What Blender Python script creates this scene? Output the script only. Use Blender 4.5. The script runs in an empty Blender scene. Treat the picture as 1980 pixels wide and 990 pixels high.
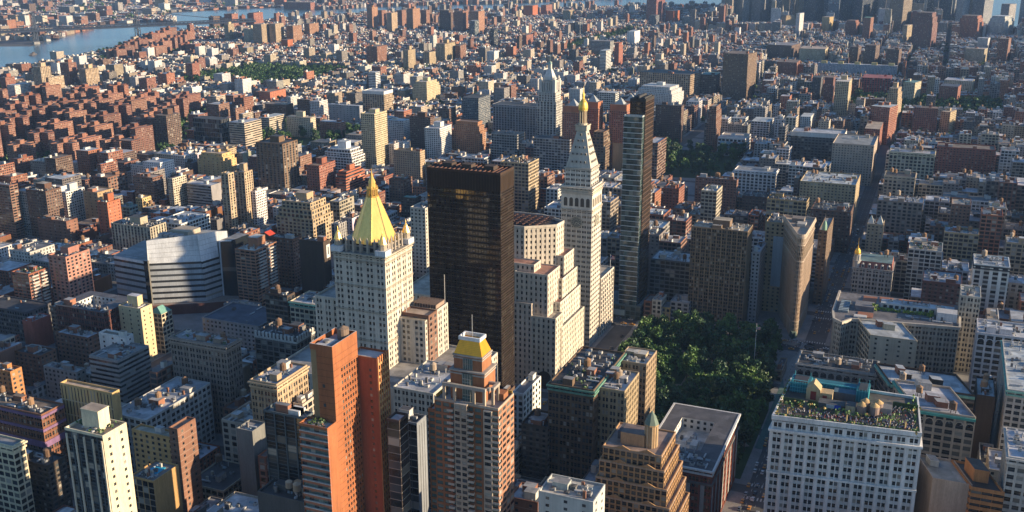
import bpy, math, random, time
import numpy as np
from mathutils import Vector, Matrix
T0 = time.time()
C = bpy.context.scene.collection
RNG = random.Random(20240611)

# ------------------------------------------------------------------ camera
CAM = (74.0, 27.6, 312.7)
YAW, PIT, ROL, F = .396924, .295545, .0031713, 1983.8      # F in pixels of a 1980 px wide frame
_r = np.array([math.cos(YAW), math.sin(YAW), 0.0])
_f0 = np.array([-math.sin(YAW), math.cos(YAW), 0.0])
_f = _f0 * math.cos(PIT) - np.array([0, 0, math.sin(PIT)])
_u = _f0 * math.sin(PIT) + np.array([0, 0, math.cos(PIT)])
_X = _r * math.cos(ROL) - _u * math.sin(ROL)
_Y = _r * math.sin(ROL) + _u * math.cos(ROL)
def proj(x, y, z):
    dx, dy, dz = x - CAM[0], y - CAM[1], z - CAM[2]
    w = dx * _f[0] + dy * _f[1] + dz * _f[2]
    if w < 1: w = 1.0
    return (990 + F * (dx * _X[0] + dy * _X[1] + dz * _X[2]) / w, 495 - F * (dx * _Y[0] + dy * _Y[1] + dz * _Y[2]) / w)
def dist(x, y, z=0): return math.sqrt((x - CAM[0])**2 + (y - CAM[1])**2 + (z - CAM[2])**2)

scn = bpy.context.scene
cd = bpy.data.cameras.new('camera'); co = bpy.data.objects.new('camera', cd); C.objects.link(co)
cd.sensor_width = 36.0; cd.lens = 36.0 * F / 1980.0; cd.clip_start = 1.0; cd.clip_end = 40000.0
co.matrix_world = Matrix(((_X[0], _Y[0], -_f[0], CAM[0]), (_X[1], _Y[1], -_f[1], CAM[1]), (_X[2], _Y[2], -_f[2], CAM[2]), (0, 0, 0, 1)))
scn.camera = co

# ------------------------------------------------------------------ light
SUN_EL, SUN_AZ = math.radians(13.0), math.radians(9.0)     # azimuth from +x (grid west) towards +y (downtown)
sd = Vector((math.cos(SUN_EL) * math.cos(SUN_AZ), math.cos(SUN_EL) * math.sin(SUN_AZ), math.sin(SUN_EL)))
sl = bpy.data.lights.new('sun', 'SUN'); so = bpy.data.objects.new('sun', sl); C.objects.link(so)
sl.energy = 5.0; sl.angle = math.radians(.5); sl.color = (1.0, .78, .52)
so.rotation_euler = (-sd).to_track_quat('-Z', 'Y').to_euler(); so.location = (0, 0, 900)
w = bpy.data.worlds.new('World'); scn.world = w; w.use_nodes = True
nt = w.node_tree; bg = nt.nodes['Background']
sky = nt.nodes.new('ShaderNodeTexSky'); sky.sky_type = 'NISHITA'; sky.sun_disc = False
sky.sun_elevation = SUN_EL; sky.sun_rotation = math.pi / 2 - SUN_AZ
sky.altitude = 50; sky.air_density = 1.0; sky.dust_density = .3; sky.ozone_density = 4.0
nt.links.new(sky.outputs[0], bg.inputs[0]); bg.inputs[1].default_value = .098
vs = scn.view_settings
vs.view_transform = 'Standard'; vs.look = 'None'; vs.gamma = 1; vs.use_curve_mapping = False; vs.exposure = 1.1
scn.cycles.max_bounces = 5; scn.cycles.diffuse_bounces = 3; scn.cycles.glossy_bounces = 2
scn.cycles.volume_bounces = 0; scn.cycles.transparent_max_bounces = 4
scn.cycles.use_denoising = True
scn.cycles.sample_clamp_indirect = 4

# ------------------------------------------------------------------ materials
def mat(name):
    m = bpy.data.materials.new(name); m.use_nodes = True
    t = m.node_tree; b = t.nodes['Principled BSDF']
    return m, t, b
def N(t, typ, **kw):
    n = t.nodes.new(typ)
    for k, v in kw.items(): setattr(n, k, v)
    return n
def mth(t, op, a, b=None, c=None):
    n = N(t, 'ShaderNodeMath', operation=op)
    for i, v in enumerate((a, b, c)):
        if v is None: continue
        if isinstance(v, (int, float)): n.inputs[i].default_value = v
        else: t.links.new(v, n.inputs[i])
    return n.outputs[0]
def mixc(t, f, a, b, mode='MIX'):
    n = N(t, 'ShaderNodeMix', data_type='RGBA', blend_type=mode)
    for i, v in ((0, f), (6, a), (7, b)):
        if isinstance(v, (int, float)): n.inputs[i].default_value = v
        elif isinstance(v, tuple): n.inputs[i].default_value = (*v, 1)
        else: t.links.new(v, n.inputs[i])
    return n.outputs[2]
def wear(t, col, scale, lo, hi, detail=4, zk=.35):
    tc = N(t, 'ShaderNodeNewGeometry')
    mp = N(t, 'ShaderNodeVectorMath', operation='MULTIPLY'); t.links.new(tc.outputs['Position'], mp.inputs[0]); mp.inputs[1].default_value = (1, 1, zk)
    nz = N(t, 'ShaderNodeTexNoise'); nz.inputs['Scale'].default_value = scale; nz.inputs['Detail'].default_value = detail
    nz.inputs['Roughness'].default_value = .65
    t.links.new(mp.outputs[0], nz.inputs['Vector'])
    mr = N(t, 'ShaderNodeMapRange'); t.links.new(nz.outputs[0], mr.inputs[0])
    mr.inputs[1].default_value = .3; mr.inputs[2].default_value = .7; mr.inputs[3].default_value = lo; mr.inputs[4].default_value = hi
    cx = N(t, 'ShaderNodeCombineColor')
    for i in range(3): t.links.new(mr.outputs[0], cx.inputs[i])
    return mixc(t, 1.0, col, cx.outputs[0], 'MULTIPLY')

# plain painted / stone / brick surface, colour carried by the mesh
M_plain, t, b = mat('masonry')
a = N(t, 'ShaderNodeAttribute', attribute_name='col')
c = wear(t, a.outputs['Color'], .11, .78, 1.12)
c = wear(t, c, 1.6, .88, 1.08, 2)
c = wear(t, c, .9, .84, 1.07, 3, .04)
t.links.new(c, b.inputs['Base Color']); b.inputs['Roughness'].default_value = .85; b.inputs['Specular IOR Level'].default_value = .25

# facade with its windows as the surface pattern of the wall
M_fac, t, b = mat('windowed_masonry')
a = N(t, 'ShaderNodeAttribute', attribute_name='col'); p = N(t, 'ShaderNodeAttribute', attribute_name='wp')
ps = N(t, 'ShaderNodeSeparateColor'); t.links.new(p.outputs['Color'], ps.inputs[0])
uv = N(t, 'ShaderNodeUVMap', uv_map='uv'); us = N(t, 'ShaderNodeSeparateXYZ'); t.links.new(uv.outputs[0], us.inputs[0])
fu = mth(t, 'FRACT', us.outputs[0]); fv = mth(t, 'FRACT', us.outputs[1])
du = mth(t, 'ABSOLUTE', mth(t, 'SUBTRACT', fu, .5)); dv = mth(t, 'ABSOLUTE', mth(t, 'SUBTRACT', fv, .52))
iu = mth(t, 'LESS_THAN', du, mth(t, 'MULTIPLY', ps.outputs[0], .5)); iv = mth(t, 'LESS_THAN', dv, mth(t, 'MULTIPLY', ps.outputs[1], .5))
win = mth(t, 'MULTIPLY', iu, iv)
fl = N(t, 'ShaderNodeCombineXYZ')
t.links.new(mth(t, 'FLOOR', us.outputs[0]), fl.inputs[0]); t.links.new(mth(t, 'FLOOR', us.outputs[1]), fl.inputs[1]); t.links.new(mth(t, 'MULTIPLY', ps.outputs[2], 97.0), fl.inputs[2])
wn = N(t, 'ShaderNodeTexWhiteNoise', noise_dimensions='3D'); t.links.new(fl.outputs[0], wn.inputs['Vector'])
def glass_ramp(t, fac):
    r = N(t, 'ShaderNodeValToRGB'); r.color_ramp.interpolation = 'CONSTANT'
    e = r.color_ramp.elements
    e[0].position = 0; e[0].color = (.012, .015, .018, 1)
    for pos, cc in ((.45, (.022, .027, .032)), (.68, (.05, .058, .064)), (.82, (.13, .125, .11)), (.92, (.30, .28, .24))):
        k = e.new(pos); k.color = (*cc, 1)
    e[-1].position = 1.0; e[-1].color = (.30, .28, .24, 1)
    t.links.new(fac, r.inputs[0]); return r.outputs[0]
g = glass_ramp(t, wn.outputs['Value'])
spn = mth(t, 'MULTIPLY', iu, mth(t, 'SUBTRACT', 1.0, iv))
wc = wear(t, wear(t, a.outputs['Color'], .09, .75, 1.15), .9, .84, 1.07, 3, .04)
wc = mixc(t, mth(t, 'MULTIPLY', spn, p.outputs['Alpha']), wc, (.05, .045, .04))
wc = mixc(t, mth(t, 'MULTIPLY', mth(t, 'LESS_THAN', fv, .07), .25), wc, (.55, .5, .42))
sill = mth(t, 'MULTIPLY', mth(t, 'LESS_THAN', du, mth(t, 'MULTIPLY', ps.outputs[0], .56)), mth(t, 'LESS_THAN', mth(t, 'ABSOLUTE', mth(t, 'SUBTRACT', mth(t, 'SUBTRACT', .50, mth(t, 'MULTIPLY', ps.outputs[1], .5)), fv)), .032))
sill = mth(t, 'MULTIPLY', sill, mth(t, 'GREATER_THAN', ps.outputs[1], .1))
wc = mixc(t, mth(t, 'MULTIPLY', sill, .35), wc, (.5, .47, .42))
t.links.new(mixc(t, win, wc, g), b.inputs['Base Color'])
t.links.new(mth(t, 'SUBTRACT', .88, mth(t, 'MULTIPLY', win, .72)), b.inputs['Roughness'])
bp = N(t, 'ShaderNodeBump'); bp.inputs['Strength'].default_value = .5; bp.inputs['Distance'].default_value = .3
t.links.new(mth(t, 'SUBTRACT', 1.0, win), bp.inputs['Height']); t.links.new(bp.outputs[0], b.inputs['Normal'])

# window glass
def glass(name, tint=None, rough=.08, amt=.6, spec=.6):
    m, t, b = mat(name)
    gi = N(t, 'ShaderNodeNewGeometry'); oi = N(t, 'ShaderNodeObjectInfo')
    f = mth(t, 'FRACT', mth(t, 'ADD', gi.outputs['Random Per Island'], oi.outputs['Random']))
    c = glass_ramp(t, f)
    if tint: c = mixc(t, amt, c, tint)
    uv = N(t, 'ShaderNodeUVMap', uv_map='uv'); us = N(t, 'ShaderNodeSeparateXYZ'); t.links.new(uv.outputs[0], us.inputs[0])
    rail = mth(t, 'LESS_THAN', mth(t, 'ABSOLUTE', mth(t, 'SUBTRACT', us.outputs[1], .5)), .035)
    c = mixc(t, mth(t, 'MULTIPLY', rail, .8), c, (.16, .14, .12))
    t.links.new(c, b.inputs['Base Color']); b.inputs['Roughness'].default_value = rough
    b.inputs['Specular IOR Level'].default_value = spec
    return m
M_pane = glass('window_glass'); M_bronze = glass('bronze_glass', (.010, .006, .004), .06, .88, .45); M_green = glass('green_glass', (.022, .048, .045), .12, .7, .3)

M_teal = glass('teal_reflection_glass', (.09, .16, .15), .06, .62)  # lighter teal reflection put into the pane tint

M_roof, t, b = mat('roof_felt')
a = N(t, 'ShaderNodeAttribute', attribute_name='col')
c = wear(t, a.outputs['Color'], .13, .6, 1.25, 5)
ge = N(t, 'ShaderNodeNewGeometry'); vo = N(t, 'ShaderNodeTexVoronoi', distance='CHEBYCHEV'); vo.inputs['Scale'].default_value = .16
t.links.new(ge.outputs['Position'], vo.inputs['Vector'])
vs_ = N(t, 'ShaderNodeSeparateColor'); t.links.new(vo.outputs['Color'], vs_.inputs[0])
mr = N(t, 'ShaderNodeMapRange'); t.links.new(vs_.outputs[0], mr.inputs[0]); mr.inputs[3].default_value = .72; mr.inputs[4].default_value = 1.18
cx = N(t, 'ShaderNodeCombineColor'); [t.links.new(mr.outputs[0], cx.inputs[i]) for i in range(3)]
c = mixc(t, 1.0, c, cx.outputs[0], 'MULTIPLY')
t.links.new(c, b.inputs['Base Color']); b.inputs['Roughness'].default_value = .7

M_gold, t, b = mat('gold_leaf')
a = N(t, 'ShaderNodeAttribute', attribute_name='col'); ge = N(t, 'ShaderNodeNewGeometry')
wv = N(t, 'ShaderNodeTexWave', bands_direction='Z'); wv.inputs['Scale'].default_value = .45; wv.inputs['Distortion'].default_value = .4; t.links.new(ge.outputs['Position'], wv.inputs['Vector'])
mr = N(t, 'ShaderNodeMapRange'); t.links.new(wv.outputs['Fac'], mr.inputs[0]); mr.inputs[3].default_value = .90; mr.inputs[4].default_value = 1.04
cx = N(t, 'ShaderNodeCombineColor'); [t.links.new(mr.outputs[0], cx.inputs[i]) for i in range(3)]
t.links.new(mixc(t, 1.0, wear(t, a.outputs['Color'], .5, .82, 1.08), cx.outputs[0], 'MULTIPLY'), b.inputs['Base Color'])
b.inputs['Metallic'].default_value = .5; b.inputs['Roughness'].default_value = .38

M_leaf, t, b = mat('leaves')
a = N(t, 'ShaderNodeAttribute', attribute_name='col'); gi = N(t, 'ShaderNodeNewGeometry')
mr = N(t, 'ShaderNodeMapRange'); t.links.new(gi.outputs['Random Per Island'], mr.inputs[0]); mr.inputs[3].default_value = .6; mr.inputs[4].default_value = 1.45
cx = N(t, 'ShaderNodeCombineColor'); [t.links.new(mr.outputs[0], cx.inputs[i]) for i in range(3)]
t.links.new(mixc(t, 1.0, a.outputs['Color'], cx.outputs[0], 'MULTIPLY'), b.inputs['Base Color']); b.inputs['Roughness'].default_value = .6

M_ground, t, b = mat('asphalt')
t.links.new(wear(t, (.078, .078, .08), .05, .7, 1.3, 6), b.inputs['Base Color'])
b.inputs['Roughness'].default_value = .85
for l in list(t.links):
    pass
M_water, t, b = mat('river_water')
b.inputs['Base Color'].default_value = (.05, .11, .15, 1); b.inputs['Roughness'].default_value = .22
nz = N(t, 'ShaderNodeTexNoise'); nz.inputs['Scale'].default_value = .05; nz.inputs['Detail'].default_value = 8
ge = N(t, 'ShaderNodeNewGeometry'); t.links.new(ge.outputs['Position'], nz.inputs['Vector'])
bp = N(t, 'ShaderNodeBump'); bp.inputs['Distance'].default_value = 2.0; bp.inputs['Strength'].default_value = .5
t.links.new(nz.outputs[0], bp.inputs['Height']); t.links.new(bp.outputs[0], b.inputs['Normal'])
M_car, t, b = mat('car_paint')
a = N(t, 'ShaderNodeAttribute', attribute_name='col'); t.links.new(a.outputs['Color'], b.inputs['Base Color']); b.inputs['Roughness'].default_value = .3; b.inputs['Coat Weight'].default_value = .5
MATS = [M_plain, M_fac, M_roof, M_pane, M_gold, M_leaf, M_bronze, M_green, M_ground, M_water, M_car, M_teal]
PLAIN, FAC, ROOF, PANE, GOLD, LEAF, BRONZE, GREEN, GROUND, WATER, CAR, TEAL = range(12)

# ------------------------------------------------------------------ mesh builder
class MB:
    def __init__(s): s.v = []; s.uv = []; s.col = []; s.wp = []; s.mi = []
    def q(s, a, b, c, d, col, mi=0, uv=(0, 0, 1, 1), wp=(0, 0, 0, 0)):
        s.v += (a, b, c, d); u0, v0, u1, v1 = uv
        s.uv += ((u0, v0), (u1, v0), (u1, v1), (u0, v1)); s.col.append(col); s.wp.append(wp); s.mi.append(mi)
    def box(s, x0, x1, y0, y1, z0, z1, col, top=None, mi=0, mt=None, bottom=False):
        A, B, D, E = (x0, y0, z0), (x1, y0, z0), (x1, y1, z0), (x0, y1, z0)
        a, b, d, e = (x0, y0, z1), (x1, y0, z1), (x1, y1, z1), (x0, y1, z1)
        for p in ((A, B, b, a), (B, D, d, b), (D, E, e, d), (E, A, a, e)): s.q(*p, col, mi)
        s.q(a, b, d, e, top or col, mi if mt is None else mt)
        if bottom: s.q(E, D, B, A, col, mi)
    def obox(s, c, u, hw, hd, z0, z1, col, top=None, mi=0, mt=None):
        ux, uy = u; vx, vy = -uy, ux
        P = [(c[0] + ux * i * hw + vx * j * hd, c[1] + uy * i * hw + vy * j * hd) for i, j in ((-1, -1), (1, -1), (1, 1), (-1, 1))]
        s.prism(P, z0, z1, col, top, mi, mt)
    def prism(s, P, z0, z1, col, top=None, mi=0, mt=None, topP=None):
        n = len(P); Q = topP or P
        for i in range(n):
            j = (i + 1) % n
            s.q((*P[i], z0), (*P[j], z0), (*Q[j], z1), (*Q[i], z1), col, mi)
        tc = top or col; m = mi if mt is None else mt
        if n == 4: s.q(*[(*p, z1) for p in Q], tc, m)
        else:
            cx = sum(p[0] for p in Q) / n; cy = sum(p[1] for p in Q) / n
            for i in range(0, n):
                j = (i + 1) % n
                mx, my = (Q[i][0] + Q[j][0]) / 2, (Q[i][1] + Q[j][1]) / 2
                s.q((cx, cy, z1), (*Q[i], z1), (mx, my, z1), (*Q[j], z1), tc, m)
    def lathe(s, cx, cy, prof, n, col, mi=0, ph=0.0, cols=None):
        for k in range(len(prof) - 1):
            (r0, z0), (r1, z1) = prof[k], prof[k + 1]
            cc = cols[k] if cols else col
            for i in range(n):
                a0, a1 = ph + 2 * math.pi * i / n, ph + 2 * math.pi * (i + 1) / n
                s.q((cx + r0 * math.cos(a0), cy + r0 * math.sin(a0), z0), (cx + r0 * math.cos(a1), cy + r0 * math.sin(a1), z0),
                    (cx + r1 * math.cos(a1), cy + r1 * math.sin(a1), z1), (cx + r1 * math.cos(a0), cy + r1 * math.sin(a0), z1), cc, mi)
    def tube(s, p, q, r, col, n=5, mi=0, r2=None):
        p, q = Vector(p), Vector(q); d = (q - p).normalized(); r2 = r if r2 is None else r2
        a = d.orthogonal().normalized(); b = d.cross(a)
        P = [[pt + (a * math.cos(2 * math.pi * i / n) + b * math.sin(2 * math.pi * i / n)) * rr for i in range(n)] for pt, rr in ((p, r), (q, r2))]
        for i in range(n):
            j = (i + 1) % n
            s.q(tuple(P[0][i]), tuple(P[0][j]), tuple(P[1][j]), tuple(P[1][i]), col, mi)
    def mesh(s, name, origin=(0, 0, 0)):
        me = bpy.data.meshes.new(name)
        v = np.array(s.v, np.float32).reshape(-1, 3) - np.array(origin, np.float32)
        nv = len(v); nf = nv // 4
        me.vertices.add(nv); me.vertices.foreach_set('co', v.ravel())
        me.loops.add(nv); me.loops.foreach_set('vertex_index', np.arange(nv, dtype=np.int32))
        me.polygons.add(nf); me.polygons.foreach_set('loop_start', np.arange(0, nv, 4, dtype=np.int32))
        used = sorted(set(s.mi)); mp = {m: i for i, m in enumerate(used)}
        for m in used: me.materials.append(MATS[m])
        me.polygons.foreach_set('material_index', np.array([mp[m] for m in s.mi], np.int32))
        u = me.uv_layers.new(name='uv'); u.data.foreach_set('uv', np.array(s.uv, np.float32).ravel())
        c = me.attributes.new('col', 'FLOAT_COLOR', 'FACE')
        ca = np.ones((nf, 4), np.float32); ca[:, :3] = np.array(s.col, np.float32).reshape(-1, 3); c.data.foreach_set('color', ca.ravel())
        if FAC in mp:
            w_ = me.attributes.new('wp', 'FLOAT_COLOR', 'FACE'); w_.data.foreach_set('color', np.array(s.wp, np.float32).ravel())
        me.update(calc_edges=True)
        return me
    def obj(s, name, parent=None, origin=(0, 0, 0), kind=None):
        if not s.v: return None
        if parent is not None:
            base = np.array(parent.location); pp = parent.parent
            while pp is not None: base = base + np.array(pp.location); pp = pp.parent
            o = bpy.data.objects.new(name, s.mesh(name, base)); o.parent = parent
        else:
            o = bpy.data.objects.new(name, s.mesh(name, origin)); o.location = origin
        C.objects.link(o)
        if kind: o['kind'] = kind
        return o

def tag(o, label, cat, group=None):
    o['label'] = label; o['category'] = cat
    if group: o['group'] = group
    return o
def empty(name, loc, label, cat, group=None):
    o = bpy.data.objects.new(name, None); C.objects.link(o); o.location = loc; o.empty_display_size = .5
    return tag(o, label, cat, group)

# ------------------------------------------------------------------ palette (albedo)
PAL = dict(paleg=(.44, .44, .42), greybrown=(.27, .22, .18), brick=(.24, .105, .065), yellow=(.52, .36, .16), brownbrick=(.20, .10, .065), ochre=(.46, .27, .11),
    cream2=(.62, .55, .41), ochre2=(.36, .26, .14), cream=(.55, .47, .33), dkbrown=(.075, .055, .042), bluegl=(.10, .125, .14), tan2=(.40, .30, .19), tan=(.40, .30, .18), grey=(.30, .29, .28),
    dkgrey=(.10, .10, .105), metal=(.20, .21, .23), limestone=(.48, .445, .38), white=(.70, .68, .64), brown2=(.16, .105, .065), brown3=(.21, .16, .105), red2=(.26, .085, .06),
    greyst=(.30, .29, .28), greyst2=(.19, .185, .18), buff=(.46, .39, .29), pinktan=(.40, .30, .235), orange=(.42, .19, .07), creamblank=(.50, .43, .32), white2=(.58, .57, .55),
    dkred=(.14, .062, .052), beige=(.42, .35, .26), brickred=(.26, .095, .06), slate=(.135, .15, .165), pink=(.38, .19, .135), maroon=(.17, .07, .055), creamlit=(.55, .44, .27),
    salmon=(.44, .15, .10), dkbrick=(.12, .07, .05), redor=(.36, .12, .06), orange2=(.33, .165, .09), teal=(.16, .25, .24), yelltan=(.50, .41, .26), navygl=(.03, .05, .085),
    bluegl2=(.36, .44, .50), dkredfar=(.24, .075, .06), deepred=(.26, .025, .02), lilac=(.20, .12, .22))
RPAL = dict(silver=(.42, .44, .46), brown=(.20, .15, .11), tan=(.40, .33, .25), dark=(.05, .05, .052), grey=(.24, .24, .24), cream=(.52, .49, .44), navy=(.055, .07, .10),
    greenroof=(.16, .34, .27), redroof=(.50, .06, .035), tealroof=(.13, .26, .25), brickroof=(.30, .10, .08))

# style: bay, floor, window intervals in a bay, sill/head, spandrel recess, glass recess, (tex window w, h, spandrel darkness), dark spandrel
STY = dict(
    loft=(4.4, 3.9, [(.13, .87)], (.22, .80), .12, .45, (.78, .64, .1)), pair=(5.0, 3.9, [(.14, .44), (.56, .86)], (.22, .80), .1, .4, (.6, .6, .15)),
    pairs=(6.6, 4.0, [(.08, .32), (.38, .62), (.68, .92)], (.2, .8), .12, .4, (.5, .55, .1)), pun=(3.9, 3.3, [(.28, .72)], (.26, .76), 0, .3, (.42, .5, .0)),
    pun2=(3.4, 3.1, [(.28, .72)], (.26, .76), 0, .3, (.46, .52, .15)), grid=(4.6, 3.8, [(.08, .92)], (.15, .85), .1, .4, (.82, .7, .0)), grid2=(3.4, 3.0, [(.2, .8)], (.22, .8), 0, .3, (.62, .56, .0)),
    rib=(5.0, 3.5, [(.015, .985)], (.36, .82), 0, .35, (1.0, .45, .0)), strips=(4.2, 3.1, [(.12, .47), (.53, .88)], (.2, .86), .45, .6, (.5, .62, .9)), strips2=(5.0, 3.9, [(.15, .85)], (.15, .85), .3, .5, (.62, .68, .4)),
    ribs=(4.2, 3.0, [(.25, .75)], (.2, .8), .2, .4, (.5, .6, .5)), ribs2=(6.2, 3.1, [(.3, .7)], (.1, .9), .5, .7, (.42, .8, .95)), fins=(5.6, 3.8, [(.06, .94)], (.06, .94), .35, .5, (.9, .88, .3)),
    arch=(5.2, 4.2, [(.12, .88)], (.2, .84), .12, .5, (.66, .6, .2)), slit=(2.6, 9.0, [(.35, .65)], (.1, .95), .2, .3, (.3, .9, .5)), few=(7.5, 3.6, [(.4, .6)], (.3, .7), 0, .25, (.2, .4, .0)),
    blank=(30, 30, [], (0, 0), 0, 0, (0, 0, 0)), dark=(4, 3.4, [(.08, .92)], (.1, .9), .1, .3, (.85, .8, .8)), balc=(5.4, 2.95, [(.06, .94)], (.30, .86), .1, .9, (.8, .55, .1)),
    squares=(4.9, 3.0, [(.27, .73)], (.24, .84), .1, .6, (.5, .6, .0)), panel=(7.0, 60, [], (0, 0), 0, 0, (0, 0, 0)), white=(2.8, 3.6, [(.2, .8)], (.2, .85), 0, .3, (.6, .6, .2)),
    frames=(4.2, 7.4, [(.1, .9)], (.06, .94), .2, .5, (.82, .88, .8)), store=(6, 6, [(.1, .9)], (.15, .85), 0, .3, (.7, .6, .0)), glass=(3.2, 3.4, [(.03, .97)], (.1, .96), 0, .1, (.92, .88, .0)),
    whitebays=(6.2, 4.0, [(.1, .48), (.52, .9)], (.2, .8), .3, .5, (.6, .6, .4)), bluebands=(3.6, 3.3, [(.1, .94)], (.1, .92), .05, .3, (.85, .8, .5)), pun3=(3.2, 3.0, [(.26, .74)], (.24, .78), 0, .3, (.44, .5, .1)))

def fq(mb, p, q, z0, z1, sty, col, seed, mi=FAC):
    """one flat wall from p to q carrying the window pattern of a style"""
    st = STY[sty]; W = math.hypot(q[0] - p[0], q[1] - p[1])
    nb = max(1, round(W / st[0])); nf = max(1, round((z1 - z0) / st[1])); ww, wh, sp = st[6]
    if ww == 0: mb.q((*p, z0), (*q, z0), (*q, z1), (*p, z1), col, PLAIN); return
    mb.q((*p, z0), (*q, z0), (*q, z1), (*p, z1), col, FAC, (0, 0, nb, nf), (ww, wh, seed, sp))

def facade(mb, panes, p, q, z0, z1, sty, col, pane_mi=PANE, spcol=None, pier=None):
    """a wall from p to q (outside on the right-hand side looking p->q) with real recessed openings; panes collects the glass"""
    st = STY[sty]
    if not st[2]:
        mb.q((*p, z0), (*q, z0), (*q, z1), (*p, z1), col); return
    W = math.hypot(q[0] - p[0], q[1] - p[1]); u = ((q[0] - p[0]) / W, (q[1] - p[1]) / W); n = (u[1], -u[0])
    nb = max(1, round(W / st[0])); bw = W / nb; nf = max(1, round((z1 - z0) / st[1])); fh = (z1 - z0) / nf
    r1, r2 = st[4], st[5]; spcol = spcol or (tuple(c * .88 for c in col) if r1 else col); pc = pier or col
    P = lambda s, z, d: (p[0] + u[0] * s - n[0] * d, p[1] + u[1] * s - n[1] * d, z)
    cols = [(i * bw + a * bw, i * bw + b * bw) for i in range(nb) for a, b in st[2]]
    rows = [(z0 + j * fh + st[3][0] * fh, z0 + j * fh + st[3][1] * fh) for j in range(nf)]
    s0 = 0.0
    for a, b in cols + [(W, None)]:
        if a - s0 > 1e-3: mb.q(P(s0, z0, 0), P(a, z0, 0), P(a, z1, 0), P(s0, z1, 0), pc)
        if b is None: break
        mb.q(P(a, z0, 0), P(a, z0, r2), P(a, z1, r2), P(a, z1, 0), pc); mb.q(P(b, z0, r2), P(b, z0, 0), P(b, z1, 0), P(b, z1, r2), pc)
        zz = z0
        for w0, w1 in rows + [(z1, None)]:
            mb.q(P(a, zz, r1), P(b, zz, r1), P(b, w0, r1), P(a, w0, r1), spcol)
            if w1 is None: break
            mb.q(P(a, w0, r1), P(b, w0, r1), P(b, w0, r2), P(a, w0, r2), spcol); mb.q(P(a, w1, r2), P(b, w1, r2), P(b, w1, r1), P(a, w1, r1), spcol)
            panes.append((P((a + b) / 2, (w0 + w1) / 2, r2 - .02), b - a, w1 - w0, u, n, pane_mi))
            zz = w1
        s0 = b

_pm = {}
def pane_mesh(mi):
    if mi not in _pm:
        mb = MB(); x = .5
        F_ = ((-x, -x), (x, -x), (x, x), (-x, x))
        mb.q(*[(a, -.5, b) for a, b in F_], (.1, .1, .1), mi); mb.q(*[(-a, .5, b) for a, b in F_], (.1, .1, .1), mi)
        for i in range(4):
            (a, b), (c_, d) = F_[i], F_[(i + 1) % 4]
            mb.q((a, -.5, b), (a, .5, b), (c_, .5, d), (c_, -.5, d), (.1, .1, .1), mi)
        _pm[mi] = mb.mesh('window_pane')
    return _pm[mi]
NPANES = [0]
def put_panes(root, panes, limit):
    """the windows that show largest become parts of their own, the rest one part"""
    def score(pn):
        (x, y, z), w_, h_, u, n, mi = pn
        dx, dy, dz = CAM[0] - x, CAM[1] - y, CAM[2] - z; d = math.sqrt(dx * dx + dy * dy + dz * dz)
        px, py = proj(x, y, z)
        f = (n[0] * dx + n[1] * dy) / d
        if f <= 0 or not (0 < px < 1980 and 0 < py < 990): return -1
        return w_ * h_ * f / d / d
    ps = sorted(panes, key=score, reverse=True)
    loc = root.location
    for pn in ps[:limit]:
        if score(pn) <= 0: break
        (x, y, z), w_, h_, u, n, mi = pn
        o = bpy.data.objects.new('window', pane_mesh(mi)); o.parent = root
        o.location = (x - loc.x, y - loc.y, z - loc.z); o.rotation_euler = (0, 0, math.atan2(u[1], u[0])); o.scale = (w_, .06, h_)
        C.objects.link(o); NPANES[0] += 1
    rest = [p_ for p_ in ps[limit:]] if len(ps) > limit else []
    mb = MB()
    for (x, y, z), w_, h_, u, n, mi in rest:
        a, b_ = w_ / 2, h_ / 2
        mb.q((x - u[0] * a, y - u[1] * a, z - b_), (x + u[0] * a, y + u[1] * a, z - b_), (x + u[0] * a, y + u[1] * a, z + b_), (x - u[0] * a, y - u[1] * a, z + b_), (.1, .1, .1), mi)
    if mb.v: mb.obj('window', root, kind='stuff')

# ------------------------------------------------------------------ roof furniture
WOOD = [(.21, .125, .07), (.27, .17, .10), (.16, .10, .065), (.34, .27, .2)]
def tank(mb, x, y, z, r, rng, legs=True, lm=None):
    c = rng.choice(WOOD); lh = rng.uniform(2.0, 3.6) if legs else .2; h = r * 1.75
    if legs:
        for sx in (-1, 1):
            for sy in (-1, 1): (lm or mb).box(x + sx * r * .6 - .15, x + sx * r * .6 + .15, y + sy * r * .6 - .15, y + sy * r * .6 + .15, z, z + lh, (.07, .06, .055))
    if legs: (lm or mb).box(x - r * .75, x + r * .75, y - r * .75, y + r * .75, z + lh - .3, z + lh - .02, (.07, .06, .055), bottom=True)
    mb.lathe(x, y, [(r * .1, z + lh), (r, z + lh), (r * .94, z + lh + h), (r * 1.04, z + lh + h), (.05, z + lh + h + r * .62)], 10, c, cols=[c, c, c, tuple(k * 1.35 for k in c)])
def hut(mb, x, y, z, w_, d, h, col, rcol):
    mb.box(x - w_ / 2, x + w_ / 2, y - d / 2, y + d / 2, z, z + h, col, rcol, PLAIN, ROOF)
    mb.box(x - w_ / 2 - .2, x + w_ / 2 + .2, y - d / 2 - .2, y + d / 2 + .2, z + h - .35, z + h - .05, col)
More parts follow.
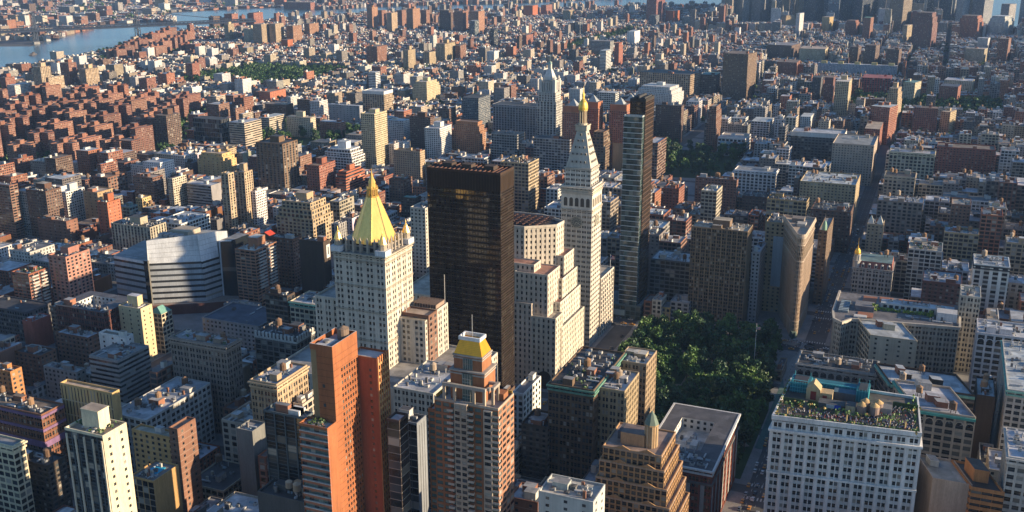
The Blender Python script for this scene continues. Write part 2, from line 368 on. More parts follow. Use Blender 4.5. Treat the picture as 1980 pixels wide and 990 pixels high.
def clutter(mb, x0, x1, y0, y1, z, rng, n, dark=False):
    W, D = x1 - x0, y1 - y0
    for _ in range(n):
        k = rng.random(); x = rng.uniform(x0 + 2, x1 - 2); y = rng.uniform(y0 + 2, y1 - 2)
        if k < .35:
            a, b_, h = rng.uniform(1.2, 3), rng.uniform(1.2, 3), rng.uniform(.9, 2.2)
            g_ = rng.choice(((.34, .34, .33), (.24, .25, .26), (.13, .125, .12), (.46, .44, .40)))
            mb.box(x - a / 2, x + a / 2, y - b_ / 2, y + b_ / 2, z, z + h, g_)
            mb.lathe(x, y, [(.0, z + h + .02), (min(a, b_) * .35, z + h + .02), (min(a, b_) * .35, z + h + .25), (.01, z + h + .26)], 8, (.08, .08, .08))
        elif k < .55:
            l = rng.uniform(4, 9); r = rng.uniform(.3, .55)
            if rng.random() < .5: mb.box(max(x0, x - l / 2), min(x1, x + l / 2), y - r, y + r, z + .35, z + .35 + r * 1.6, (.42, .43, .44), bottom=True)
            else: mb.box(x - r, x + r, max(y0, y - l / 2), min(y1, y + l / 2), z + .35, z + .35 + r * 1.6, (.42, .43, .44), bottom=True)
        elif k < .72:
            mb.lathe(x, y, [(.35, z), (.35, z + rng.uniform(1, 2.4)), (.55, z + 2.5), (.02, z + 2.8)], 6, (.35, .35, .36))
        elif k < .88:
            a, b_ = rng.uniform(1.5, 4), rng.uniform(1.2, 2.2)
            mb.prism([(x - a / 2, y - b_ / 2), (x + a / 2, y - b_ / 2), (x + a / 2, y + b_ / 2), (x - a / 2, y + b_ / 2)], z, z + .9, (.25, .32, .36), topP=[(x - a / 2, y - .1), (x + a / 2, y - .1), (x + a / 2, y + .1), (x - a / 2, y + .1)])
        else:
            c = rng.choice(((.24, .12, .08), (.45, .42, .36), (.16, .15, .15)))
            mb.box(x - .7, x + .7, y - .5, y + .5, z, z + rng.uniform(1.8, 3.6), c)
def parapet(mb, x0, x1, y0, y1, z, h, t, col, cop=None):
    cop = cop or tuple(min(.75, c * 1.15) for c in col)
    for a in ((x0, x1, y0, y0 + t), (x0, x1, y1 - t, y1), (x0, x0 + t, y0 + t, y1 - t), (x1 - t, x1, y0 + t, y1 - t)):
        mb.box(*a, z, z + h, col, cop)
def cornice(mb, x0, x1, y0, y1, z, h, d, col):
    i = .1
    for zz, dd in ((z, d), (z - h * .9, d * .55)):
        for a in ((x0 - dd, x1 + dd, y0 - dd, y0 + i), (x0 - dd, x1 + dd, y1 - i, y1 + dd), (x0 - dd, x0 + i, y0 + i, y1 - i), (x1 - i, x1 + dd, y0 + i, y1 - i)):
            mb.box(*a, zz - h * .45 if zz == z else zz - h * .6, zz - (0 if zz == z else h * .12), col, bottom=True)

TABLE = [
('office_block', 'building', 'long low white office block with dozens of windows and a pale blue-grey roof, left foreground', -370.8, -343.8, 457.8, 517.3, 40.0, 'paleg', 'silver', 'loft', 'b3t3R', 0, 0, (215, 815, 407, 878)),
('cornice_block', 'building', 'tall grey-brown block with arched top windows and green roof huts, beyond the pale flat roof', -380.0, -334.5, 524.4, 539.5, 64.0, 'greybrown', 'grey', 'pair', 'b3t1cgR', 0, 0, (328, 672, 465, 767)),
('purple_brick_block', 'building', 'brick block striped with purple bands and carrying big rooftop tanks, far left foreground', -458.5, -393.5, 427.1, 444.1, 48.0, 'brick', 'brown', 'pairs', 'b2t3R', 0, 0, (-75, 805, 123, 882)),
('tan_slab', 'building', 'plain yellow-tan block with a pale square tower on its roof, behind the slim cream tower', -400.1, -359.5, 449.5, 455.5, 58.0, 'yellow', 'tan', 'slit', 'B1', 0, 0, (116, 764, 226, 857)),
('brick_slab', 'building', 'narrow bare brown brick slab with a lit blank side, right of the rooftop pool', -286.7, -280.9, 414.3, 428.9, 66.0, 'brownbrick', 'brown', 'few', 't1', 0, 0, (326, 833, 378, 948)),
('pool_building', 'building', 'ochre block with a bright blue swimming pool on its roof terrace', -287.9, -272.9, 384.9, 403.6, 52.0, 'ochre', 'tan', 'dark', 'P', 0, 0, (252, 934, 345, 1000)),
('stepped_brick_block', 'building', 'ochre stepped block with a roof terrace between the pool and the pale flat roof', -315.8, -287.4, 417.6, 424.7, 58.0, 'ochre', 'tan', 'few', 'b1', 0, 0, (255, 850, 352, 950)),
('cream_corner_block', 'building', 'cream block with many small windows at the left edge, below the purple striped brick', -391.6, -360.0, 377.6, 385.6, 58.0, 'cream', 'grey', 'loft', 'c', 0, 0, (-60, 866, 24, 967)),
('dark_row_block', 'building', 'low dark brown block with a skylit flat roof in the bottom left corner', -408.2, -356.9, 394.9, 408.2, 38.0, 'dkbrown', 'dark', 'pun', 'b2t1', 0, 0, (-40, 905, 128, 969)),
('glass_bar_block', 'building', 'dark glass block with thin pale vertical fins left of the orange brick slab', -212.7, -189.0, 399.6, 406.7, 96.0, 'bluegl', 'grey', 'fins', 'b2AR', 0, 0, (510, 812, 606, 996)),
('tan_terrace_block', 'building', 'tan block with a lit cream top storey, left of the fin-fronted dark glass block', -267.2, -249.2, 460.2, 490.3, 78.0, 'tan2', 'silver', 'pair', 'b2tcR', 0, 0, (483, 747, 594, 879)),
('grey_plain_block', 'building', 'blank pale grey party-wall block below the grey-brown arched block', -260.4, -249.9, 436.7, 448.7, 60.0, 'greyst2', 'grey', 'blank', '', 0, 0, (457, 838, 488, 941)),
('low_red_roof', 'building', 'small brick block with a square cream roof hut below the fin-fronted glass block', -213.3, -196.7, 401.3, 408.0, 68.0, 'brownbrick', 'silver', 'few', 'B1t', 0, 0, (520, 905, 590, 1000)),
('roof_tank_block', 'building', 'low dark block with roof tanks at the bottom left of the orange slab', -207.0, -180.2, 382.5, 396.5, 62.0, 'dkgrey', 'dark', 'blank', 't3b2', 0, 0, (498, 975, 590, 1000)),
('black_glass_block', 'building', 'grey metal panelled block between the orange slab and the gold-capped tower', -155.5, -141.1, 422.1, 431.8, 92.0, 'metal', 'dark', 'panel', 'b1', 0, 0, (755, 822, 824, 997)),
('bronze_fin_block', 'building', 'narrow dark block with pale fins beside the grey metal panelled block', -135.9, -129.7, 385.2, 393.3, 112.0, 'dkbrown', 'silver', 'fins', '', 0, 0, (748, 818, 789, 1000)),
('pale_podium', 'building', 'pale stone block with deep window columns hidden behind the gold-capped brick tower', -195.1, -169.5, 494.5, 536.5, 72.0, 'limestone', 'silver', 'pair', 'b2t1R', 0, 0, (760, 764, 900, 885)),
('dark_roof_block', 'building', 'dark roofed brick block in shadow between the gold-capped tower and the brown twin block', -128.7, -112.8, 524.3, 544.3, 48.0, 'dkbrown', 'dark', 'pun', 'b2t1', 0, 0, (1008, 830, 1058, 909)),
('white_mansard_house', 'building', 'small ornate white-fronted house below the black glass tower', -156.8, -149.0, 577.4, 608.1, 40.0, 'white', 'grey', 'pair', 'b1', 0, 0, (990, 765, 1046, 825)),
('twin_brown_block', 'building', 'big dark brown block with a green copper cornice near the park', -113.8, -86.8, 528.1, 588.1, 74.0, 'brown2', 'dark', 'pairs', 'b2ctgR', 0, 0, (1060, 758, 1148, 883)),
('tan_park_block', 'building', 'tan block with a pale roof and lit yellow side, joined to the copper-corniced block', -89.6, -71.7, 537.6, 566.9, 72.0, 'tan2', 'cream', 'pair', 'b3t2R', 0, 0, (1149, 760, 1236, 881)),
('tan_end_block', 'building', 'tall narrow tan end block with a white roof hut overlooking the dark park trees', -89.0, -70.7, 579.3, 602.8, 72.0, 'tan2', 'cream', 'pair', 'b2R', 0, 0, (1193, 708, 1270, 823)),
('white_hut_block', 'building', 'flat orange-topped white block with small windows at the bottom edge, in front of the ziggurat', -70.5, -45.2, 401.5, 418.2, 82.0, 'paleg', 'cream', 'few', 'b1', 0, 0, (1041, 975, 1170, 1000)),
('red_roof_row', 'building', 'low rooftop with white hut and dark skylight left of the orange-topped white block', -91.2, -77.0, 417.7, 432.5, 66.0, 'brownbrick', 'silver', 'few', 'b2', 0, 0, (985, 975, 1062, 1000)),
('red_courtyard_block', 'building', 'large red brick block with a white cornice and sunken roof court, beside the park', -55.8, -16.9, 518.6, 593.6, 44.0, 'red2', 'grey', 'pairs', 'CcR', 0, 0, (1240, 912, 1429, 989)),
('grey_arch_block', 'building', 'grey loft with a row of arched windows and tan roof house, behind the roof garden', 4.6, 54.1, 680.8, 704.4, 46.0, 'greyst', 'dark', 'arch', 'b2ctR', 0, 0, (1541, 725, 1698, 793)),
('arched_cornice_block', 'building', 'buff stone block with arched windows and bright green cornice, right of the roof garden', 79.4, 110.5, 598.6, 636.6, 62.0, 'buff', 'silver', 'arch', 'b3t2cR', 0, -13.4, (1770, 793, 1887, 897)),
('cornice_annex', 'building', 'pale roofed block with a thin green cornice behind the arched buff block', 64.1, 111.8, 653.8, 683.8, 52.0, 'dkbrown', 'silver', 'loft', 'b3t2c', 0, -10.6, (1722, 744, 1885, 824)),
('blank_tan_block', 'building', 'plain pinkish tan block with one huge blank wall, bottom right', 90.4, 108.5, 526.2, 550.2, 58.0, 'pinktan', 'grey', 'blank', 'b1', 0, -8.4, (1803, 928, 1880, 1000)),
('orange_terrace_block', 'building', 'orange brick stepped block with ribbon windows and a dark brick lift tower, bottom right', 107.8, 122.7, 524.1, 550.1, 58.0, 'orange', 'dark', 'rib', 'B1R', 0, -9.2, (1877, 945, 1942, 1000)),
('stone_edge_block', 'building', 'pale carved stone block with dense window rows cut off by the right edge', 122.3, 151.0, 527.7, 561.7, 76.0, 'limestone', 'silver', 'loft', 'b1cR', 0, 0, (1950, 885, 2080, 1000)),
('green_edge_block', 'building', 'dark glazed block with pale piers and a green cornice at the right edge', 128.0, 158.2, 647.1, 731.3, 62.0, 'limestone', 'silver', 'loft', 'cR', 0, 0, (1938, 755, 2060, 855)),
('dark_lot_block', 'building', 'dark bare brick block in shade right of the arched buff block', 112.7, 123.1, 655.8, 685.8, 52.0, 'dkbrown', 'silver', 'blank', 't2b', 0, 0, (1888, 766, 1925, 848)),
('blank_cream_block', 'building', 'cream block with a big stained blank wall beyond the grey arched loft', 45.4, 76.9, 757.7, 791.7, 44.0, 'creamblank', 'silver', 'few', 'b2', 0, -12.0, (1683, 661, 1774, 721)),
('white_stone_block', 'building', 'ornate white stone block with arched windows at the right, above the pale jumble of roofs', 114.7, 153.6, 768.2, 798.2, 52.0, 'white2', 'silver', 'arch', 'b2R', 0, 0, (1890, 645, 2010, 717)),
('narrow_stone_tower', 'building', 'narrow pale stone tower with a curved pediment beside the dark red brick block', 102.9, 117.0, 823.7, 851.7, 60.0, 'limestone', 'cream', 'pair', 'b1R', 0, 0, (1857, 573, 1897, 652)),
('dark_red_block', 'building', 'dark red brick block with a silvery roof and a tank at its left corner', 75.8, 104.9, 875.7, 909.7, 52.0, 'dkred', 'silver', 'pun', 't1b2', 0, 0, (1784, 545, 1860, 609)),
('white_pier_block', 'building', 'white fronted tower with tall dark window bays and a wooden tank on stilts', 112.7, 139.4, 905.6, 935.6, 62.0, 'white', 'silver', 'whitebays', 't1cR', 0, 0, (1883, 512, 1953, 587)),
('green_glass_block', 'building', 'dark green glazed block with pale grid and planted setback, right of the small gold dome', 61.4, 89.1, 969.7, 999.7, 52.0, 'paleg', 'tan', 'grid', 'b2gR', 0, 0, (1757, 488, 1822, 547)),
('chimney_house', 'building', 'tan block with pale pyramid roof peaks above the small gold dome', 18.7, 34.0, 1081.9, 1103.9, 42.0, 'tan', 'cream', 'pun', 'M', 0, 0, (1677, 437, 1708, 479)),
('brown_loft_row', 'building', 'brown loft with tall windows and a silvery roof above the green glazed block', 90.4, 121.1, 1070.2, 1095.2, 44.0, 'tan', 'silver', 'loft', 'b2t3', 0, 0, (1826, 450, 1893, 496)),
('tan_loft_right', 'building', 'tan loft with tanks behind the white fronted tower', 143.7, 171.3, 1045.8, 1070.8, 46.0, 'tan2', 'silver', 'loft', 'b2t2', 0, 0, (1946, 470, 2010, 520)),
('cream_hotel', 'building', 'long buff loft with two roof tanks above the pyramid roof peaks by the avenue', 22.7, 68.0, 1157.4, 1185.4, 50.0, 'greybrown', 'silver', 'pair', 'b2t2', 0, 0, (1697, 395, 1785, 443)),
('beige_arch_loft', 'building', 'buff loft with a row of tall arches facing the avenue, far right middle', 18.7, 73.8, 1430.2, 1456.2, 52.0, 'buff', 'silver', 'arch', 'b2t3c', 0, 0, (1720, 300, 1808, 342)),
('square_loft', 'building', 'pale buff loft with dark cornice along the avenue, under the arched buff loft', 21.1, 55.5, 1295.5, 1325.5, 48.0, 'beige', 'dark', 'pair', 'b1t2c', 0, 0, (1710, 345, 1770, 387)),
('red_brick_apartments', 'building', 'wide red brick apartment block with busy bay fronts, far right above the lofts', 75.2, 147.1, 1511.0, 1546.0, 48.0, 'brickred', 'brown', 'pun', 'b3', 0, 0, (1812, 292, 1925, 329)),
('billboard_block', 'building', 'tan block with a tall blank blue-grey billboard on its side, left of the wedge tower', -54.9, -34.3, 904.4, 934.4, 80.8, 'tan', 'dark', 'pun', 'b1W', 0, 0, (1481, 435, 1528, 575)),
('ochre_loft', 'building', 'ochre loft with a lit yellow edge just behind the wedge tower', -85.9, -44.7, 1110.6, 1131.4, 52.0, 'ochre2', 'dark', 'loft', 'b2', 0, 0, (1483, 392, 1565, 440)),
('tan_avenue_block', 'building', 'wide tan block with blank side and tanks on the avenue corner, above the wedge tower', -65.9, -4.6, 1218.3, 1279.3, 50.1, 'tan', 'silver', 'pun', 'b2t2', 0, 0, (1547, 360, 1664, 410)),
('green_dome_block', 'building', 'narrow brown block with a small green dome between the wedge tower and the avenue', -13.8, -6.3, 938.9, 989.1, 68.8, 'brown2', 'grey', 'pun', 'D', 0, 0, (1583, 448, 1612, 570)),
('white_top_loft', 'building', 'dark loft with a gleaming white ornate top storey left of the avenue', -120.8, -48.0, 1533.6, 1570.9, 51.9, 'dkgrey', 'silver', 'pair', 'b2w', 0, 0, (1530, 262, 1637, 305)),
('tan_loft_avenue', 'building', 'tan loft with square windows and a red roof house left of the dark avenue', -54.9, -2.1, 1451.4, 1528.7, 54.2, 'beige', 'grey', 'pun', 'b2t1', 0, 0, (1610, 283, 1698, 332)),
('blue_grey_loft', 'building', 'dull blue-grey loft with big square windows behind the small rowhouses', -149.3, -113.4, 878.8, 908.8, 44.0, 'slate', 'silver', 'grid', 'b2t2', 0, 0, (1258, 510, 1335, 560)),
('stone_rowhouse', 'house', 'narrow pale stone rowhouse, second from the left in the row on the park street', -136.3, -128.1, 839.8, 857.8, 19.8, 'limestone', 'silver', 'pair', 'b1', 0, 0, (1261, 583, 1279, 625)),
('brown_rowhouse', 'house', 'narrow brown rowhouse at the left end of the row on the park street', -144.3, -137.4, 842.8, 860.8, 16.6, 'brownbrick', 'grey', 'pair', '', 0, 0, (1245, 585, 1260, 620)),
('yellow_rowhouse', 'house', 'narrow yellow rowhouse with a red awning in the row on the park street', -129.2, -121.5, 845.2, 863.2, 12.3, 'yellow', 'grey', 'pair', '', 0, 0, (1279, 597, 1296, 623)),
('grey_rowhouse', 'house', 'wider pale grey rowhouse at the right end of the row on the park street', -122.3, -106.1, 847.4, 867.4, 17.9, 'greyst', 'silver', 'pair', 'b1', 0, 0, (1296, 588, 1332, 626)),
('park_tower', 'building', 'broad brown apartment tower with dark vertical window strips standing behind the park', -108.7, -61.6, 854.4, 878.4, 84.0, 'brown3', 'tan', 'strips', 'b1B1R', 0, 0, (1337, 450, 1446, 551)),
('tan_loft_tower', 'building', 'narrow tan loft tower with a lit orange side, left above the broad brown park tower', -148.9, -132.5, 1075.0, 1104.1, 63.1, 'beige', 'silver', 'loft', 'b1', 0, 0, (1356, 372, 1397, 440)),
('red_loft', 'building', 'red brick loft with a lit orange edge and roof house behind the slim glass tower', -214.6, -195.6, 1172.4, 1200.2, 39.1, 'brickred', 'brown', 'pun', 'b2t1', 0, 0, (1282, 367, 1324, 385)),
('brown_square_loft', 'building', 'brown loft with pale roof and tanks facing the far leafy square', -189.7, -140.0, 1230.1, 1239.8, 42.1, 'brownbrick', 'cream', 'pun', 'b2t3', 0, 0, (1345, 350, 1428, 385)),
('cream_slab_lofts', 'building', 'cream loft with a brightly lit narrow side, right of the slim glass tower top', -286.6, -270.9, 1357.6, 1404.2, 55.3, 'brownbrick', 'silver', 'loft', '', 0, 0, (1250, 278, 1289, 342)),
('white_arch_store', 'building', 'long white loft with arched middle windows by the far leafy square', -163.1, -110.6, 1336.8, 1361.8, 32.3, 'white', 'grey', 'arch', 'b2c', 0, 0, (1420, 335, 1500, 368)),
('dark_low_loft', 'building', 'dark low loft with snow white skylights left of the wedge tower', -132.6, -93.3, 1229.6, 1259.6, 24.4, 'dkbrown', 'dark', 'pun', 'b1t', 0, 0, (1435, 385, 1500, 400)),
('school_annex', 'building', 'dark blue-roofed hall with pale end gable behind the grey-brown arched block', -451.0, -396.5, 640.1, 680.1, 28.0, 'greyst', 'navy', 'pun', '', 0, 0, (390, 633, 500, 668)),
('crenel_block', 'building', 'dark stone loft with a white toothed parapet, left of the gold pyramid tower', -345.9, -311.7, 569.2, 591.3, 56.0, 'greyst2', 'dark', 'grid', 'b3t1KR', 0, 0, (492, 658, 608, 738)),
('dark_green_loft', 'building', 'cream loft with a green cornice and blue-white roof beside the gold pyramid tower', -367.7, -342.3, 642.7, 669.5, 52.0, 'buff', 'silver', 'loft', 'b2c', 0, 0, (560, 592, 652, 659)),
('iron_loft', 'building', 'dark iron-fronted loft with a black roof just right of the curved white college block', -390.8, -370.4, 643.6, 653.9, 55.0, 'dkbrown', 'dark', 'loft', 'b2t', 0, 0, (512, 575, 570, 645)),
('small_stone_block', 'building', 'plain grey stone block with few small windows at the foot of the balcony tower', -485.8, -455.2, 710.2, 723.2, 11.9, 'greyst', 'grey', 'few', 'b2', 0, 0, (432, 597, 488, 622)),
('balcony_tower', 'building', 'red-brown apartment tower with stacked white balconies, right of the curved white college block', -481.8, -460.6, 726.9, 758.9, 57.9, 'orange2', 'cream', 'balc', 'B1R', 0, 0, (454, 487, 535, 592)),
('dark_brick_hall', 'building', 'dark brick block with a red-lit roof edge behind the balcony tower', -497.4, -470.8, 797.8, 811.8, 48.1, 'brownbrick', 'dark', 'pun', 'b1', 0, 0, (520, 465, 566, 540)),
('billhouse', 'building', 'dark block with a small white poster on its side, left of the gold pyramid', -436.3, -411.1, 758.2, 769.1, 62.8, 'dkbrown', 'dark', 'blank', 'b1p', 0, 0, (578, 470, 638, 570)),
('stepped_tan_block', 'building', 'broad tan stepped building with lit yellow side and roof pavilion, left of the gold pyramid', -554.0, -509.1, 889.2, 927.4, 57.0, 'tan', 'tan', 'pair', 'B1sR', 0, 0, (532, 397, 642, 500)),
('grey_grid_wing', 'building', 'pale gridded wing at the right foot of the broad tan stepped building', -493.9, -484.6, 899.2, 914.3, 36.2, 'greyst', 'grey', 'strips', '', 0, 0, (640, 435, 670, 500)),
('red_roof_house', 'house', 'dark brick building with a bright red pitched roof behind the balcony tower', -524.6, -510.8, 818.3, 828.5, 42.0, 'brownbrick', 'redroof', 'pun', 'G', 0, 0, (500, 458, 535, 500)),
('pink_brick_tower', 'building', 'pinkish brick tower with square windows in two bays and a lift tower, left edge', -620.1, -600.3, 651.9, 679.0, 57.0, 'pink', 'dark', 'squares', 'B1R', 0, 0, (93, 500, 173, 566)),
('red_brick_wing', 'building', 'long red brick block with a roof hut and planted roof joined to the pinkish tower', -641.2, -621.7, 630.4, 651.6, 46.0, 'brickred', 'brown', 'balc', 'b1g', 0, 0, (22, 532, 93, 586)),
('dark_grid_house', 'building', 'dark low block with gridded windows at the left edge, below the long red block', -646.9, -593.9, 599.4, 624.4, 26.0, 'dkgrey', 'dark', 'white', '', 0, 0, (-40, 606, 52, 637)),
('courtyard_brick_block', 'building', 'big maroon brick block with a glassy courtyard and metal plant on its roof', -551.7, -502.9, 590.7, 627.8, 42.0, 'maroon', 'silver', 'pairs', 'CbbR', 0, 0, (107, 605, 266, 658)),
('billboard_cream_block', 'building', 'lit cream corner block with a blank stuccoed side and small stair tower', -498.2, -476.3, 601.9, 614.5, 44.0, 'creamlit', 'silver', 'few', 'B1R', 0, 0, (229, 600, 294, 656)),
('green_hip_house', 'house', 'cream house with a green copper hipped roof right of the lit cream corner block', -487.2, -474.9, 621.9, 633.9, 34.0, 'cream', 'greenroof', 'loft', 'H', 0, 0, (288, 608, 332, 650)),
('white_top_block', 'building', 'grey block with long window ribbons and planted setback, left of the pale flat roof', -449.6, -424.0, 520.9, 551.2, 41.0, 'greyst', 'grey', 'rib', 'b1', 0, 0, (172, 700, 288, 758)),
('white_cap_block', 'building', 'white stuccoed block with a rusty roof rim above the grey ribbon-window block', -465.1, -440.1, 547.1, 554.3, 46.0, 'white', 'brown', 'few', 'b1', 0, 0, (191, 655, 258, 718)),
('salmon_house', 'house', 'salmon red party-wall house with a tall chimney stack, far left', -586.9, -576.4, 587.9, 606.9, 24.0, 'salmon', 'silver', 'blank', 'b1', 0, 0, (43, 625, 98, 654)),
('blue_shed_house', 'house', 'low house with a sky-blue flat roof left of the white-topped grey block', -536.2, -503.6, 573.1, 586.1, 27.0, 'brownbrick', 'silver', 'pun', 'b2', 0, 0, (107, 655, 170, 689)),
('grey_walkup', 'building', 'plain grey walk-up with rows of small windows below the sky-blue flat roof', -498.2, -467.3, 524.6, 532.9, 24.0, 'grey', 'silver', 'pun', 'b2', 0, 0, (84, 722, 165, 755)),
('brown_walkup', 'building', 'brown walk-up with fire escapes and dark skylight roof beside the grey walk-up', -536.2, -510.9, 534.2, 548.8, 26.0, 'brownbrick', 'dark', 'pun', 'b2', 0, 0, (28, 690, 108, 724)),
('orange_stack_house', 'building', 'orange brick stepped building with roof turrets cut by the left edge', -502.2, -474.1, 477.0, 486.3, 42.0, 'orange', 'brown', 'pun', 'b2', 0, 0, (-40, 722, 42, 783)),
('garage_block', 'building', 'low brown garage with pale flat roof and green tennis lanes, left of the college block', -829.2, -787.4, 832.5, 848.5, 25.0, 'brownbrick', 'tan', 'few', 'b2', 0, 0, (72, 430, 128, 453)),
('grey_tan_loft', 'building', 'grey-tan loft with tall narrow windows and a brick roof house, above the college block', -716.0, -664.0, 823.8, 847.8, 33.0, 'beige', 'dark', 'strips', 'B1R', 0, 0, (214, 442, 290, 487)),
('white_zigzag', 'building', 'white modern apartment block with zigzag glazed front above the college block', -692.0, -657.4, 862.8, 909.6, 27.7, 'white', 'silver', 'grid', 'b3R', 0, 0, (300, 435, 405, 466)),
('brown_brick_tower', 'building', 'dark brown brick tower with many small windows and half its side in sun', -851.1, -822.3, 842.3, 864.3, 53.1, 'dkbrick', 'tan', 'pun2', 'B1R', 0, 0, (50, 372, 118, 462)),
('left_slab_tower', 'building', 'dark balcony-striped tower cut by the left edge of the picture', -919.2, -858.3, 827.6, 838.8, 60.1, 'brownbrick', 'grey', 'balc', '', 0, 0, (-60, 360, 34, 462)),
('white_slab_tower', 'building', 'white gridded apartment slab beside the dark brown brick tower', -865.1, -854.8, 900.5, 929.2, 36.8, 'white2', 'silver', 'grid2', 'B1R', 0, 0, (114, 373, 163, 432)),
('back_grey_tower', 'building', 'greyish gridded block half hidden behind the dark brown brick tower', -868.1, -851.9, 842.5, 864.5, 50.4, 'greyst', 'silver', 'grid2', '', 0, 0, (29, 372, 50, 440)),
('ochre_back_block', 'building', 'ochre block with tank towers between the white slab and the orange-red tower', -840.8, -818.9, 912.5, 937.5, 36.7, 'ochre2', 'tan', 'few', 'b2', 0, 0, (160, 374, 188, 425)),
('orange_red_tower', 'building', 'slim orange-red brick tower with a raised lift shaft and stepped corner', -775.5, -760.8, 867.2, 886.9, 40.8, 'redor', 'brown', 'few', 'B1R', 0, 0, (187, 393, 232, 462)),
('yellow_side_tower', 'building', 'brown apartment block with a gridded bright yellow lit side, left middle', -846.9, -815.9, 1001.5, 1020.2, 36.2, 'brownbrick', 'tan', 'grid2', 'b2R', 0, 0, (257, 345, 315, 400)),
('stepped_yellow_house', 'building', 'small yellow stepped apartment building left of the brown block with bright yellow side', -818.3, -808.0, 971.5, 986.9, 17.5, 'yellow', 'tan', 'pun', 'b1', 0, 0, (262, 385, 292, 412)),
('brown_long_block', 'building', 'broad brown block with a red roof hut, left of the yellow-sided brown block', -927.0, -899.5, 1012.7, 1047.7, 27.0, 'brownbrick', 'brown', 'pair', 'b2', 0, 0, (176, 345, 246, 370)),
('green_glass_house', 'building', 'small building with a pale green glass front above the white zigzag block', -810.5, -794.9, 935.1, 949.1, 16.3, 'teal', 'silver', 'grid', 'b1', 0, 0, (230, 402, 250, 420)),
('tan_twin_tower', 'building', 'slender tan twin tower with ribbed fronts, left one of the pair', -658.2, -648.3, 935.7, 945.9, 68.0, 'tan2', 'tan', 'ribs', '', 0, 0, (427, 338, 452, 452)),
('tan_twin_tower', 'building', 'taller tan twin tower with ribbed fronts and roof hut, right one of the pair', -657.6, -644.1, 958.7, 974.1, 65.4, 'tan2', 'tan', 'ribs', 'B1', 0, 0, (453, 335, 488, 430)),
('white_ladder_slab', 'building', 'white punched-window slab just right of the tan twin towers', -646.4, -637.9, 968.3, 988.1, 41.7, 'white2', 'silver', 'grid2', 'b1', 0, 0, (482, 372, 514, 432)),
('orange_concrete_block', 'building', 'grey ribbon-window block with an orange lit end, left of the tan twin towers', -780.1, -742.3, 1019.6, 1038.6, 28.9, 'greyst', 'silver', 'rib', 'b1', 0, 0, (360, 360, 427, 392)),
('black_gold_tower', 'building', 'dark ribbed tower with glowing golden west side, left of the centre', -738.0, -696.6, 1108.7, 1142.3, 67.8, 'brown2', 'dark', 'ribs2', 'B1bR', 0, 0, (494, 280, 575, 380)),
('brick_pair_block', 'building', 'red-brown brick pair of blocks with lit orange edges right of the dark ribbed golden tower', -674.8, -655.3, 1126.7, 1165.1, 39.3, 'brickred', 'brown', 'pun', 'B1', 0, 0, (592, 322, 648, 365)),
('orange_terraces', 'building', 'orange brick terraced building stepping down right of the brick pair', -643.1, -627.5, 1144.6, 1192.9, 29.1, 'redor', 'brown', 'rib', 'sB1', 0, 0, (648, 335, 705, 360)),
('white_terraces', 'building', 'white terraced apartment block with roof tower left of the tall yellow tower', -721.5, -674.4, 1238.3, 1273.3, 37.8, 'white', 'silver', 'grid', 'B1sR', 0, 0, (624, 292, 705, 330)),
('yellow_tower', 'building', 'tall slim pale yellow apartment tower with even window grid, behind the gold pyramid', -689.6, -666.8, 1291.3, 1327.0, 80.8, 'yelltan', 'cream', 'grid2', 'B1R', 0, 0, (697, 222, 748, 330)),
('grey_back_tower', 'building', 'pale grey tower with small square windows peeking out behind the black glass tower', -349.2, -334.3, 804.6, 824.6, 89.5, 'limestone', 'grey', 'pun', '', 0, 0, (793, 405, 822, 550)),
('green_copper_block', 'building', 'dark block with a small green copper roof left of the black glass tower', -488.3, -469.5, 1038.4, 1052.4, 33.3, 'dkbrown', 'greenroof', 'pun', '', 0, 0, (775, 385, 803, 415)),
('brown_tank_block', 'building', 'brown brick building with a round tank tower left of the black glass tower', -548.2, -527.9, 1117.6, 1140.6, 33.0, 'brownbrick', 'brown', 'pun', 't1b1', 0, 0, (752, 350, 797, 385)),
('white_maze', 'building', 'white and grey stepped loft just behind the black glass tower roof', -550.5, -516.4, 1332.9, 1354.7, 20.2, 'white2', 'silver', 'grid', 'b2', 0, 0, (893, 308, 947, 335)),
('tan_gridded_office', 'building', 'tan gridded office block with a sunlit side just right of the black glass tower', -396.3, -361.0, 1116.0, 1149.1, 67.1, 'tan', 'brown', 'loft', 'b3tR', 0, 0, (968, 318, 1042, 410)),
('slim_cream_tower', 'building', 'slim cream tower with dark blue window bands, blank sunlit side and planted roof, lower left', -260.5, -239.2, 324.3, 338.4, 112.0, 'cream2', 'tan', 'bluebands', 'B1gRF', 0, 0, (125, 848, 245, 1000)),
('low_dark_block', 'building', 'low dark brick block with a flat roof between the ochre loft and the avenue', -40.5, -0.3, 1115.1, 1156.3, 44.0, 'dkbrick', 'dark', 'pun', 'b2t1', 0, 0, (1568, 412, 1652, 455)),
('stone_office', 'building', 'massive grey stone office with rows of piers beside the white clock-topped tower', -611.3, -505.3, 1582.6, 1616.7, 58.7, 'greyst', 'dark', 'strips2', 'b3c', 0, 0, (953, 208, 1083, 268)),
('green_pane_office', 'building', 'grey office with green glazed bays left of the spired stone tower', -453.6, -399.3, 1367.3, 1389.1, 49.0, 'greyst', 'dark', 'grid', 'b3t1', 0, 0, (1032, 272, 1112, 325)),
('mansard_office', 'building', 'brown gabled office tower between the spired stone tower and the brick pyramid towers', -374.2, -355.3, 1385.0, 1423.5, 59.2, 'brown2', 'brown', 'pair', 'Gs', 0, 0, (1143, 258, 1184, 325)),
('blank_tan_party', 'building', 'blank tan party wall block left of the slim glass tower', -351.7, -331.0, 1416.2, 1436.2, 39.4, 'tan', 'grey', 'blank', '', 0, 0, (1185, 280, 1212, 322)),
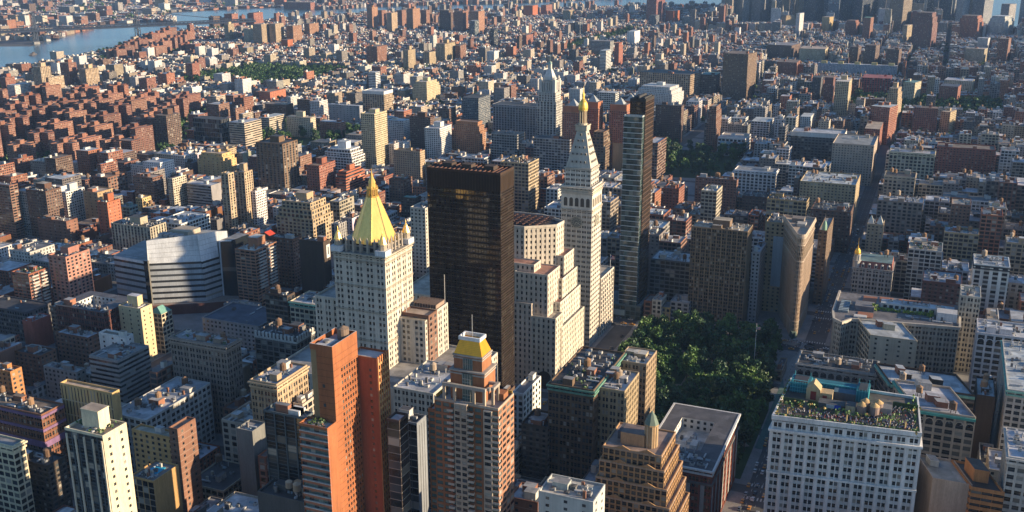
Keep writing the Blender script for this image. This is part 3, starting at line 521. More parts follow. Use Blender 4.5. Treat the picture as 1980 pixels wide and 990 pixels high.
('white_grid_dorm', 'building', 'white square-gridded block between the brick pyramid-roofed towers', -533.5, -497.5, 1900.2, 1923.6, 41.4, 'white2', 'silver', 'grid', 't1', 0, 0, (1155, 180, 1197, 212)),
('dark_brick_slab', 'building', 'very dark brick apartment slab right of the slim glass tower top', -356.0, -313.1, 1662.6, 1680.2, 60.7, 'dkbrick', 'dark', 'pun2', 'b2', 0, 0, (1268, 205, 1323, 265)),
('white_stepped_flats', 'building', 'white stepped apartment block with roof towers, upper centre right', -485.1, -409.0, 1984.1, 2045.8, 45.0, 'white2', 'silver', 'pun2', 'B1s', 8, 0, (1230, 170, 1323, 205)),
('tan_lofts_back', 'building', 'wide tan loft with a lit end behind the white stepped apartment block', -523.2, -409.7, 2136.0, 2201.5, 52.6, 'tan2', 'dark', 'strips2', 'b3', 8, 0, (1237, 145, 1357, 185)),
('teal_roof_loft', 'building', 'dark teal-roofed loft right of the wide tan loft', -401.0, -368.1, 2193.7, 2241.1, 47.9, 'dkbrown', 'tealroof', 'strips2', 'b1', 0, 0, (1355, 145, 1394, 180)),
('brown_monolith', 'building', 'big plain brown twin-slab apartment tower, upper right of centre', -354.0, -301.2, 2176.1, 2233.4, 94.8, 'brown2', 'brown', 'pun2', 'b2', 8, 0, (1399, 105, 1464, 190)),
('thin_tan_tower', 'building', 'thin tan gridded tower standing left of the far leafy square', -258.8, -244.3, 1604.6, 1647.4, 70.3, 'brownbrick', 'tan', 'grid2', 's', 0, 0, (1368, 208, 1397, 295)),
('colour_panel_store', 'building', 'pale store block with blue and red window panels beside the far leafy square', -236.1, -194.4, 1584.3, 1632.2, 27.3, 'white2', 'cream', 'store', 'b2', 0, 0, (1388, 270, 1452, 298)),
('white_cube_loft', 'building', 'bright white cube loft with square windows, right of the thin tan tower', -210.0, -180.8, 1722.1, 1769.4, 33.5, 'white', 'silver', 'grid', '', 0, 0, (1453, 236, 1497, 266)),
('cream_gold_hotel', 'building', 'cream hotel block with stepped crown above the tall yellow tower, upper middle', -921.9, -888.9, 1882.2, 1942.9, 44.7, 'yelltan', 'cream', 'pun2', 'sB1', 0, 0, (797, 160, 851, 198)),
('white_crown_tower', 'building', 'brown tower with a scalloped white crown left of the cream hotel block', -939.8, -894.0, 1716.7, 1750.5, 46.9, 'tan2', 'silver', 'strips2', 't1w', 0, 0, (701, 178, 759, 218)),
('white_round_flats', 'building', 'white rounded stack of flats behind the white-crowned brown tower', -1081.2, -1063.2, 1979.6, 1999.7, 47.0, 'white2', 'silver', 'rib', '', 0, 0, (712, 140, 735, 175)),
('concrete_hospital', 'building', 'pale windowless modernist block left of the white-crowned brown tower', -946.8, -882.2, 1607.7, 1618.5, 36.7, 'greyst', 'silver', 'few', 'b2', 0, 0, (635, 205, 701, 236)),
('dark_teal_tower', 'building', 'dark blue-green tower under netting left of the grey stone office', -684.9, -653.8, 1618.0, 1668.1, 61.2, 'slate', 'dark', 'grid2', 'b1', 0, 0, (893, 190, 948, 250)),
('orange_brown_hotel', 'building', 'square orange-brown hotel with cornice, left of the dark blue-green tower', -618.4, -571.2, 1442.2, 1463.4, 51.3, 'orange2', 'brown', 'pun2', 'sc', 0, 0, (874, 238, 939, 296)),
('white_flats_tower', 'building', 'white stepped apartment tower left of the orange-brown hotel', -641.1, -615.9, 1394.2, 1434.9, 46.7, 'white', 'silver', 'grid2', 'B1', 0, 0, (821, 250, 873, 303)),
('dark_crown_flats', 'building', 'dark brown brick apartment block with turrets left of the white stepped tower', -686.6, -650.6, 1432.0, 1446.1, 56.0, 'dkbrick', 'brown', 'pun2', 'B1', 0, 0, (792, 228, 840, 285)),
('small_cream_flats', 'building', 'white and blue gridded flats right of the tall yellow tower', -756.3, -725.8, 1483.0, 1506.0, 38.7, 'white2', 'silver', 'grid2', 'b1', 0, 0, (748, 234, 793, 268)),
('tan_low_flats', 'building', 'tan low flats with brick roof house behind the black glass tower', -603.2, -563.1, 1229.7, 1243.7, 45.4, 'tan', 'brown', 'pun2', 'b2', 0, 0, (761, 295, 812, 345)),
('white_block_back', 'building', 'pale stone loft behind the black glass tower, partly seen', -544.9, -502.9, 1425.3, 1455.3, 39.7, 'greyst', 'brown', 'loft', 'b3', 0, 0, (950, 262, 1000, 300)),
('beige_ribbon_clinic', 'building', 'beige ribbon-window clinic with stepped roof, left of centre', -972.9, -952.2, 1435.0, 1480.8, 37.4, 'beige', 'silver', 'rib', 'b2', 0, 0, (500, 228, 551, 262)),
('cream_ribs_clinic', 'building', 'cream block with square roof house between the beige clinic and the leafy square', -947.8, -899.4, 1477.0, 1492.7, 34.2, 'cream', 'tan', 'pun2', 'B1', 0, 0, (553, 228, 610, 258)),
('brick_white_dorm', 'building', 'red brick and white dormitory beside the small leafy square', -877.9, -837.9, 1470.3, 1488.0, 31.2, 'brick', 'silver', 'pun2', 'b1', 0, 0, (617, 237, 668, 264)),
('brown_lit_block', 'building', 'brown block with a bright orange lit end, upper left of centre', -1077.5, -1032.1, 1597.3, 1622.0, 31.7, 'dkbrick', 'brown', 'pun2', 'b1', 0, 0, (512, 203, 567, 228)),
('orange_school', 'building', 'low wide orange brick school, upper left of centre', -1222.5, -1194.6, 1777.1, 1831.8, 24.0, 'redor', 'brown', 'few', 'b2', 0, 0, (500, 178, 552, 196)),
('twin_concrete_tower', 'building', 'brown concrete tower of three slabs with pale edges, above the red housing', -1069.4, -1045.9, 1297.4, 1330.0, 55.9, 'dkbrick', 'brown', 'ribs', 'B1', 0, 0, (298, 224, 348, 286)),
('black_grid_hospital', 'building', 'black hospital block with a bright white frame grid, left', -1045.6, -989.1, 1357.8, 1382.8, 43.6, 'dkgrey', 'dark', 'frames', '', 0, 0, (372, 232, 427, 278)),
('beige_ribbon_hospital', 'building', 'beige hospital with bold window ribbons left of the dark golden tower', -965.0, -935.3, 1346.2, 1390.9, 43.7, 'beige', 'silver', 'rib', 'b2', 0, 0, (442, 238, 505, 285)),
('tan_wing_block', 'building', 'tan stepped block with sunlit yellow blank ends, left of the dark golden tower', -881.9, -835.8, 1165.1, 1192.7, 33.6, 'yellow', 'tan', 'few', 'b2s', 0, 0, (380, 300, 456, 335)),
('grey_tan_school', 'building', 'grey-tan stepped building right below the black hospital block', -912.6, -875.6, 1225.1, 1245.1, 27.1, 'tan', 'brown', 'pun2', 'b2', 0, 0, (400, 290, 440, 315)),
('cream_twin_flats', 'building', 'cream riverside tower standing tallest in its group, far left', -1700.5, -1677.3, 1650.8, 1677.1, 67.8, 'tan2', 'tan', 'ribs', 'B1', 0, 0, (62, 130, 97, 188)),
('tan_river_slab', 'building', 'bright tan gridded slab in front of the cream riverside tower', -1682.5, -1671.0, 1661.6, 1704.0, 45.3, 'tan2', 'tan', 'grid2', '', 0, 0, (85, 150, 123, 187)),
('tan_low_slab', 'building', 'low bright tan slab right of the cream riverside tower', -1597.5, -1558.7, 1618.2, 1641.9, 31.3, 'tan2', 'tan', 'grid2', '', 0, 0, (115, 173, 160, 198)),
('brown_river_slab', 'building', 'tall brown and cream riverside tower right of the tallest cream one', -1790.5, -1764.2, 1811.6, 1834.7, 56.4, 'brick', 'tan', 'ribs', 'B1', 0, 0, (115, 122, 147, 166)),
('brown_river_block', 'building', 'square brown riverside block at the right end of the riverside group', -1735.5, -1715.8, 1811.6, 1850.9, 44.5, 'tan', 'brown', 'ribs', 'B1', 0, 0, (152, 134, 190, 168)),
('white_river_block', 'building', 'low white gridded riverside block at the left edge', -1754.4, -1732.4, 1627.8, 1667.3, 30.2, 'white2', 'silver', 'grid2', '', 0, 0, (13, 165, 57, 190)),
('red_river_stack', 'building', 'red riverside block with a raised stack at the left edge', -1844.4, -1829.0, 1691.7, 1716.9, 34.7, 'brickred', 'brown', 'pun2', 'B1', 0, 0, (0, 150, 28, 178)),
('lone_brown_tower', 'building', 'lone dark red-brown tower rising from low roofs, left of the long tree belt', -1599.3, -1579.4, 2008.3, 2034.5, 42.3, 'brickred', 'brown', 'pun2', 'b1', 0, 0, (358, 123, 385, 156)),
('tan_far_tower', 'building', 'slim tan tower among brown far towers near the bridge', -2146.8, -2130.0, 2864.3, 2894.4, 60.4, 'tan', 'tan', 'ribs', 'B1', 0, 0, (433, 47, 452, 80)),
('cream_far_tower', 'building', 'cream far tower with a raised core right of the bridge approach', -2065.4, -2044.9, 2856.7, 2912.8, 49.9, 'cream', 'cream', 'ribs', 'B1', 0, 0, (470, 55, 500, 82)),
('brown_far_tower', 'building', 'dark brown square far tower right of the bridge', -2536.3, -2514.6, 3273.4, 3319.7, 51.2, 'dkbrick', 'brown', 'pun2', 'b1', 0, 0, (403, 32, 427, 56)),
('brown_wide_tower', 'building', 'wide brown far tower beside the dark square far tower', -2498.9, -2462.8, 3319.3, 3357.4, 59.1, 'brickred', 'brown', 'pun2', 'b1', 0, 0, (433, 27, 460, 55)),
('red_far_tower', 'building', 'reddish brown far tower next to the slim tan tower', -2455.6, -2431.3, 3412.6, 3472.9, 58.1, 'brickred', 'brown', 'pun2', 'b1', 0, 0, (480, 25, 508, 52)),
('coop_slab', 'building', 'long tan cooperative slab, first from the left of the far row', -2000.5, -1966.5, 2820.8, 2862.6, 67.6, 'tan2', 'tan', 'ribs', 'b1', 0, 0, (488, 47, 520, 86)),
('coop_slab', 'building', 'tan cooperative slab with bright end, second from the left of the far row', -1958.8, -1934.9, 2851.9, 2897.7, 67.9, 'tan2', 'tan', 'ribs', 'b1', 0, 0, (520, 46, 548, 85)),
('coop_slab', 'building', 'orange-tan cooperative slab at the right end of the far row', -1918.3, -1892.4, 2887.3, 2937.5, 60.0, 'orange2', 'tan', 'ribs', 'b1', 0, 0, (553, 50, 583, 84)),
('red_cube_school', 'building', 'plain red cube building below the tan cooperative slabs', -1846.9, -1822.0, 2752.3, 2780.3, 28.9, 'redor', 'brown', 'blank', '', 0, 0, (543, 77, 566, 94)),
('orange_far_slab', 'building', 'orange brown far slab standing alone right of the cooperative row', -2018.0, -1996.6, 3139.6, 3198.6, 46.6, 'orange2', 'brown', 'ribs', 'b1', 0, 0, (588, 46, 616, 70)),
('tall_brick_tower', 'building', 'tall orange-brown far tower, leftmost of the big brown cluster', -1961.1, -1938.8, 3475.7, 3518.3, 85.8, 'orange2', 'brown', 'pun2', 'B1', 0, 0, (709, 14, 730, 57)),
('tan_short_tower', 'building', 'shorter tan tower in front of the leftmost brown far towers', -1821.7, -1800.3, 3376.8, 3419.3, 73.8, 'tan', 'tan', 'pun2', 'b1', 0, 0, (747, 25, 768, 63)),
('tall_brick_tower', 'building', 'tall brown far tower with lit right side in the middle of the brown cluster', -1809.3, -1783.1, 3508.0, 3566.1, 81.4, 'orange2', 'brown', 'pun2', 'B1', 0, 0, (786, 17, 812, 58)),
('brown_far_block', 'building', 'dull brown far tower between the two tall lit ones', -1983.3, -1967.3, 3598.4, 3630.9, 66.8, 'brick', 'brown', 'pun2', '', 0, 0, (731, 20, 746, 50)),
('brown_far_block', 'building', 'dull brown far block behind the shorter tan tower', -1911.8, -1893.6, 3625.8, 3659.4, 66.8, 'brick', 'brown', 'pun2', '', 0, 0, (769, 20, 785, 50)),
('brown_far_block', 'building', 'brown far block right of the tallest lit cluster tower', -1854.6, -1829.6, 3706.2, 3737.3, 63.5, 'brick', 'brown', 'pun2', '', 0, 0, (813, 20, 831, 48)),
('dark_far_row', 'building', 'dark brown far slab at the left of the right-hand brown row', -1662.3, -1624.3, 3489.9, 3524.6, 80.1, 'dkbrick', 'brown', 'pun2', 'b1', 0, 0, (850, 20, 876, 60)),
('dark_far_row', 'building', 'dark brown far slab in the middle of the right-hand brown row', -1591.8, -1556.6, 3466.0, 3510.1, 79.2, 'brick', 'brown', 'pun2', 'b1', 0, 0, (878, 22, 905, 62)),
('dark_far_row', 'building', 'brown far slab with lit end at the right of the brown row', -1521.9, -1485.3, 3444.7, 3498.8, 81.9, 'orange2', 'brown', 'pun2', 'b1', 0, 0, (907, 22, 937, 64)),
('blue_glass_condo', 'building', 'pale blue glass condominium in front of the right-hand brown row', -1473.5, -1453.7, 3344.1, 3378.8, 56.9, 'bluegl2', 'silver', 'glass', '', 0, 0, (908, 40, 926, 70)),
('brown_mid_tower', 'building', 'brown and tan tower pair with dark gap, among low roofs above the white-crowned tower', -1370.3, -1336.9, 2463.2, 2516.5, 50.2, 'brick', 'brown', 'ribs', 'b1', 0, 0, (708, 90, 748, 123)),
('tan_mid_tower', 'building', 'slender tan tower right of the brown and tan pair among low roofs', -1209.2, -1194.3, 2372.7, 2412.0, 53.9, 'tan', 'brown', 'ribs', 'B1', 0, 0, (779, 97, 803, 136)),
('tan_mid_block', 'building', 'lower tan tower third in the string of towers among low roofs', -1205.0, -1186.6, 2475.0, 2511.3, 39.4, 'tan', 'brown', 'ribs', '', 0, 0, (818, 101, 842, 128)),
('double_mid_tower', 'building', 'tall double tower with brown top, fourth in the string of towers among low roofs', -1214.8, -1188.1, 2570.9, 2635.5, 52.6, 'tan', 'brown', 'ribs', 'B1', 0, 0, (843, 85, 880, 120)),
('brown_end_tower', 'building', 'brown tower ending the string of towers among low roofs', -1181.3, -1165.6, 2621.2, 2658.0, 44.8, 'brick', 'brown', 'ribs', '', 0, 0, (880, 88, 901, 117)),
('dark_glass_hotel', 'building', 'dark blue glass sliver tower right of the string of towers', -1243.4, -1231.2, 3001.9, 3034.2, 59.8, 'navygl', 'dark', 'glass', '', 0, 0, (948, 56, 963, 92)),
('plaza_tower', 'building', 'huge dull red tower at the top centre, cut off by the picture edge', -1076.7, -1030.7, 4178.0, 4246.9, 121.9, 'dkredfar', 'brown', 'ribs', '', 16, 0, (1251, -14, 1287, 44)),
('court_red_block', 'building', 'orange-red block beside the huge dull red tower', -1009.2, -970.5, 4229.8, 4284.2, 49.3, 'redor', 'brown', 'blank', '', 16, 0, (1287, 21, 1316, 44)),
('dark_cube_hotel', 'building', 'dark teal cube in front of the huge dull red tower', -1019.5, -992.5, 4031.5, 4086.1, 42.5, 'slate', 'dark', 'grid2', '', 0, 0, (1255, 30, 1275, 50)),
('white_blade_hotel', 'building', 'white blade-like block with dark base along the wide tree-lined road', -867.2, -843.5, 3222.0, 3287.1, 46.3, 'white', 'silver', 'few', '', 0, 0, (1213, 61, 1238, 88)),
('grey_glass_dorm', 'building', 'grey slab dormitory below the tree-lined road', -873.9, -815.0, 2877.1, 2911.7, 45.7, 'greyst', 'grey', 'rib', '', 0, 0, (1142, 80, 1187, 108)),
('white_wave_condo', 'building', 'white and blue striped curving condominium tower', -725.2, -709.0, 2504.8, 2547.6, 57.5, 'white2', 'silver', 'rib', '', 0, 0, (1160, 98, 1182, 140)),
('brown_slim_tower', 'building', 'slim brown tower right of the white striped condominium', -729.1, -716.4, 2638.0, 2675.1, 63.6, 'brickred', 'brown', 'few', 's', 0, 0, (1188, 84, 1205, 128)),
('red_box_far', 'building', 'plain red far block by the river at the upper centre', -1685.4, -1641.0, 4364.7, 4427.6, 49.9, 'redor', 'brown', 'blank', '', 0, 0, (1012, 11, 1040, 32)),
('brown_box_far', 'building', 'twin brown far block right of the plain red one', -1634.3, -1609.5, 4449.0, 4528.2, 48.3, 'brickred', 'brown', 'pun2', '', 0, 0, (1046, 10, 1068, 30)),
('tan_far_pair', 'building', 'pale tan far block among low roofs, upper centre', -1432.6, -1405.1, 4179.6, 4251.3, 45.2, 'tan', 'tan', 'ribs', '', 0, 0, (1088, 20, 1111, 40)),
('glassy_far_slab', 'building', 'dark glass far slab with lit brown side, upper centre', -1147.0, -1135.5, 3521.8, 3572.1, 47.6, 'slate', 'brown', 'rib', '', 0, 0, (1112, 43, 1127, 68)),
('red_low_far', 'building', 'reddish far tower left of the tree-lined road, top centre', -1163.3, -1149.3, 3069.0, 3126.4, 38.1, 'brickred', 'brown', 'pun2', '', 0, 0, (1010, 68, 1031, 90)),
('hazy_grey_tower', 'building', 'hazy grey tower with lit edge, left end of the far downtown cluster', -745.7, -711.7, 4327.1, 4373.2, 132.4, 'greyst', 'grey', 'ribs', '', 28, 0, (1425, -20, 1452, 42)),
('hazy_slab_tower', 'building', 'hazy pale slab at the left of the far downtown cluster', -689.4, -645.5, 4351.5, 4411.9, 128.2, 'greyst', 'grey', 'grid2', '', 28, 0, (1455, -18, 1490, 42)),
('hazy_tan_tower', 'building', 'slim tan far tower with a lit edge, second in the far downtown cluster', -526.2, -501.2, 4404.8, 4448.4, 111.9, 'tan', 'tan', 'ribs', '', 20, 0, (1535, -10, 1556, 42)),
('ornate_civic_tower', 'building', 'pale stepped civic tower with a small spire in the far downtown cluster', -549.4, -514.3, 4166.5, 4212.9, 44.9, 'tan', 'tan', 'pun2', 'sS', 48, 0, (1510, 30, 1540, 50)),
('hazy_twin_tower', 'building', 'dark and tan ribbed tower in the middle of the far downtown cluster', -489.3, -437.3, 4428.3, 4500.1, 136.0, 'slate', 'grey', 'ribs', '', 20, 0, (1557, -22, 1596, 42)),
('white_needle_flats', 'building', 'slim bright white tower in front of the far downtown cluster', -410.5, -398.0, 3667.6, 3708.0, 85.0, 'white', 'silver', 'grid2', '', 12, 0, (1540, 26, 1555, 74)),
('cream_far_flats', 'building', 'cream far block with lit yellow side beside the slim bright white tower', -357.9, -330.8, 3951.7, 3989.7, 56.8, 'yellow', 'tan', 'pun2', '', 16, 0, (1590, 33, 1612, 62)),
('dark_glass_tower', 'building', 'tall dark glass tower with tan edge in the far downtown cluster', -305.6, -256.8, 4404.8, 4473.8, 131.4, 'navygl', 'dark', 'ribs', '', 36, 0, (1651, -18, 1693, 45)),
('grey_lace_tower', 'building', 'grey gridded tower left of the tall dark glass tower in the far cluster', -364.1, -325.0, 4531.8, 4587.7, 109.0, 'slate', 'grey', 'grid2', '', 16, 0, (1622, -10, 1650, 40)),
('twin_red_far', 'building', 'reddish gabled far block below the grey gridded tower', -264.9, -227.7, 3805.9, 3858.8, 56.2, 'brickred', 'brown', 'pun2', 's', 12, 0, (1634, 40, 1664, 70)),
('green_roof_tower', 'building', 'dark brown tower with a tiny green roof, lower part of the far cluster', -194.3, -170.7, 3670.6, 3705.5, 76.5, 'brick', 'greenroof', 'pun2', '', 12, 0, (1670, 34, 1690, 78)),
('dark_twin_tower', 'building', 'very tall dark brown tower with a lit edge, cut off by the top edge', -140.3, -89.7, 4042.1, 4108.4, 169.6, 'brown3', 'dark', 'ribs', '', 24, 0, (1725, -30, 1768, 62)),
('cream_foot_flats', 'building', 'small cream tower at the foot of the very tall dark brown tower', -67.7, -52.6, 3597.5, 3642.5, 59.7, 'tan', 'tan', 'grid2', '', 20, 0, (1746, 49, 1766, 84)),
('telephone_tower', 'building', 'broad dark maroon stepped tower right of the very tall dark brown one', -34.4, 23.9, 3422.5, 3486.6, 110.3, 'maroon', 'brown', 'ribs', 's', 12, 0, (1767, 25, 1816, 96)),
('hazy_blue_tower', 'building', 'hazy blue-grey slab behind the broad dark maroon stepped tower', 18.3, 69.2, 4677.0, 4739.8, 112.6, 'slate', 'grey', 'grid2', '', 16, 0, (1818, -12, 1852, 40)),
('hazy_blue_tower', 'building', 'hazy pale blue slab between the two stepped brick towers', 83.0, 111.8, 4541.1, 4583.9, 125.0, 'bluegl2', 'grey', 'grid2', '', 32, 0, (1853, -15, 1878, 45)),
('red_stepped_tower', 'building', 'red brick stepped ziggurat tower in the haze near the right corner', 94.8, 157.4, 3847.8, 3915.0, 77.9, 'redor', 'brown', 'ribs', 's', 16, 0, (1855, 31, 1904, 76)),
('hazy_big_slab', 'building', 'hazy grey-blue tower behind the red brick ziggurat', 139.3, 187.1, 4539.6, 4609.6, 145.6, 'slate', 'grey', 'grid2', '', 28, 0, (1885, -25, 1925, 45)),
('hazy_end_slab', 'building', 'hazy grey tower near the right end of the far skyline', 239.3, 272.1, 4430.1, 4476.8, 88.3, 'greyst', 'grey', 'ribs', '', 32, 0, (1937, 8, 1966, 50)),
('white_terraced_flats', 'building', 'pale terraced apartment block in the haze at the right edge', 190.3, 246.9, 4041.7, 4121.1, 66.2, 'white2', 'silver', 'rib', 's', 24, 0, (1913, 32, 1963, 68)),
('silver_tower', 'building', 'dark brown square tower, left of three alike towers', -166.8, -144.1, 2917.0, 2952.6, 48.9, 'dkbrick', 'brown', 'grid2', 'b1', 8, 0, (1643, 91, 1666, 125)),
('silver_tower', 'building', 'dark brown square tower, middle of three alike towers', -125.5, -97.8, 2871.1, 2908.3, 58.5, 'dkbrick', 'brown', 'grid2', 'b1', 12, 0, (1673, 88, 1702, 130)),
('silver_tower', 'building', 'dark brown square tower, right of three alike towers', -66.8, -36.1, 2763.8, 2796.0, 59.9, 'dkbrick', 'brown', 'grid2', 'b1', 8, 0, (1714, 96, 1744, 141)),
('brown_lowrise_mass', 'building', 'brown loft block left of the three alike dark towers', -307.2, -259.3, 2610.0, 2673.7, 35.3, 'brick', 'brown', 'pun2', 'b1', 0, 0, (1502, 121, 1548, 147)),
('tan_lowrise_mass', 'building', 'dark loft row with a lit tan end, above the brown loft block', -395.4, -325.4, 2987.3, 3074.5, 40.7, 'dkbrick', 'grey', 'pun2', 'b1', 8, 0, (1483, 88, 1548, 114)),
('yellow_lofts', 'building', 'pale yellow loft group left of the three alike dark towers', -298.0, -230.1, 2940.5, 3014.1, 38.4, 'yelltan', 'tan', 'pun2', 'b2', 0, 0, (1546, 95, 1602, 120)),
('blue_panel_slab', 'building', 'long pale slab with blue panels below the three alike dark towers', -222.7, -34.5, 2706.3, 2728.3, 25.6, 'bluegl2', 'silver', 'grid2', 'b3', 0, 0, (1580, 128, 1735, 147)),
('red_library', 'building', 'deep red cube library with dark window slots and a red roof', -88.4, -31.0, 2354.0, 2416.0, 36.9, 'deepred', 'brickroof', 'strips2', 'b1', 0, 0, (1667, 152, 1722, 184)),
('cream_flats_tower', 'building', 'cream gridded apartment tower left of the deep red library', -110.0, -86.2, 2011.0, 2072.1, 68.7, 'yelltan', 'cream', 'grid2', 'B1', 0, 0, (1616, 158, 1648, 225)),
('dark_red_flats', 'building', 'dark red slim apartment block left of the cream gridded tower', -145.1, -128.3, 2160.3, 2198.4, 57.1, 'maroon', 'brown', 'pun2', '', 0, 0, (1595, 150, 1616, 198)),
('dark_slim_flats', 'building', 'dark grey slim block next to the dark red slim block', -174.6, -157.3, 2210.3, 2246.0, 50.0, 'dkgrey', 'dark', 'grid2', '', 0, 0, (1571, 150, 1592, 190)),
('avenue_stepped_tower', 'building', 'stepped buff apartment tower at the top of the avenue beside the red library', -14.1, 4.5, 1898.4, 1938.7, 74.2, 'tan2', 'tan', 'pun2', 'sB1', 8, 0, (1716, 172, 1747, 250)),
('cream_teal_block', 'building', 'cream block with teal roof storey right of the stepped buff tower', -2.0, 21.5, 2240.6, 2278.5, 44.3, 'cream', 'tealroof', 'grid2', 'b1', 16, 0, (1747, 160, 1782, 200)),
('red_avenue_block', 'building', 'tall red brick avenue block with white roof huts, left of the long straight avenue', -31.6, -0.8, 1766.9, 1805.3, 60.9, 'brickred', 'silver', 'pun2', 'b3', 16, 0, (1684, 208, 1737, 275)),
('red_avenue_block', 'building', 'red brick avenue block with yellow roof frame just below the taller one', -31.0, -8.3, 1688.7, 1760.5, 38.2, 'brickred', 'tan', 'pun2', 'b1', 0, 0, (1672, 250, 1708, 285)),
('red_west_block', 'building', 'red brick apartment block right of the avenue with roof tanks', 32.7, 70.0, 1881.2, 1903.2, 46.8, 'brickred', 'brown', 'pun2', 'b2t2', 0, 0, (1768, 210, 1814, 258)),
('yellow_west_block', 'building', 'tan block with a bright yellow lit side right of the red apartment block', 74.7, 89.9, 1905.8, 1940.5, 38.3, 'tan', 'tan', 'pun2', 'b1', 16, 0, (1820, 217, 1850, 256)),
('green_church_hall', 'church', 'low building with pale green copper roofs among trees, right', 137.0, 177.5, 2279.6, 2299.6, 10.2, 'beige', 'greenroof', 'few', '', 0, 0, (1887, 196, 1930, 204)),
('red_blue_block', 'building', 'red brick block with a blue-grey roof, right of the teal-roofed cream block', 66.7, 101.4, 2257.0, 2298.0, 38.0, 'brickred', 'navy', 'pun2', '', 8, 0, (1817, 168, 1859, 203)),
('white_long_block', 'building', 'long white-beige block behind the blue-roofed red block', 73.7, 129.5, 2433.9, 2481.4, 29.5, 'cream', 'silver', 'pun2', 'b2', 8, 0, (1826, 157, 1886, 182)),
('beige_gridded_tower', 'building', 'beige gridded tower in the right-hand low roofs', 116.4, 164.1, 3058.8, 3112.6, 41.3, 'beige', 'tan', 'grid2', 'b1', 12, 0, (1867, 95, 1912, 124)),
('white_small_tower', 'building', 'small white tower below the red brick ziggurat', 151.9, 182.3, 3466.2, 3496.8, 37.1, 'white2', 'silver', 'grid2', '', 12, 0, (1890, 74, 1915, 97)),
('tan_edge_tower', 'building', 'tan ribbed tower near the right edge in the low roofs', 195.9, 221.4, 3107.4, 3144.4, 66.1, 'brick', 'tan', 'ribs', 'b1', 12, 0, (1931, 75, 1956, 122)),
('white_fronted_loft', 'building', 'small white fronted loft left of the dark red slim blocks, upper right', -143.7, -126.7, 1813.5, 1855.1, 31.4, 'white', 'silver', 'pun2', '', 0, 0, (1548, 226, 1574, 256)),
('brooklyn_tower', 'building', 'tan far riverside tower on the opposite bank at the left edge', -3419.3, -3371.9, 3133.6, 3154.0, 46.4, 'tan', 'tan', 'pun2', '', 0, 0, (13, 29, 38, 50)),
('brooklyn_tower', 'building', 'brown far tower beside the tan one on the opposite bank', -3363.0, -3324.3, 3151.3, 3172.0, 48.4, 'brick', 'brown', 'pun2', '', 0, 0, (40, 28, 62, 50)),
('brooklyn_slab', 'building', 'white far slab with a bright edge on the opposite bank', -3115.7, -3076.3, 3104.3, 3135.7, 50.9, 'white2', 'silver', 'grid2', '', 0, 0, (113, 31, 140, 55)),
('brooklyn_slab', 'building', 'grey far slab on the opposite bank, left of the brighter white one', -3112.6, -3076.0, 3051.1, 3061.3, 40.7, 'greyst', 'silver', 'grid2', '', 0, 0, (94, 38, 112, 57)),
('refinery_block', 'building', 'big plain tan far block on the opposite bank at the top edge', -3601.1, -3536.5, 4195.2, 4217.7, 60.4, 'tan', 'tan', 'pun2', '', 0, 0, (298, -4, 324, 19)),
('long_white_shed', 'building', 'long low white far shed on the opposite bank', -3810.1, -3565.3, 4769.4, 4799.4, 27.8, 'white2', 'silver', 'blank', '', 0, 0, (380, -2, 450, 7)),
('long_red_shed', 'building', 'long low brick far warehouse on the opposite bank, top centre', -3032.8, -2873.7, 4478.0, 4518.0, 35.5, 'brickred', 'brown', 'pun2', '', 0, 0, (548, 5, 600, 18)),
]

def feats(s):
    d = {}; i = 0
    while i < len(s):
        k = s[i]; i += 1
        if i < len(s) and s[i].isdigit(): d[k] = int(s[i]); i += 1
        else: d[k] = 1
    return d

FACE = {'slim_cream_tower': {1: 'few', 3: 'few'}, 'blank_cream_block': {3: 'loft'}, 'tan_slab': {1: 'blank'}, 'black_glass_block': {0: 'fins'}, 'pool_building': {1: 'blank'},
        'stepped_brick_block': {0: 'pun'}, 'orange_concrete_block': {1: 'blank'}, 'brown_lit_block': {1: 'blank'}}
HERO_RECTS = []          # (left, top, right, bottom, distance) what has to stay open to view
FOOT = []                # footprints x0,x1,y0,y1 already built on
def rnd_shift(col, rng, a=.12):
    k = 1 + rng.uniform(-a, a); return tuple(min(.8, c * k * (1 + rng.uniform(-.03, .03))) for c in col)

def rot_pts(P, px, py, ang):
    c, s = math.cos(ang), math.sin(ang)
    return [(px + (x - px) * c - (y - py) * s, py + (x - px) * s + (y - py) * c) for x, y in P]

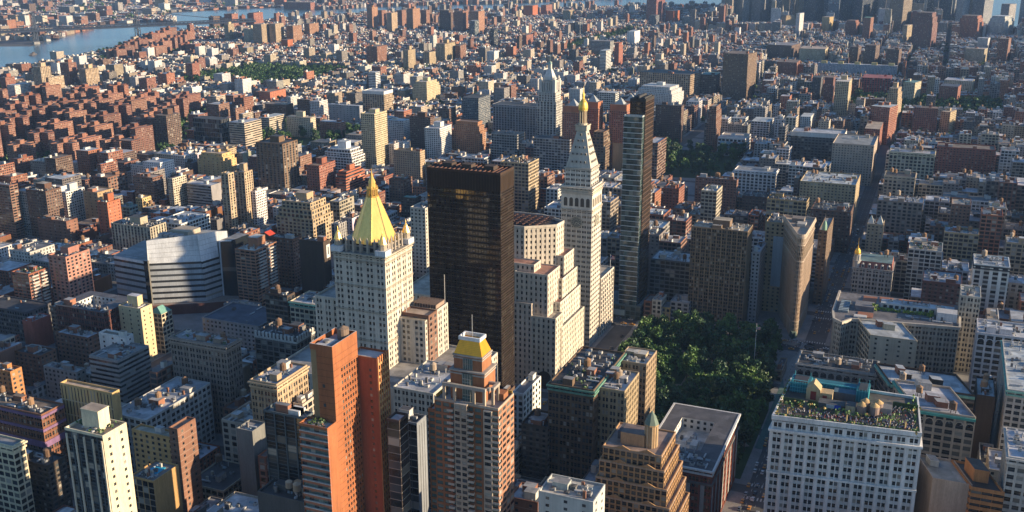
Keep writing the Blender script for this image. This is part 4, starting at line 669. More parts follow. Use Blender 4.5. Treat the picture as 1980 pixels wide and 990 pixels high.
def hero(row, idx):
    name, cat, lab, x0, x1, y0, y1, h, wall, roof, sty, ft, rot, sk, rect = row
    rng = random.Random(idx * 7919 + 13); f = feats(ft); W, D = x1 - x0, y1 - y0
    col = rnd_shift(PAL[wall], rng, .05); rc = rnd_shift(RPAL[roof], rng, .1)
    far = dist((x0 + x1) / 2, (y0 + y1) / 2, h)
    real = 'R' in f and far < 900
    wall_mb, panes = MB(), []; seed = rng.random()
    ang = -math.radians(rot); pv = (x1, y0)
    T = lambda P: rot_pts(P, pv[0], pv[1], ang) if rot else [(x + sk * (y - y0) / max(D, .1), y) for x, y in P]
    def shell(a0, a1, b0, b1, z0, z1, st=sty, col=col):
        Q = T([(a0, b0), (a1, b0), (a1, b1), (a0, b1)])
        for i in range(4):
            p, q = Q[i], Q[(i + 1) % 4]
            st2 = FACE.get(name, {}).get(i, st)
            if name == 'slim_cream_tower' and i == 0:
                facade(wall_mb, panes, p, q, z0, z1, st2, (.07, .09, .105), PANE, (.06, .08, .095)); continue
            if st2 != st: facade(wall_mb, panes, p, q, z0, z1, st2, col) if real else fq(wall_mb, p, q, z0, z1, st2, col, seed); continue
            if real and (i == 0 or (i == 1 and a1 < 110) or (i == 3 and a0 > 60)): facade(wall_mb, panes, p, q, z0, z1, st, col)
            else: fq(wall_mb, p, q, z0, z1, st, col, seed + i * .013)
        return Q
    org = (sum(p[0] for p in T([(x0, y0), (x1, y1)])) / 2, sum(p[1] for p in T([(x0, y0), (x1, y1)])) / 2, 0)
    parts = []; subs = []
    def part(nm): m = MB(); parts.append((nm, m)); return m
    # massing
    ox0, ox1, oy0, oy1, oh = x0, x1, y0, y1, h
    if 's' in f:      # stepped: lower tiers reach further out behind, upper tiers draw in
        hs = [h * .72, h * .88, h]
        for k, zt in enumerate(hs):
            ins = (0, .08, .2)[k]
            a0, a1, b0, b1 = x0 + W * ins * .6, x1 - W * ins * .5, y0 + D * ins * .5, y1 - D * ins * .7
            Q = shell(a0, a1, b0, b1, 0 if k == 0 else hs[k - 1], zt)
            rm = part('roof'); rm.q(*[(*p, zt) for p in Q], rc, ROOF)
            if not rot and not sk: parapet(part('parapet'), a0, a1, b0, b1, zt + .003, 1.0, .4, col)
        x0, x1, y0, y1 = a0, a1, b0, b1; W, D = x1 - x0, y1 - y0
    elif 'C' in f and far < 900:   # hollow roof court
        Q = shell(x0, x1, y0, y1, 0, h); rm = part('roof')
        cw, cdp = W * .5, D * .5; cx0, cy0 = x0 + W * .22, y0 + D * .28; cx1, cy1 = cx0 + cw, cy0 + cdp
        for a in ((x0, x1, y0, cy0), (x0, x1, cy1, y1), (x0, cx0, cy0, cy1), (cx1, x1, cy0, cy1)):
            rm.q((a[0], a[2], h), (a[1], a[2], h), (a[1], a[3], h), (a[0], a[3], h), (.09, .09, .1), ROOF)
        cm = part('roof_court')
        wc = (.55, .55, .53)
        for p, q in (((cx0, cy0), (cx1, cy0)), ((cx1, cy0), (cx1, cy1)), ((cx1, cy1), (cx0, cy1)), ((cx0, cy1), (cx0, cy0))): fq(cm, p, q, h - 7, h, 'pun', wc, seed)
        cm.q((cx0, cy0, h - 7), (cx1, cy0, h - 7), (cx1, cy1, h - 7), (cx0, cy1, h - 7), (.5, .49, .46), ROOF)
        am = part('cooling_plant'); clutter(am, cx0 + 1, cx1 - 1, cy0 + 1, cy1 - 1, h - 7, rng, 12)
        am.box(cx0 + cw * .55, cx0 + cw * .75, cy0 + cdp * .3, cy0 + cdp * .5, h - 7, h - 3.5, (.6, .59, .55))
    else:
        Q = shell(x0, x1, y0, y1, 0, h)
        if 'G' in f or 'H' in f:
            rm = part('roof'); rh = min(W, D) * .38
            if 'G' in f: ridge = [((x0 + x1) / 2, y0), ((x0 + x1) / 2, y1)]
            else: ridge = [((x0 + x1) / 2, y0 + D * .25), ((x0 + x1) / 2, y1 - D * .25)]
            (rx, r0), (_, r1_) = ridge; zt = h + rh
            rm.q((x0, y0, h), (x0, y1, h), (rx, r1_, zt), (rx, r0, zt), rc); rm.q((x1, y0, h), (x1, y1, h), (rx, r1_, zt), (rx, r0, zt), rc)
            for yy, rr in ((y0, r0), (y1, r1_)): rm.q((x0, yy, h), (x1, yy, h), (rx + .02, rr, zt), (rx - .02, rr, zt), rc if 'H' in f else col)
        else:
            rm = part('roof'); rm.q(*[(*p, h) for p in Q], rc, ROOF)
            if far < 1700 and not rot:
                pm = part('parapet'); ph = rng.uniform(.8, 1.4)
                if not sk: parapet(pm, x0, x1, y0, y1, h + .003, ph, .45, col)
                else:
                    for i in range(4):
                        p, q = Q[i], Q[(i + 1) % 4]; L = math.hypot(q[0] - p[0], q[1] - p[1]); u = ((q[0] - p[0]) / L, (q[1] - p[1]) / L); n_ = (-u[1], u[0])
                        pm.prism([p, q, (q[0] + n_[0] * .45, q[1] + n_[1] * .45), (p[0] + n_[0] * .45, p[1] + n_[1] * .45)], h + .003 + i * .002, h + ph + i * .003, col)
    if 'K' in f:
        km = part('crenellation')
        for i in range(int(W / 3)): km.box(x0 + i * 3 + .4, x0 + i * 3 + 1.8, y0 - .4, y0 + .4, h - 1.2, h + 2.4, (.6, .59, .56), bottom=True)
        for i in range(int(D / 3)): km.box(x1 - .4, x1 + .4, y0 + i * 3 + .9, y0 + i * 3 + 2.2, h - 1.2, h + 2.4, (.6, .59, .56), bottom=True)
        km.box(x0 - .3, x1 + .3, y0 - .5, y0 - .02, h - 2.6, h - 1.2, (.5, .49, .46), bottom=True); km.box(x1 + .02, x1 + .5, y0, y1, h - 2.6, h - 1.2, (.5, .49, .46), bottom=True)
    if 'c' in f and not rot:
        cc = {'arched_cornice_block': (.10, .36, .30), 'cornice_annex': (.16, .36, .30), 'twin_brown_block': (.13, .27, .2), 'green_edge_block': (.2, .42, .34), 'dark_green_loft': (.16, .36, .3),
              'red_courtyard_block': (.62, .63, .62), 'white_pier_block': (.06, .06, .065)}.get(name, tuple(min(.7, c * 1.2) for c in col))
        cm = part('cornice')
        if sk:
            for i, j in ((0, 1), (3, 0)):
                p, q = Q[i], Q[j]; L = math.hypot(q[0] - p[0], q[1] - p[1]); u = ((q[0] - p[0]) / L, (q[1] - p[1]) / L); n_ = (u[1], -u[0])
                o_ = lambda a, d: (a[0] + n_[0] * d, a[1] + n_[1] * d)
                cm.prism([o_(p, 1.1), o_(q, 1.1), o_(q, -.1), o_(p, -.1)], h - 1.3 + i * .004, h + .25 + i * .004, cc)
        else: cornice(cm, x0, x1, y0, y1, h + .25, 2.2, 1.0 if far < 900 else .8, cc)
    if sty == 'arch' and far < 2200 and not rot:
        nb = max(1, round(W / 5.2)); bw = W / nb; zc = h - 5.2
        for i in range(nb):
            cx = x0 + (i + .5) * bw; r = bw * .36; k = 8; am = part('arched_window')
            for j in range(k):
                a0, a1 = math.pi * j / k, math.pi * (j + 1) / k
                am.q((cx, y0 - .12, zc), (cx + r * math.cos(a0), y0 - .12, zc + r * math.sin(a0)), (cx + r * math.cos((a0 + a1) / 2), y0 - .12, zc + r * math.sin((a0 + a1) / 2)), (cx + r * math.cos(a1), y0 - .12, zc + r * math.sin(a1)), (.03, .03, .035), PANE)
                e = r + .45; lc = tuple(min(.7, c * 1.15) for c in col)
                am.q((cx + r * math.cos(a0), y0 - .3, zc + r * math.sin(a0)), (cx + e * math.cos(a0), y0 - .3, zc + e * math.sin(a0)), (cx + e * math.cos(a1), y0 - .3, zc + e * math.sin(a1)), (cx + r * math.cos(a1), y0 - .3, zc + r * math.sin(a1)), lc)
                am.q((cx + r * math.cos(a0), y0 - .3, zc + r * math.sin(a0)), (cx + r * math.cos(a1), y0 - .3, zc + r * math.sin(a1)), (cx + r * math.cos(a1), y0 - .05, zc + r * math.sin(a1)), (cx + r * math.cos(a0), y0 - .05, zc + r * math.sin(a0)), lc)
    if sty == 'balc' and far < 1100:
        nf = max(1, round(h / 2.95)); fh = h / nf; pc = (.5, .48, .44)
        for j in range(max(1, nf - 12), nf):
            for i in range(2):
                bx_ = x1 + .02; by = y0 + D * (.12 + .45 * i); part('balcony').box(bx_, bx_ + 1.3, by, by + D * .32, j * fh - .1, j * fh + .95, pc, bottom=True)
    if name == 'purple_brick_block':
        vm = part('purple_band')
        for zz in (h - 1.6, h - 10.2, h - 20.5): vm.box(x1 + .02, x1 + .5, y0, y1, zz, zz + 1.6 + (2.2 if zz < h - 15 else 0), PAL['lilac'], bottom=True); vm.box(x0, x1 + .5, y0 - .5, y0 - .02, zz, zz + 1.6 + (2.2 if zz < h - 15 else 0), PAL['lilac'], bottom=True)
    if name == 'red_courtyard_block':
        for i in range(8): part('stone_pilaster').box(x1 + .02, x1 + .3, y0 + 2 + i * (D - 4) / 7.2, y0 + 4.4 + i * (D - 4) / 7.2, 4, h - 9, (.33, .32, .31))
        for i in range(5): part('stone_pilaster').box(x0 + 2 + i * W / 5, x0 + 4.2 + i * W / 5, y0 - .3, y0 - .02, 4, h - 9, (.36, .35, .33))
        bm = part('dark_cornice_band'); bm.box(x1 + .02, x1 + .8, y0 - .6, y1, h - 8.8, h - 7.6, (.16, .15, .14), bottom=True); bm.box(x0, x1 + .02, y0 - .8, y0 - .02, h - 8.8, h - 7.6, (.16, .15, .14), bottom=True)
    if 'F' in f:
        fm = part('cream_fin')
        for i in range(5): fm.box(x0 + W * (.03 + .23 * i), x0 + W * (.03 + .23 * i) + .7, y0 - .6, y0 - .02, 0, h - 1.2, (.55, .50, .40))
    if 'W' in f:
        bm = part('billboard'); bm.box(x0 + W * .36, x0 + W * .82, y0 - .6, y0 - .05, h * .30, h * .86, (.36, .42, .47), bottom=True)
    if 'p' in f:
        bm = part('poster'); bm.box(x1 + .05, x1 + .4, y0 + D * .35, y0 + D * .85, h - 15, h - 3, (.6, .6, .58), bottom=True); bm.box(x1 + .45, x1 + .5, y0 + D * .53, y0 + D * .67, h - 12, h - 5, (.06, .06, .07), bottom=True)
    if sty == 'panel':
        bm = part('panel_seam')
        for i in range(1, 4): bm.box(x1 + .01, x1 + .12, y0 + D * i / 4 - .12, y0 + D * i / 4 + .12, 0, h - 1, (.1, .1, .1))
        for i in range(1, 4): bm.box(x0 + W * i / 4 - .12, x0 + W * i / 4 + .12, y0 - .12, y0 - .01, 0, h - 1, (.1, .1, .1))
    if name == 'colour_panel_store':
        bm = part('coloured_panel')
        for j in range(3):
            for i in range(4): bm.box(x0 + W * (.08 + .24 * i), x0 + W * (.25 + .24 * i), y0 - .2, y0 - .02, h * (.25 + .22 * j), h * (.4 + .22 * j), (.25, .02, .03) if (i == 2) else (.25, .42, .52), bottom=True)
    if name == 'blue_panel_slab':
        
        for i in range(5): part('yellow_penthouse').box(x0 + W * (.05 + .21 * i), x0 + W * (.12 + .21 * i), y0 + 4, y0 + 11, h + .003, h + 6, (.55, .45, .2))
    # roof furniture
    ins = 1.2; rx0, rx1, ry0, ry1 = x0 + ins, x1 - ins, y0 + ins, y1 - ins
    if 'C' in f and far < 900: ry1 = y0 + D * .26
    def spot(w_, d): return rng.uniform(rx0 + w_ / 2, max(rx0 + w_ / 2 + .1, rx1 - w_ / 2)), rng.uniform(ry0 + d / 2, max(ry0 + d / 2 + .1, ry1 - d / 2))
    flat = not ('G' in f or 'H' in f) and W > 6 and D > 6
    tmp = []
    if flat:
        if 'B' in f:
            w_, d, hh = max(4, W * .45), max(4, D * .45), rng.uniform(6, 10) if far < 1500 else rng.uniform(5, 9)
            bm = part('penthouse'); x, y = x0 + W * .5, y0 + D * .55; hut(bm, x, y, h, min(w_, 14), min(d, 12), hh, rnd_shift(col, rng), rc); tmp.append(bm)
        for _ in range(f.get('b', 0)):
            w_, d = min(W * .4, rng.uniform(4, 8)), min(D * .4, rng.uniform(3.5, 7)); bm = part('roof_hut'); hut(bm, *spot(w_, d), h, w_, d, rng.uniform(2.8, 4.6), rnd_shift(rng.choice((col, col, (.3, .14, .09), (.5, .48, .44))), rng), rng.choice((rc, (.3, .3, .3)))); tmp.append(bm)
        for _ in range(f.get('t', 0)):
            r = rng.uniform(1.7, 2.4) if far < 1500 else 2.3; bm = part('water_tank'); lm_ = MB(); tank(bm, *spot(5, 5), h, min(r, W * .2), rng, True, lm_); subs.append((bm, 'tank_frame', lm_)); tmp += [bm, lm_]
        if far < 1300 and not rot and not sk and W > 8 and D > 8:
            bm = part('roof_vents'); clutter(bm, rx0, rx1, ry0, ry1, h, rng, int(min(44, 6 + W * D / 34)) if f else 4); tmp.append(bm)
        if 'A' in f:
            for i in range(3):
                bm = part('cooling_unit'); bm.box(x0 + W * .55 + i * 0, x0 + W * .55 + 6, y0 + D * (.25 + .2 * i), y0 + D * (.25 + .2 * i) + 3, h, h + 2.6, (.62, .62, .6)); tmp.append(bm)
        if 'M' in f:
            for fx, fy in ((.2, .3), (.75, .4)):
                bm = part('roof_peak'); cx, cy = x0 + W * fx, y0 + D * fy; bm.lathe(cx, cy, [(min(W, D) * .3, h), (.05, h + 9)], 4, (.55, .54, .48), ph=math.pi / 4)
        if 'D' in f:
            bm = part('green_dome'); r = min(W, D) * .28; bm.lathe(x0 + W * .6, y0 + r + 1, [(r, h), (r, h + 3), (r * .95, h + 5), (r * .7, h + 7.4), (r * .35, h + 8.8), (.1, h + 9.4)], 10, (.24, .38, .28)); bm.lathe(x0 + W * .6, y0 + r + 1, [(.2, h + 9), (.05, h + 16)], 5, (.2, .2, .2))
        if 'w' in f:
            bm = part('white_crown'); parapet(bm, x0 - .4, x1 + .4, y0 - .4, y1 + .4, h - 5, 6.0, .9, (.66, .64, .6))
        if 'S' in f:
            bm = part('spire'); bm.lathe((x0 + x1) / 2, (y0 + y1) / 2, [(6, h), (5, h + 14), (3.4, h + 16), (3, h + 24), (.1, h + 40)], 8, (.42, .36, .28))
        if 'g' in f:
            bm = part('roof_plants')
            for _ in range(10):
                x, y = spot(2, 2); s_ = rng.uniform(.6, 1.3)
                for _k in range(10): leafq(bm, (x + rng.gauss(0, s_), y + rng.gauss(0, s_), h + rng.uniform(.2, 1.8)), .55, rng, (.05, .10, .03))
        if 'P' in f:
            z = h; bm = part('pool_terrace'); bm.box(x0 + .6, x1 - .6, y0 + .6, y1 - .6, z + .004, z + .25, (.22, .19, .17))
            pw = part('swimming_pool'); cx, cy = x0 + W * .5, y0 + D * .55; pw.box(cx - W * .24, cx + W * .2, cy - D * .16, cy + D * .22, z + .25, z + .55, (.03, .36, .55), bottom=True)
            
            for i in range(12):
                x, y = rng.uniform(x0 + 1.5, x1 - 1.5), rng.uniform(y0 + 1.5, y0 + D * .33); lm = part('lounger'); lm.box(x - .3, x + .3, y - .9, y + .9, z + .45, z + .7, rng.choice(((.5, .5, .5), (.1, .12, .2), (.25, .2, .16))), bottom=True); lm.box(x - .3, x + .3, y + .5, y + .62, z + .7, z + 1.2, (.5, .5, .5))
    if rot or sk:      # roof furniture turns with the building
        for m in tmp:
            m.v = [(*T([(p[0], p[1])])[0], p[2]) for p in m.v]
    root = wall_mb.obj(name, None, org); tag(root, lab, cat)
    grp = {'coop_slab': 'tan slabs of the far cooperative row', 'silver_tower': 'three alike dark towers', 'dark_far_row': 'right-hand brown far row', 'tan_twin_tower': 'tan ribbed twin towers',
           'tall_brick_tower': 'tall brown towers of the far cluster', 'brown_far_block': 'dull brown far blocks'}.get(name)
    if grp: root['group'] = grp
    if cat == 'house' and 'rowhouse' in name: root['group'] = 'rowhouses on the park street'
    made = {id(m): m.obj(nm, root, kind='stuff' if nm in ('roof_vents', 'roof_plants', 'cooling_plant') else None) for nm, m in parts}
    for pm_, nm, m in subs: m.obj(nm, made[id(pm_)])
    if panes: put_panes(root, panes, 100)
    HERO_RECTS.append((*rect, far))
    Q = T([(ox0, oy0), (ox1, oy0), (ox1, oy1), (ox0, oy1)])
    FOOT.append((min(p[0] for p in Q), max(p[0] for p in Q), min(p[1] for p in Q), max(p[1] for p in Q)))
    return root

def leafq(mb, c, s, rng, col):
    a = rng.uniform(0, 6.283); z = rng.uniform(-.9, .9); k = math.sqrt(1 - z * z)
    n = Vector((k * math.cos(a), k * math.sin(a), z)); u = n.orthogonal().normalized(); v = n.cross(u)
    u = u * s * rng.uniform(.7, 1.2); v = v * s * rng.uniform(.7, 1.2); c = Vector(c)
    mb.q(tuple(c - u - v), tuple(c + u - v * .6), tuple(c + u * .8 + v), tuple(c - u * .7 + v), col, LEAF)

# ------------------------------------------------------------------ landmarks
class Bd:
    def __init__(s, name, label, cat, org, group=None):
        s.name, s.label, s.cat, s.org, s.group = name, label, cat, (org[0], org[1], 0), group
        s.wall = MB(); s.panes = []; s.parts = []
    def part(s, nm, kind=None, of=None): m = MB(); s.parts.append((nm, m, kind, of)); return m
    def fac(s, x0, x1, y0, y1, z0, z1, sty, col, real='NW', mi=PANE, spcol=None, pier=None, roof=None, par=0):
        s.poly([(x0, y0), (x1, y0), (x1, y1), (x0, y1)], z0, z1, sty, col, real, mi, spcol, pier)
        if roof:
            s.part('roof').q((x0, y0, z1), (x1, y0, z1), (x1, y1, z1), (x0, y1, z1), roof, ROOF)
            if par: parapet(s.part('parapet'), x0, x1, y0, y1, z1 + .003, par, .45, col)
    def poly(s, P, z0, z1, sty, col, real='NW', mi=PANE, spcol=None, pier=None):
        n = len(P)
        for i in range(n):
            p, q = P[i], P[(i + 1) % n]; L = math.hypot(q[0] - p[0], q[1] - p[1]); nx, ny = (q[1] - p[1]) / L, -(q[0] - p[0]) / L
            d = 'N' if ny < -.3 else ('W' if nx > .3 else ('E' if nx < -.3 else 'S'))
            if d in real: facade(s.wall, s.panes, p, q, z0, z1, sty, col, mi, spcol, pier)
            else: fq(s.wall, p, q, z0, z1, sty, col, .37)
    def done(s, rect, foot, limit=100):
        root = s.wall.obj(s.name, None, s.org); tag(root, s.label, s.cat, s.group)
        made = {}
        for nm, m, k, of in s.parts: made[id(m)] = m.obj(nm, made[id(of)] if of is not None and made.get(id(of)) else root, kind=k)
        if s.panes: put_panes(root, s.panes, limit)
        HERO_RECTS.append((*rect, dist(s.org[0], s.org[1], 50))); FOOT.append(foot)
        return root
LIME = (.53, .485, .41)
STY['nyl'] = (7.2, 3.9, [(.2, .42), (.56, .78)], (.24, .78), .12, .45, (.4, .5, .1))
STY['bronze'] = (2.05, 3.95, [(.08, .92)], (.16, .84), .04, .12, (.85, .75, .5))
STY['metn'] = (3.6, 4.2, [(.3, .7)], (.24, .78), .15, .5, (.42, .5, .1))
STY['mett'] = (4.6, 4.1, [(.12, .36), (.40, .60), (.64, .88)], (.28, .76), .05, .4, (.6, .5, .0))
STY['w230'] = (5.8, 4.05, [(.18, .46), (.54, .82)], (.2, .76), .3, .55, (.5, .55, .1))
STY['glassband'] = (3.0, 4.4, [(.0005, .9995)], (.14, .97), .0, .12, (1, .84, .0))
STY['belv'] = (3.9, 2.95, [(.12, .88)], (.22, .80), .0, .3, (.76, .55, .0))
STY['slabw'] = (2.07, 3.0, [(.2, .8)], (.28, .80), .0, .3, (.5, .48, .0))
STY['flat'] = (3.3, 4.1, [(.2, .46), (.56, .82)], (.2, .75), .08, .4, (.5, .55, .1))

def landmark_pyramid():
    cx, cy = -240.4, 557.5
    B = Bd('pyramid_tower', 'pale stone office tower crowned by a tall gold eight-sided pyramid with a gold lantern', 'skyscraper', (cx, cy))
    B.fac(-260, -224, 541, 575, 60, 133, 'nyl', LIME, par=0, roof=(.3, .28, .25))
    bm = B.part('belt_course')
    for z in (78, 97, 113, 129): cornice(bm, -260, -224, 541, 575, z, .9, .45, (.38, .33, .26))
    cornice(B.part('cornice'), -260, -224, 541, 575, 133.2, 1.6, 1.3, (.42, .37, .29))
    B.fac(-279, -260.05, 546, 590, 0, 99, 'nyl', LIME, roof=(.3, .29, .27), par=1.2)
    B.fac(-223.95, -205, 559, 571, 60, 91, 'nyl', (.17, .09, .06), real='', roof=(.32, .26, .22), par=1)
    B.fac(-223.95, -205, 571.05, 586, 60, 91, 'nyl', LIME, roof=(.32, .26, .22), par=1)
    B.fac(-223.95, -206, 556, 558.95, 60, 89.5, 'nyl', LIME, real='N', roof=(.32, .28, .22))
    B.fac(-292, -172, 515, 590, 0, 60, 'nyl', LIME, roof=(.28, .27, .26), par=1.2)
    tr = B.part('roof_trellis')
    for i in range(9): tr.box(-222 + i * 1.9, -221.6 + i * 1.9, 572, 584, 91, 94.5, (.3, .22, .17)); tr.box(-223, -206, 572 + i * 1.4, 572.3 + i * 1.4, 94.5, 94.8, (.3, .22, .17))
    for x, y, h in ((-206.5, 585, 20), (-221, 560, 16)): B.part('flagpole').tube((x, y, 91), (x, y, 91 + h), .22, (.45, .44, .42))
    # attic with pinnacles, corner turrets
    B.fac(-256, -228, 545, 571, 133, 140, 'strips2', (.36, .32, .27), real='', roof=(.3, .3, .28))
    for i in range(7):
        for x, y in ((-257 + i * 5, 543.2), (-226.2, 545 + i * 4.3)):
            B.part('pinnacle').lathe(x, y, [(.8, 133), (.7, 140), (.9, 140.2), (.1, 143)], 6, (.38, .33, .27))
    for x, y in ((-257.6, 543.4), (-226.4, 543.4), (-226.4, 572.6), (-257.6, 572.6)):
        t_ = B.part('turret'); t_.lathe(x, y, [(2.6, 133), (2.6, 139.5), (3.1, 139.6), (3.1, 140.4)], 8, (.36, .31, .24))
        t_.lathe(x, y, [(2.7, 140.4), (1.2, 144.6), (.35, 146), (.3, 147), (.02, 148.5)], 8, (.80, .54, .16), GOLD)
        B.part('shroud').box(x - 3.6, x + 3.6, y - 3.6, y + 3.6, 133.3, 136.6, (.62, .64, .66))
    gp = B.part('gold_pyramid'); ph = math.pi / 8; GC = (.88, .60, .18)
    gp.lathe(cx, cy, [(14.0, 138.2), (13.8, 139.4), (3.6, 165.6)], 8, GC, GOLD, ph)
    rib = B.part('gold_ridge', None, gp)
    for i in range(8):
        a = ph + i * math.pi / 4; rib.tube((cx + 13.9 * math.cos(a), cy + 13.9 * math.sin(a), 139.2), (cx + 3.6 * math.cos(a), cy + 3.6 * math.sin(a), 165.6), .28, (.85, .62, .24), mi=GOLD)
    ln = B.part('gold_lantern', None, gp); ln.lathe(cx, cy, [(3.9, 165.2), (3.9, 166.2), (2.8, 166.22)], 8, (.68, .42, .1), GOLD, ph)
    for i in range(8):
        a = ph + i * math.pi / 4
        ln.tube((cx + 3.1 * math.cos(a), cy + 3.1 * math.sin(a), 166.2), (cx + 2.9 * math.cos(a), cy + 2.9 * math.sin(a), 170.2), .5, (.72, .46, .12), mi=GOLD)
        ln.tube((cx + 3.3 * math.cos(a), cy + 3.3 * math.sin(a), 170), (cx + 3.3 * math.cos(a), cy + 3.3 * math.sin(a), 172.4), .4, (.75, .5, .14), mi=GOLD, r2=.05)
    ln.lathe(cx, cy, [(1.4, 166.2), (1.4, 170)], 8, (.22, .13, .04), GOLD)
    ln.lathe(cx, cy, [(3.5, 170), (3.5, 170.8), (2.4, 170.85), (2.0, 174.0), (2.3, 174.1), (.9, 177.5), (.35, 180), (.03, 183)], 8, (.74, .48, .13), GOLD, ph)
    for z in (141.2, 148, 155, 162):      # tiny dormer openings of the copper tiles
        pass
    B.done((621, 332, 845, 690), (-292, -172, 515, 590))

def landmark_bronze():
    B = Bd('bronze_glass_tower', 'huge dark bronze glass slab tower beside the gold pyramid tower', 'skyscraper', (-207, 630))
    x0, x1, y0, y1, h = -233.5, -180.7, 616.5, 639, 171
    K = (.022, .014, .009)
    B.fac(x0, x1, y0, y1, 0, h - 11, 'bronze', K, real='NW', mi=BRONZE, spcol=(.022, .014, .010), pier=(.036, .022, .013))
    B.fac(x0, x1, y0, y1, h - 11, h, 'blank', (.03, .02, .014), real='', roof=(.07, .05, .045))
    lv = B.part('louvre_band')
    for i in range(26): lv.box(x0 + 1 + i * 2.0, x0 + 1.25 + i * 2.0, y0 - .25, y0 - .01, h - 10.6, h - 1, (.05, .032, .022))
    for i in range(11): lv.box(x1 + .01, x1 + .25, y0 + .8 + i * 2, y0 + 1.05 + i * 2, h - 10.6, h - 1, (.10, .06, .035))  # west louvres coloured a lighter brown, as if sunlit
    parapet(B.part('parapet'), x0, x1, y0, y1, h + .003, 1.6, .5, (.05, .03, .02), (.12, .06, .04))
    gl = B.part('roof_grating')
    for i in range(16): gl.box(x0 + 2 + i * 3.1, x0 + 2.5 + i * 3.1, y0 + 1.5, y1 - 1.5, h + .6, h + 1.2, (.14, .07, .05), bottom=True)
    for x in (-226, -212, -196): B.part('roof_hut').box(x, x + 7, y0 + 8, y0 + 15, h, h + 3.6, (.07, .05, .04))
    B.done((820, 325, 998, 735), (x0, x1, y0, y1))

def landmark_cream_steps():
    B = Bd('cream_stepped_block', 'big cream stone office block stepping down in setbacks beside the clock tower', 'building', (-205, 705))
    K = (.58, .52, .43); R = (.34, .18, .14)
    core = [(-262, 695), (-196, 695), (-176, 709), (-175, 722), (-196, 733), (-262, 733)]
    B.poly(core, 60, 114, 'metn', K)
    rf = B.part('roof'); rf.prism(core, 113.9, 114.1, (.07, .06, .06), (.06, .05, .05), ROOF)
    par = B.part('parapet')
    for i in range(6):
        p, q = core[i], core[(i + 1) % 6]; L = math.hypot(q[0] - p[0], q[1] - p[1]); u = ((q[0] - p[0]) / L, (q[1] - p[1]) / L)
        par.obox(((p[0] + q[0]) / 2 + u[1] * -.2, (p[1] + q[1]) / 2 + u[0] * .2), u, L / 2 + .1, .35 + i * .004, 114.1, 116.0 + i * .01, K)
    tl = B.part('roof_trellis')
    for i in range(14): tl.box(-255 + i * 5, -254.2 + i * 5, 700, 728, 115, 116.5, (.11, .06, .05), bottom=True)
    for i in range(6): tl.box(-258, -184, 702 + i * 4.6, 702.8 + i * 4.6, 116.5, 117, (.11, .06, .05), bottom=True)
    tiers = [(-262, -183, 682, 695.2, 0, 91), (-196.5, -171, 678, 703, 0, 86), (-225, -182, 674.5, 682.2, 0, 64), (-182.2, -163.6, 675, 690, 0, 55),
             (-186, -170, 709, 731, 0, 91.5), (-186, -167.8, 700.2, 733, 0, 77), (-186, -165.8, 690.2, 735, 0, 62), (-186, -163, 686, 737, 0, 44), (-290, -225.2, 674, 737, 0, 60)]
    for a in tiers: B.fac(*a, 'metn', rnd_shift(K, RNG, .02), roof=R if a[5] > 60 else (.4, .36, .3), par=.9)
    am = B.part('entrance_arch'); 
    for j in range(8):
        a0, a1 = math.pi * j / 8, math.pi * (j + 1) / 8
        am.q((-172, 674.9, 9), (-172 + 5 * math.cos(a0), 674.9, 9 + 5 * math.sin(a0)), (-172 + 5 * math.cos((a0 + a1) / 2), 674.9, 9 + 5 * math.sin((a0 + a1) / 2)), (-172 + 5 * math.cos(a1), 674.9, 9 + 5 * math.sin(a1)), (.05, .04, .035))
    am.box(-177, -167, 674.85, 674.95, 0, 9, (.05, .04, .035))
    B.done((996, 415, 1126, 760), (-290, -160, 674, 737))

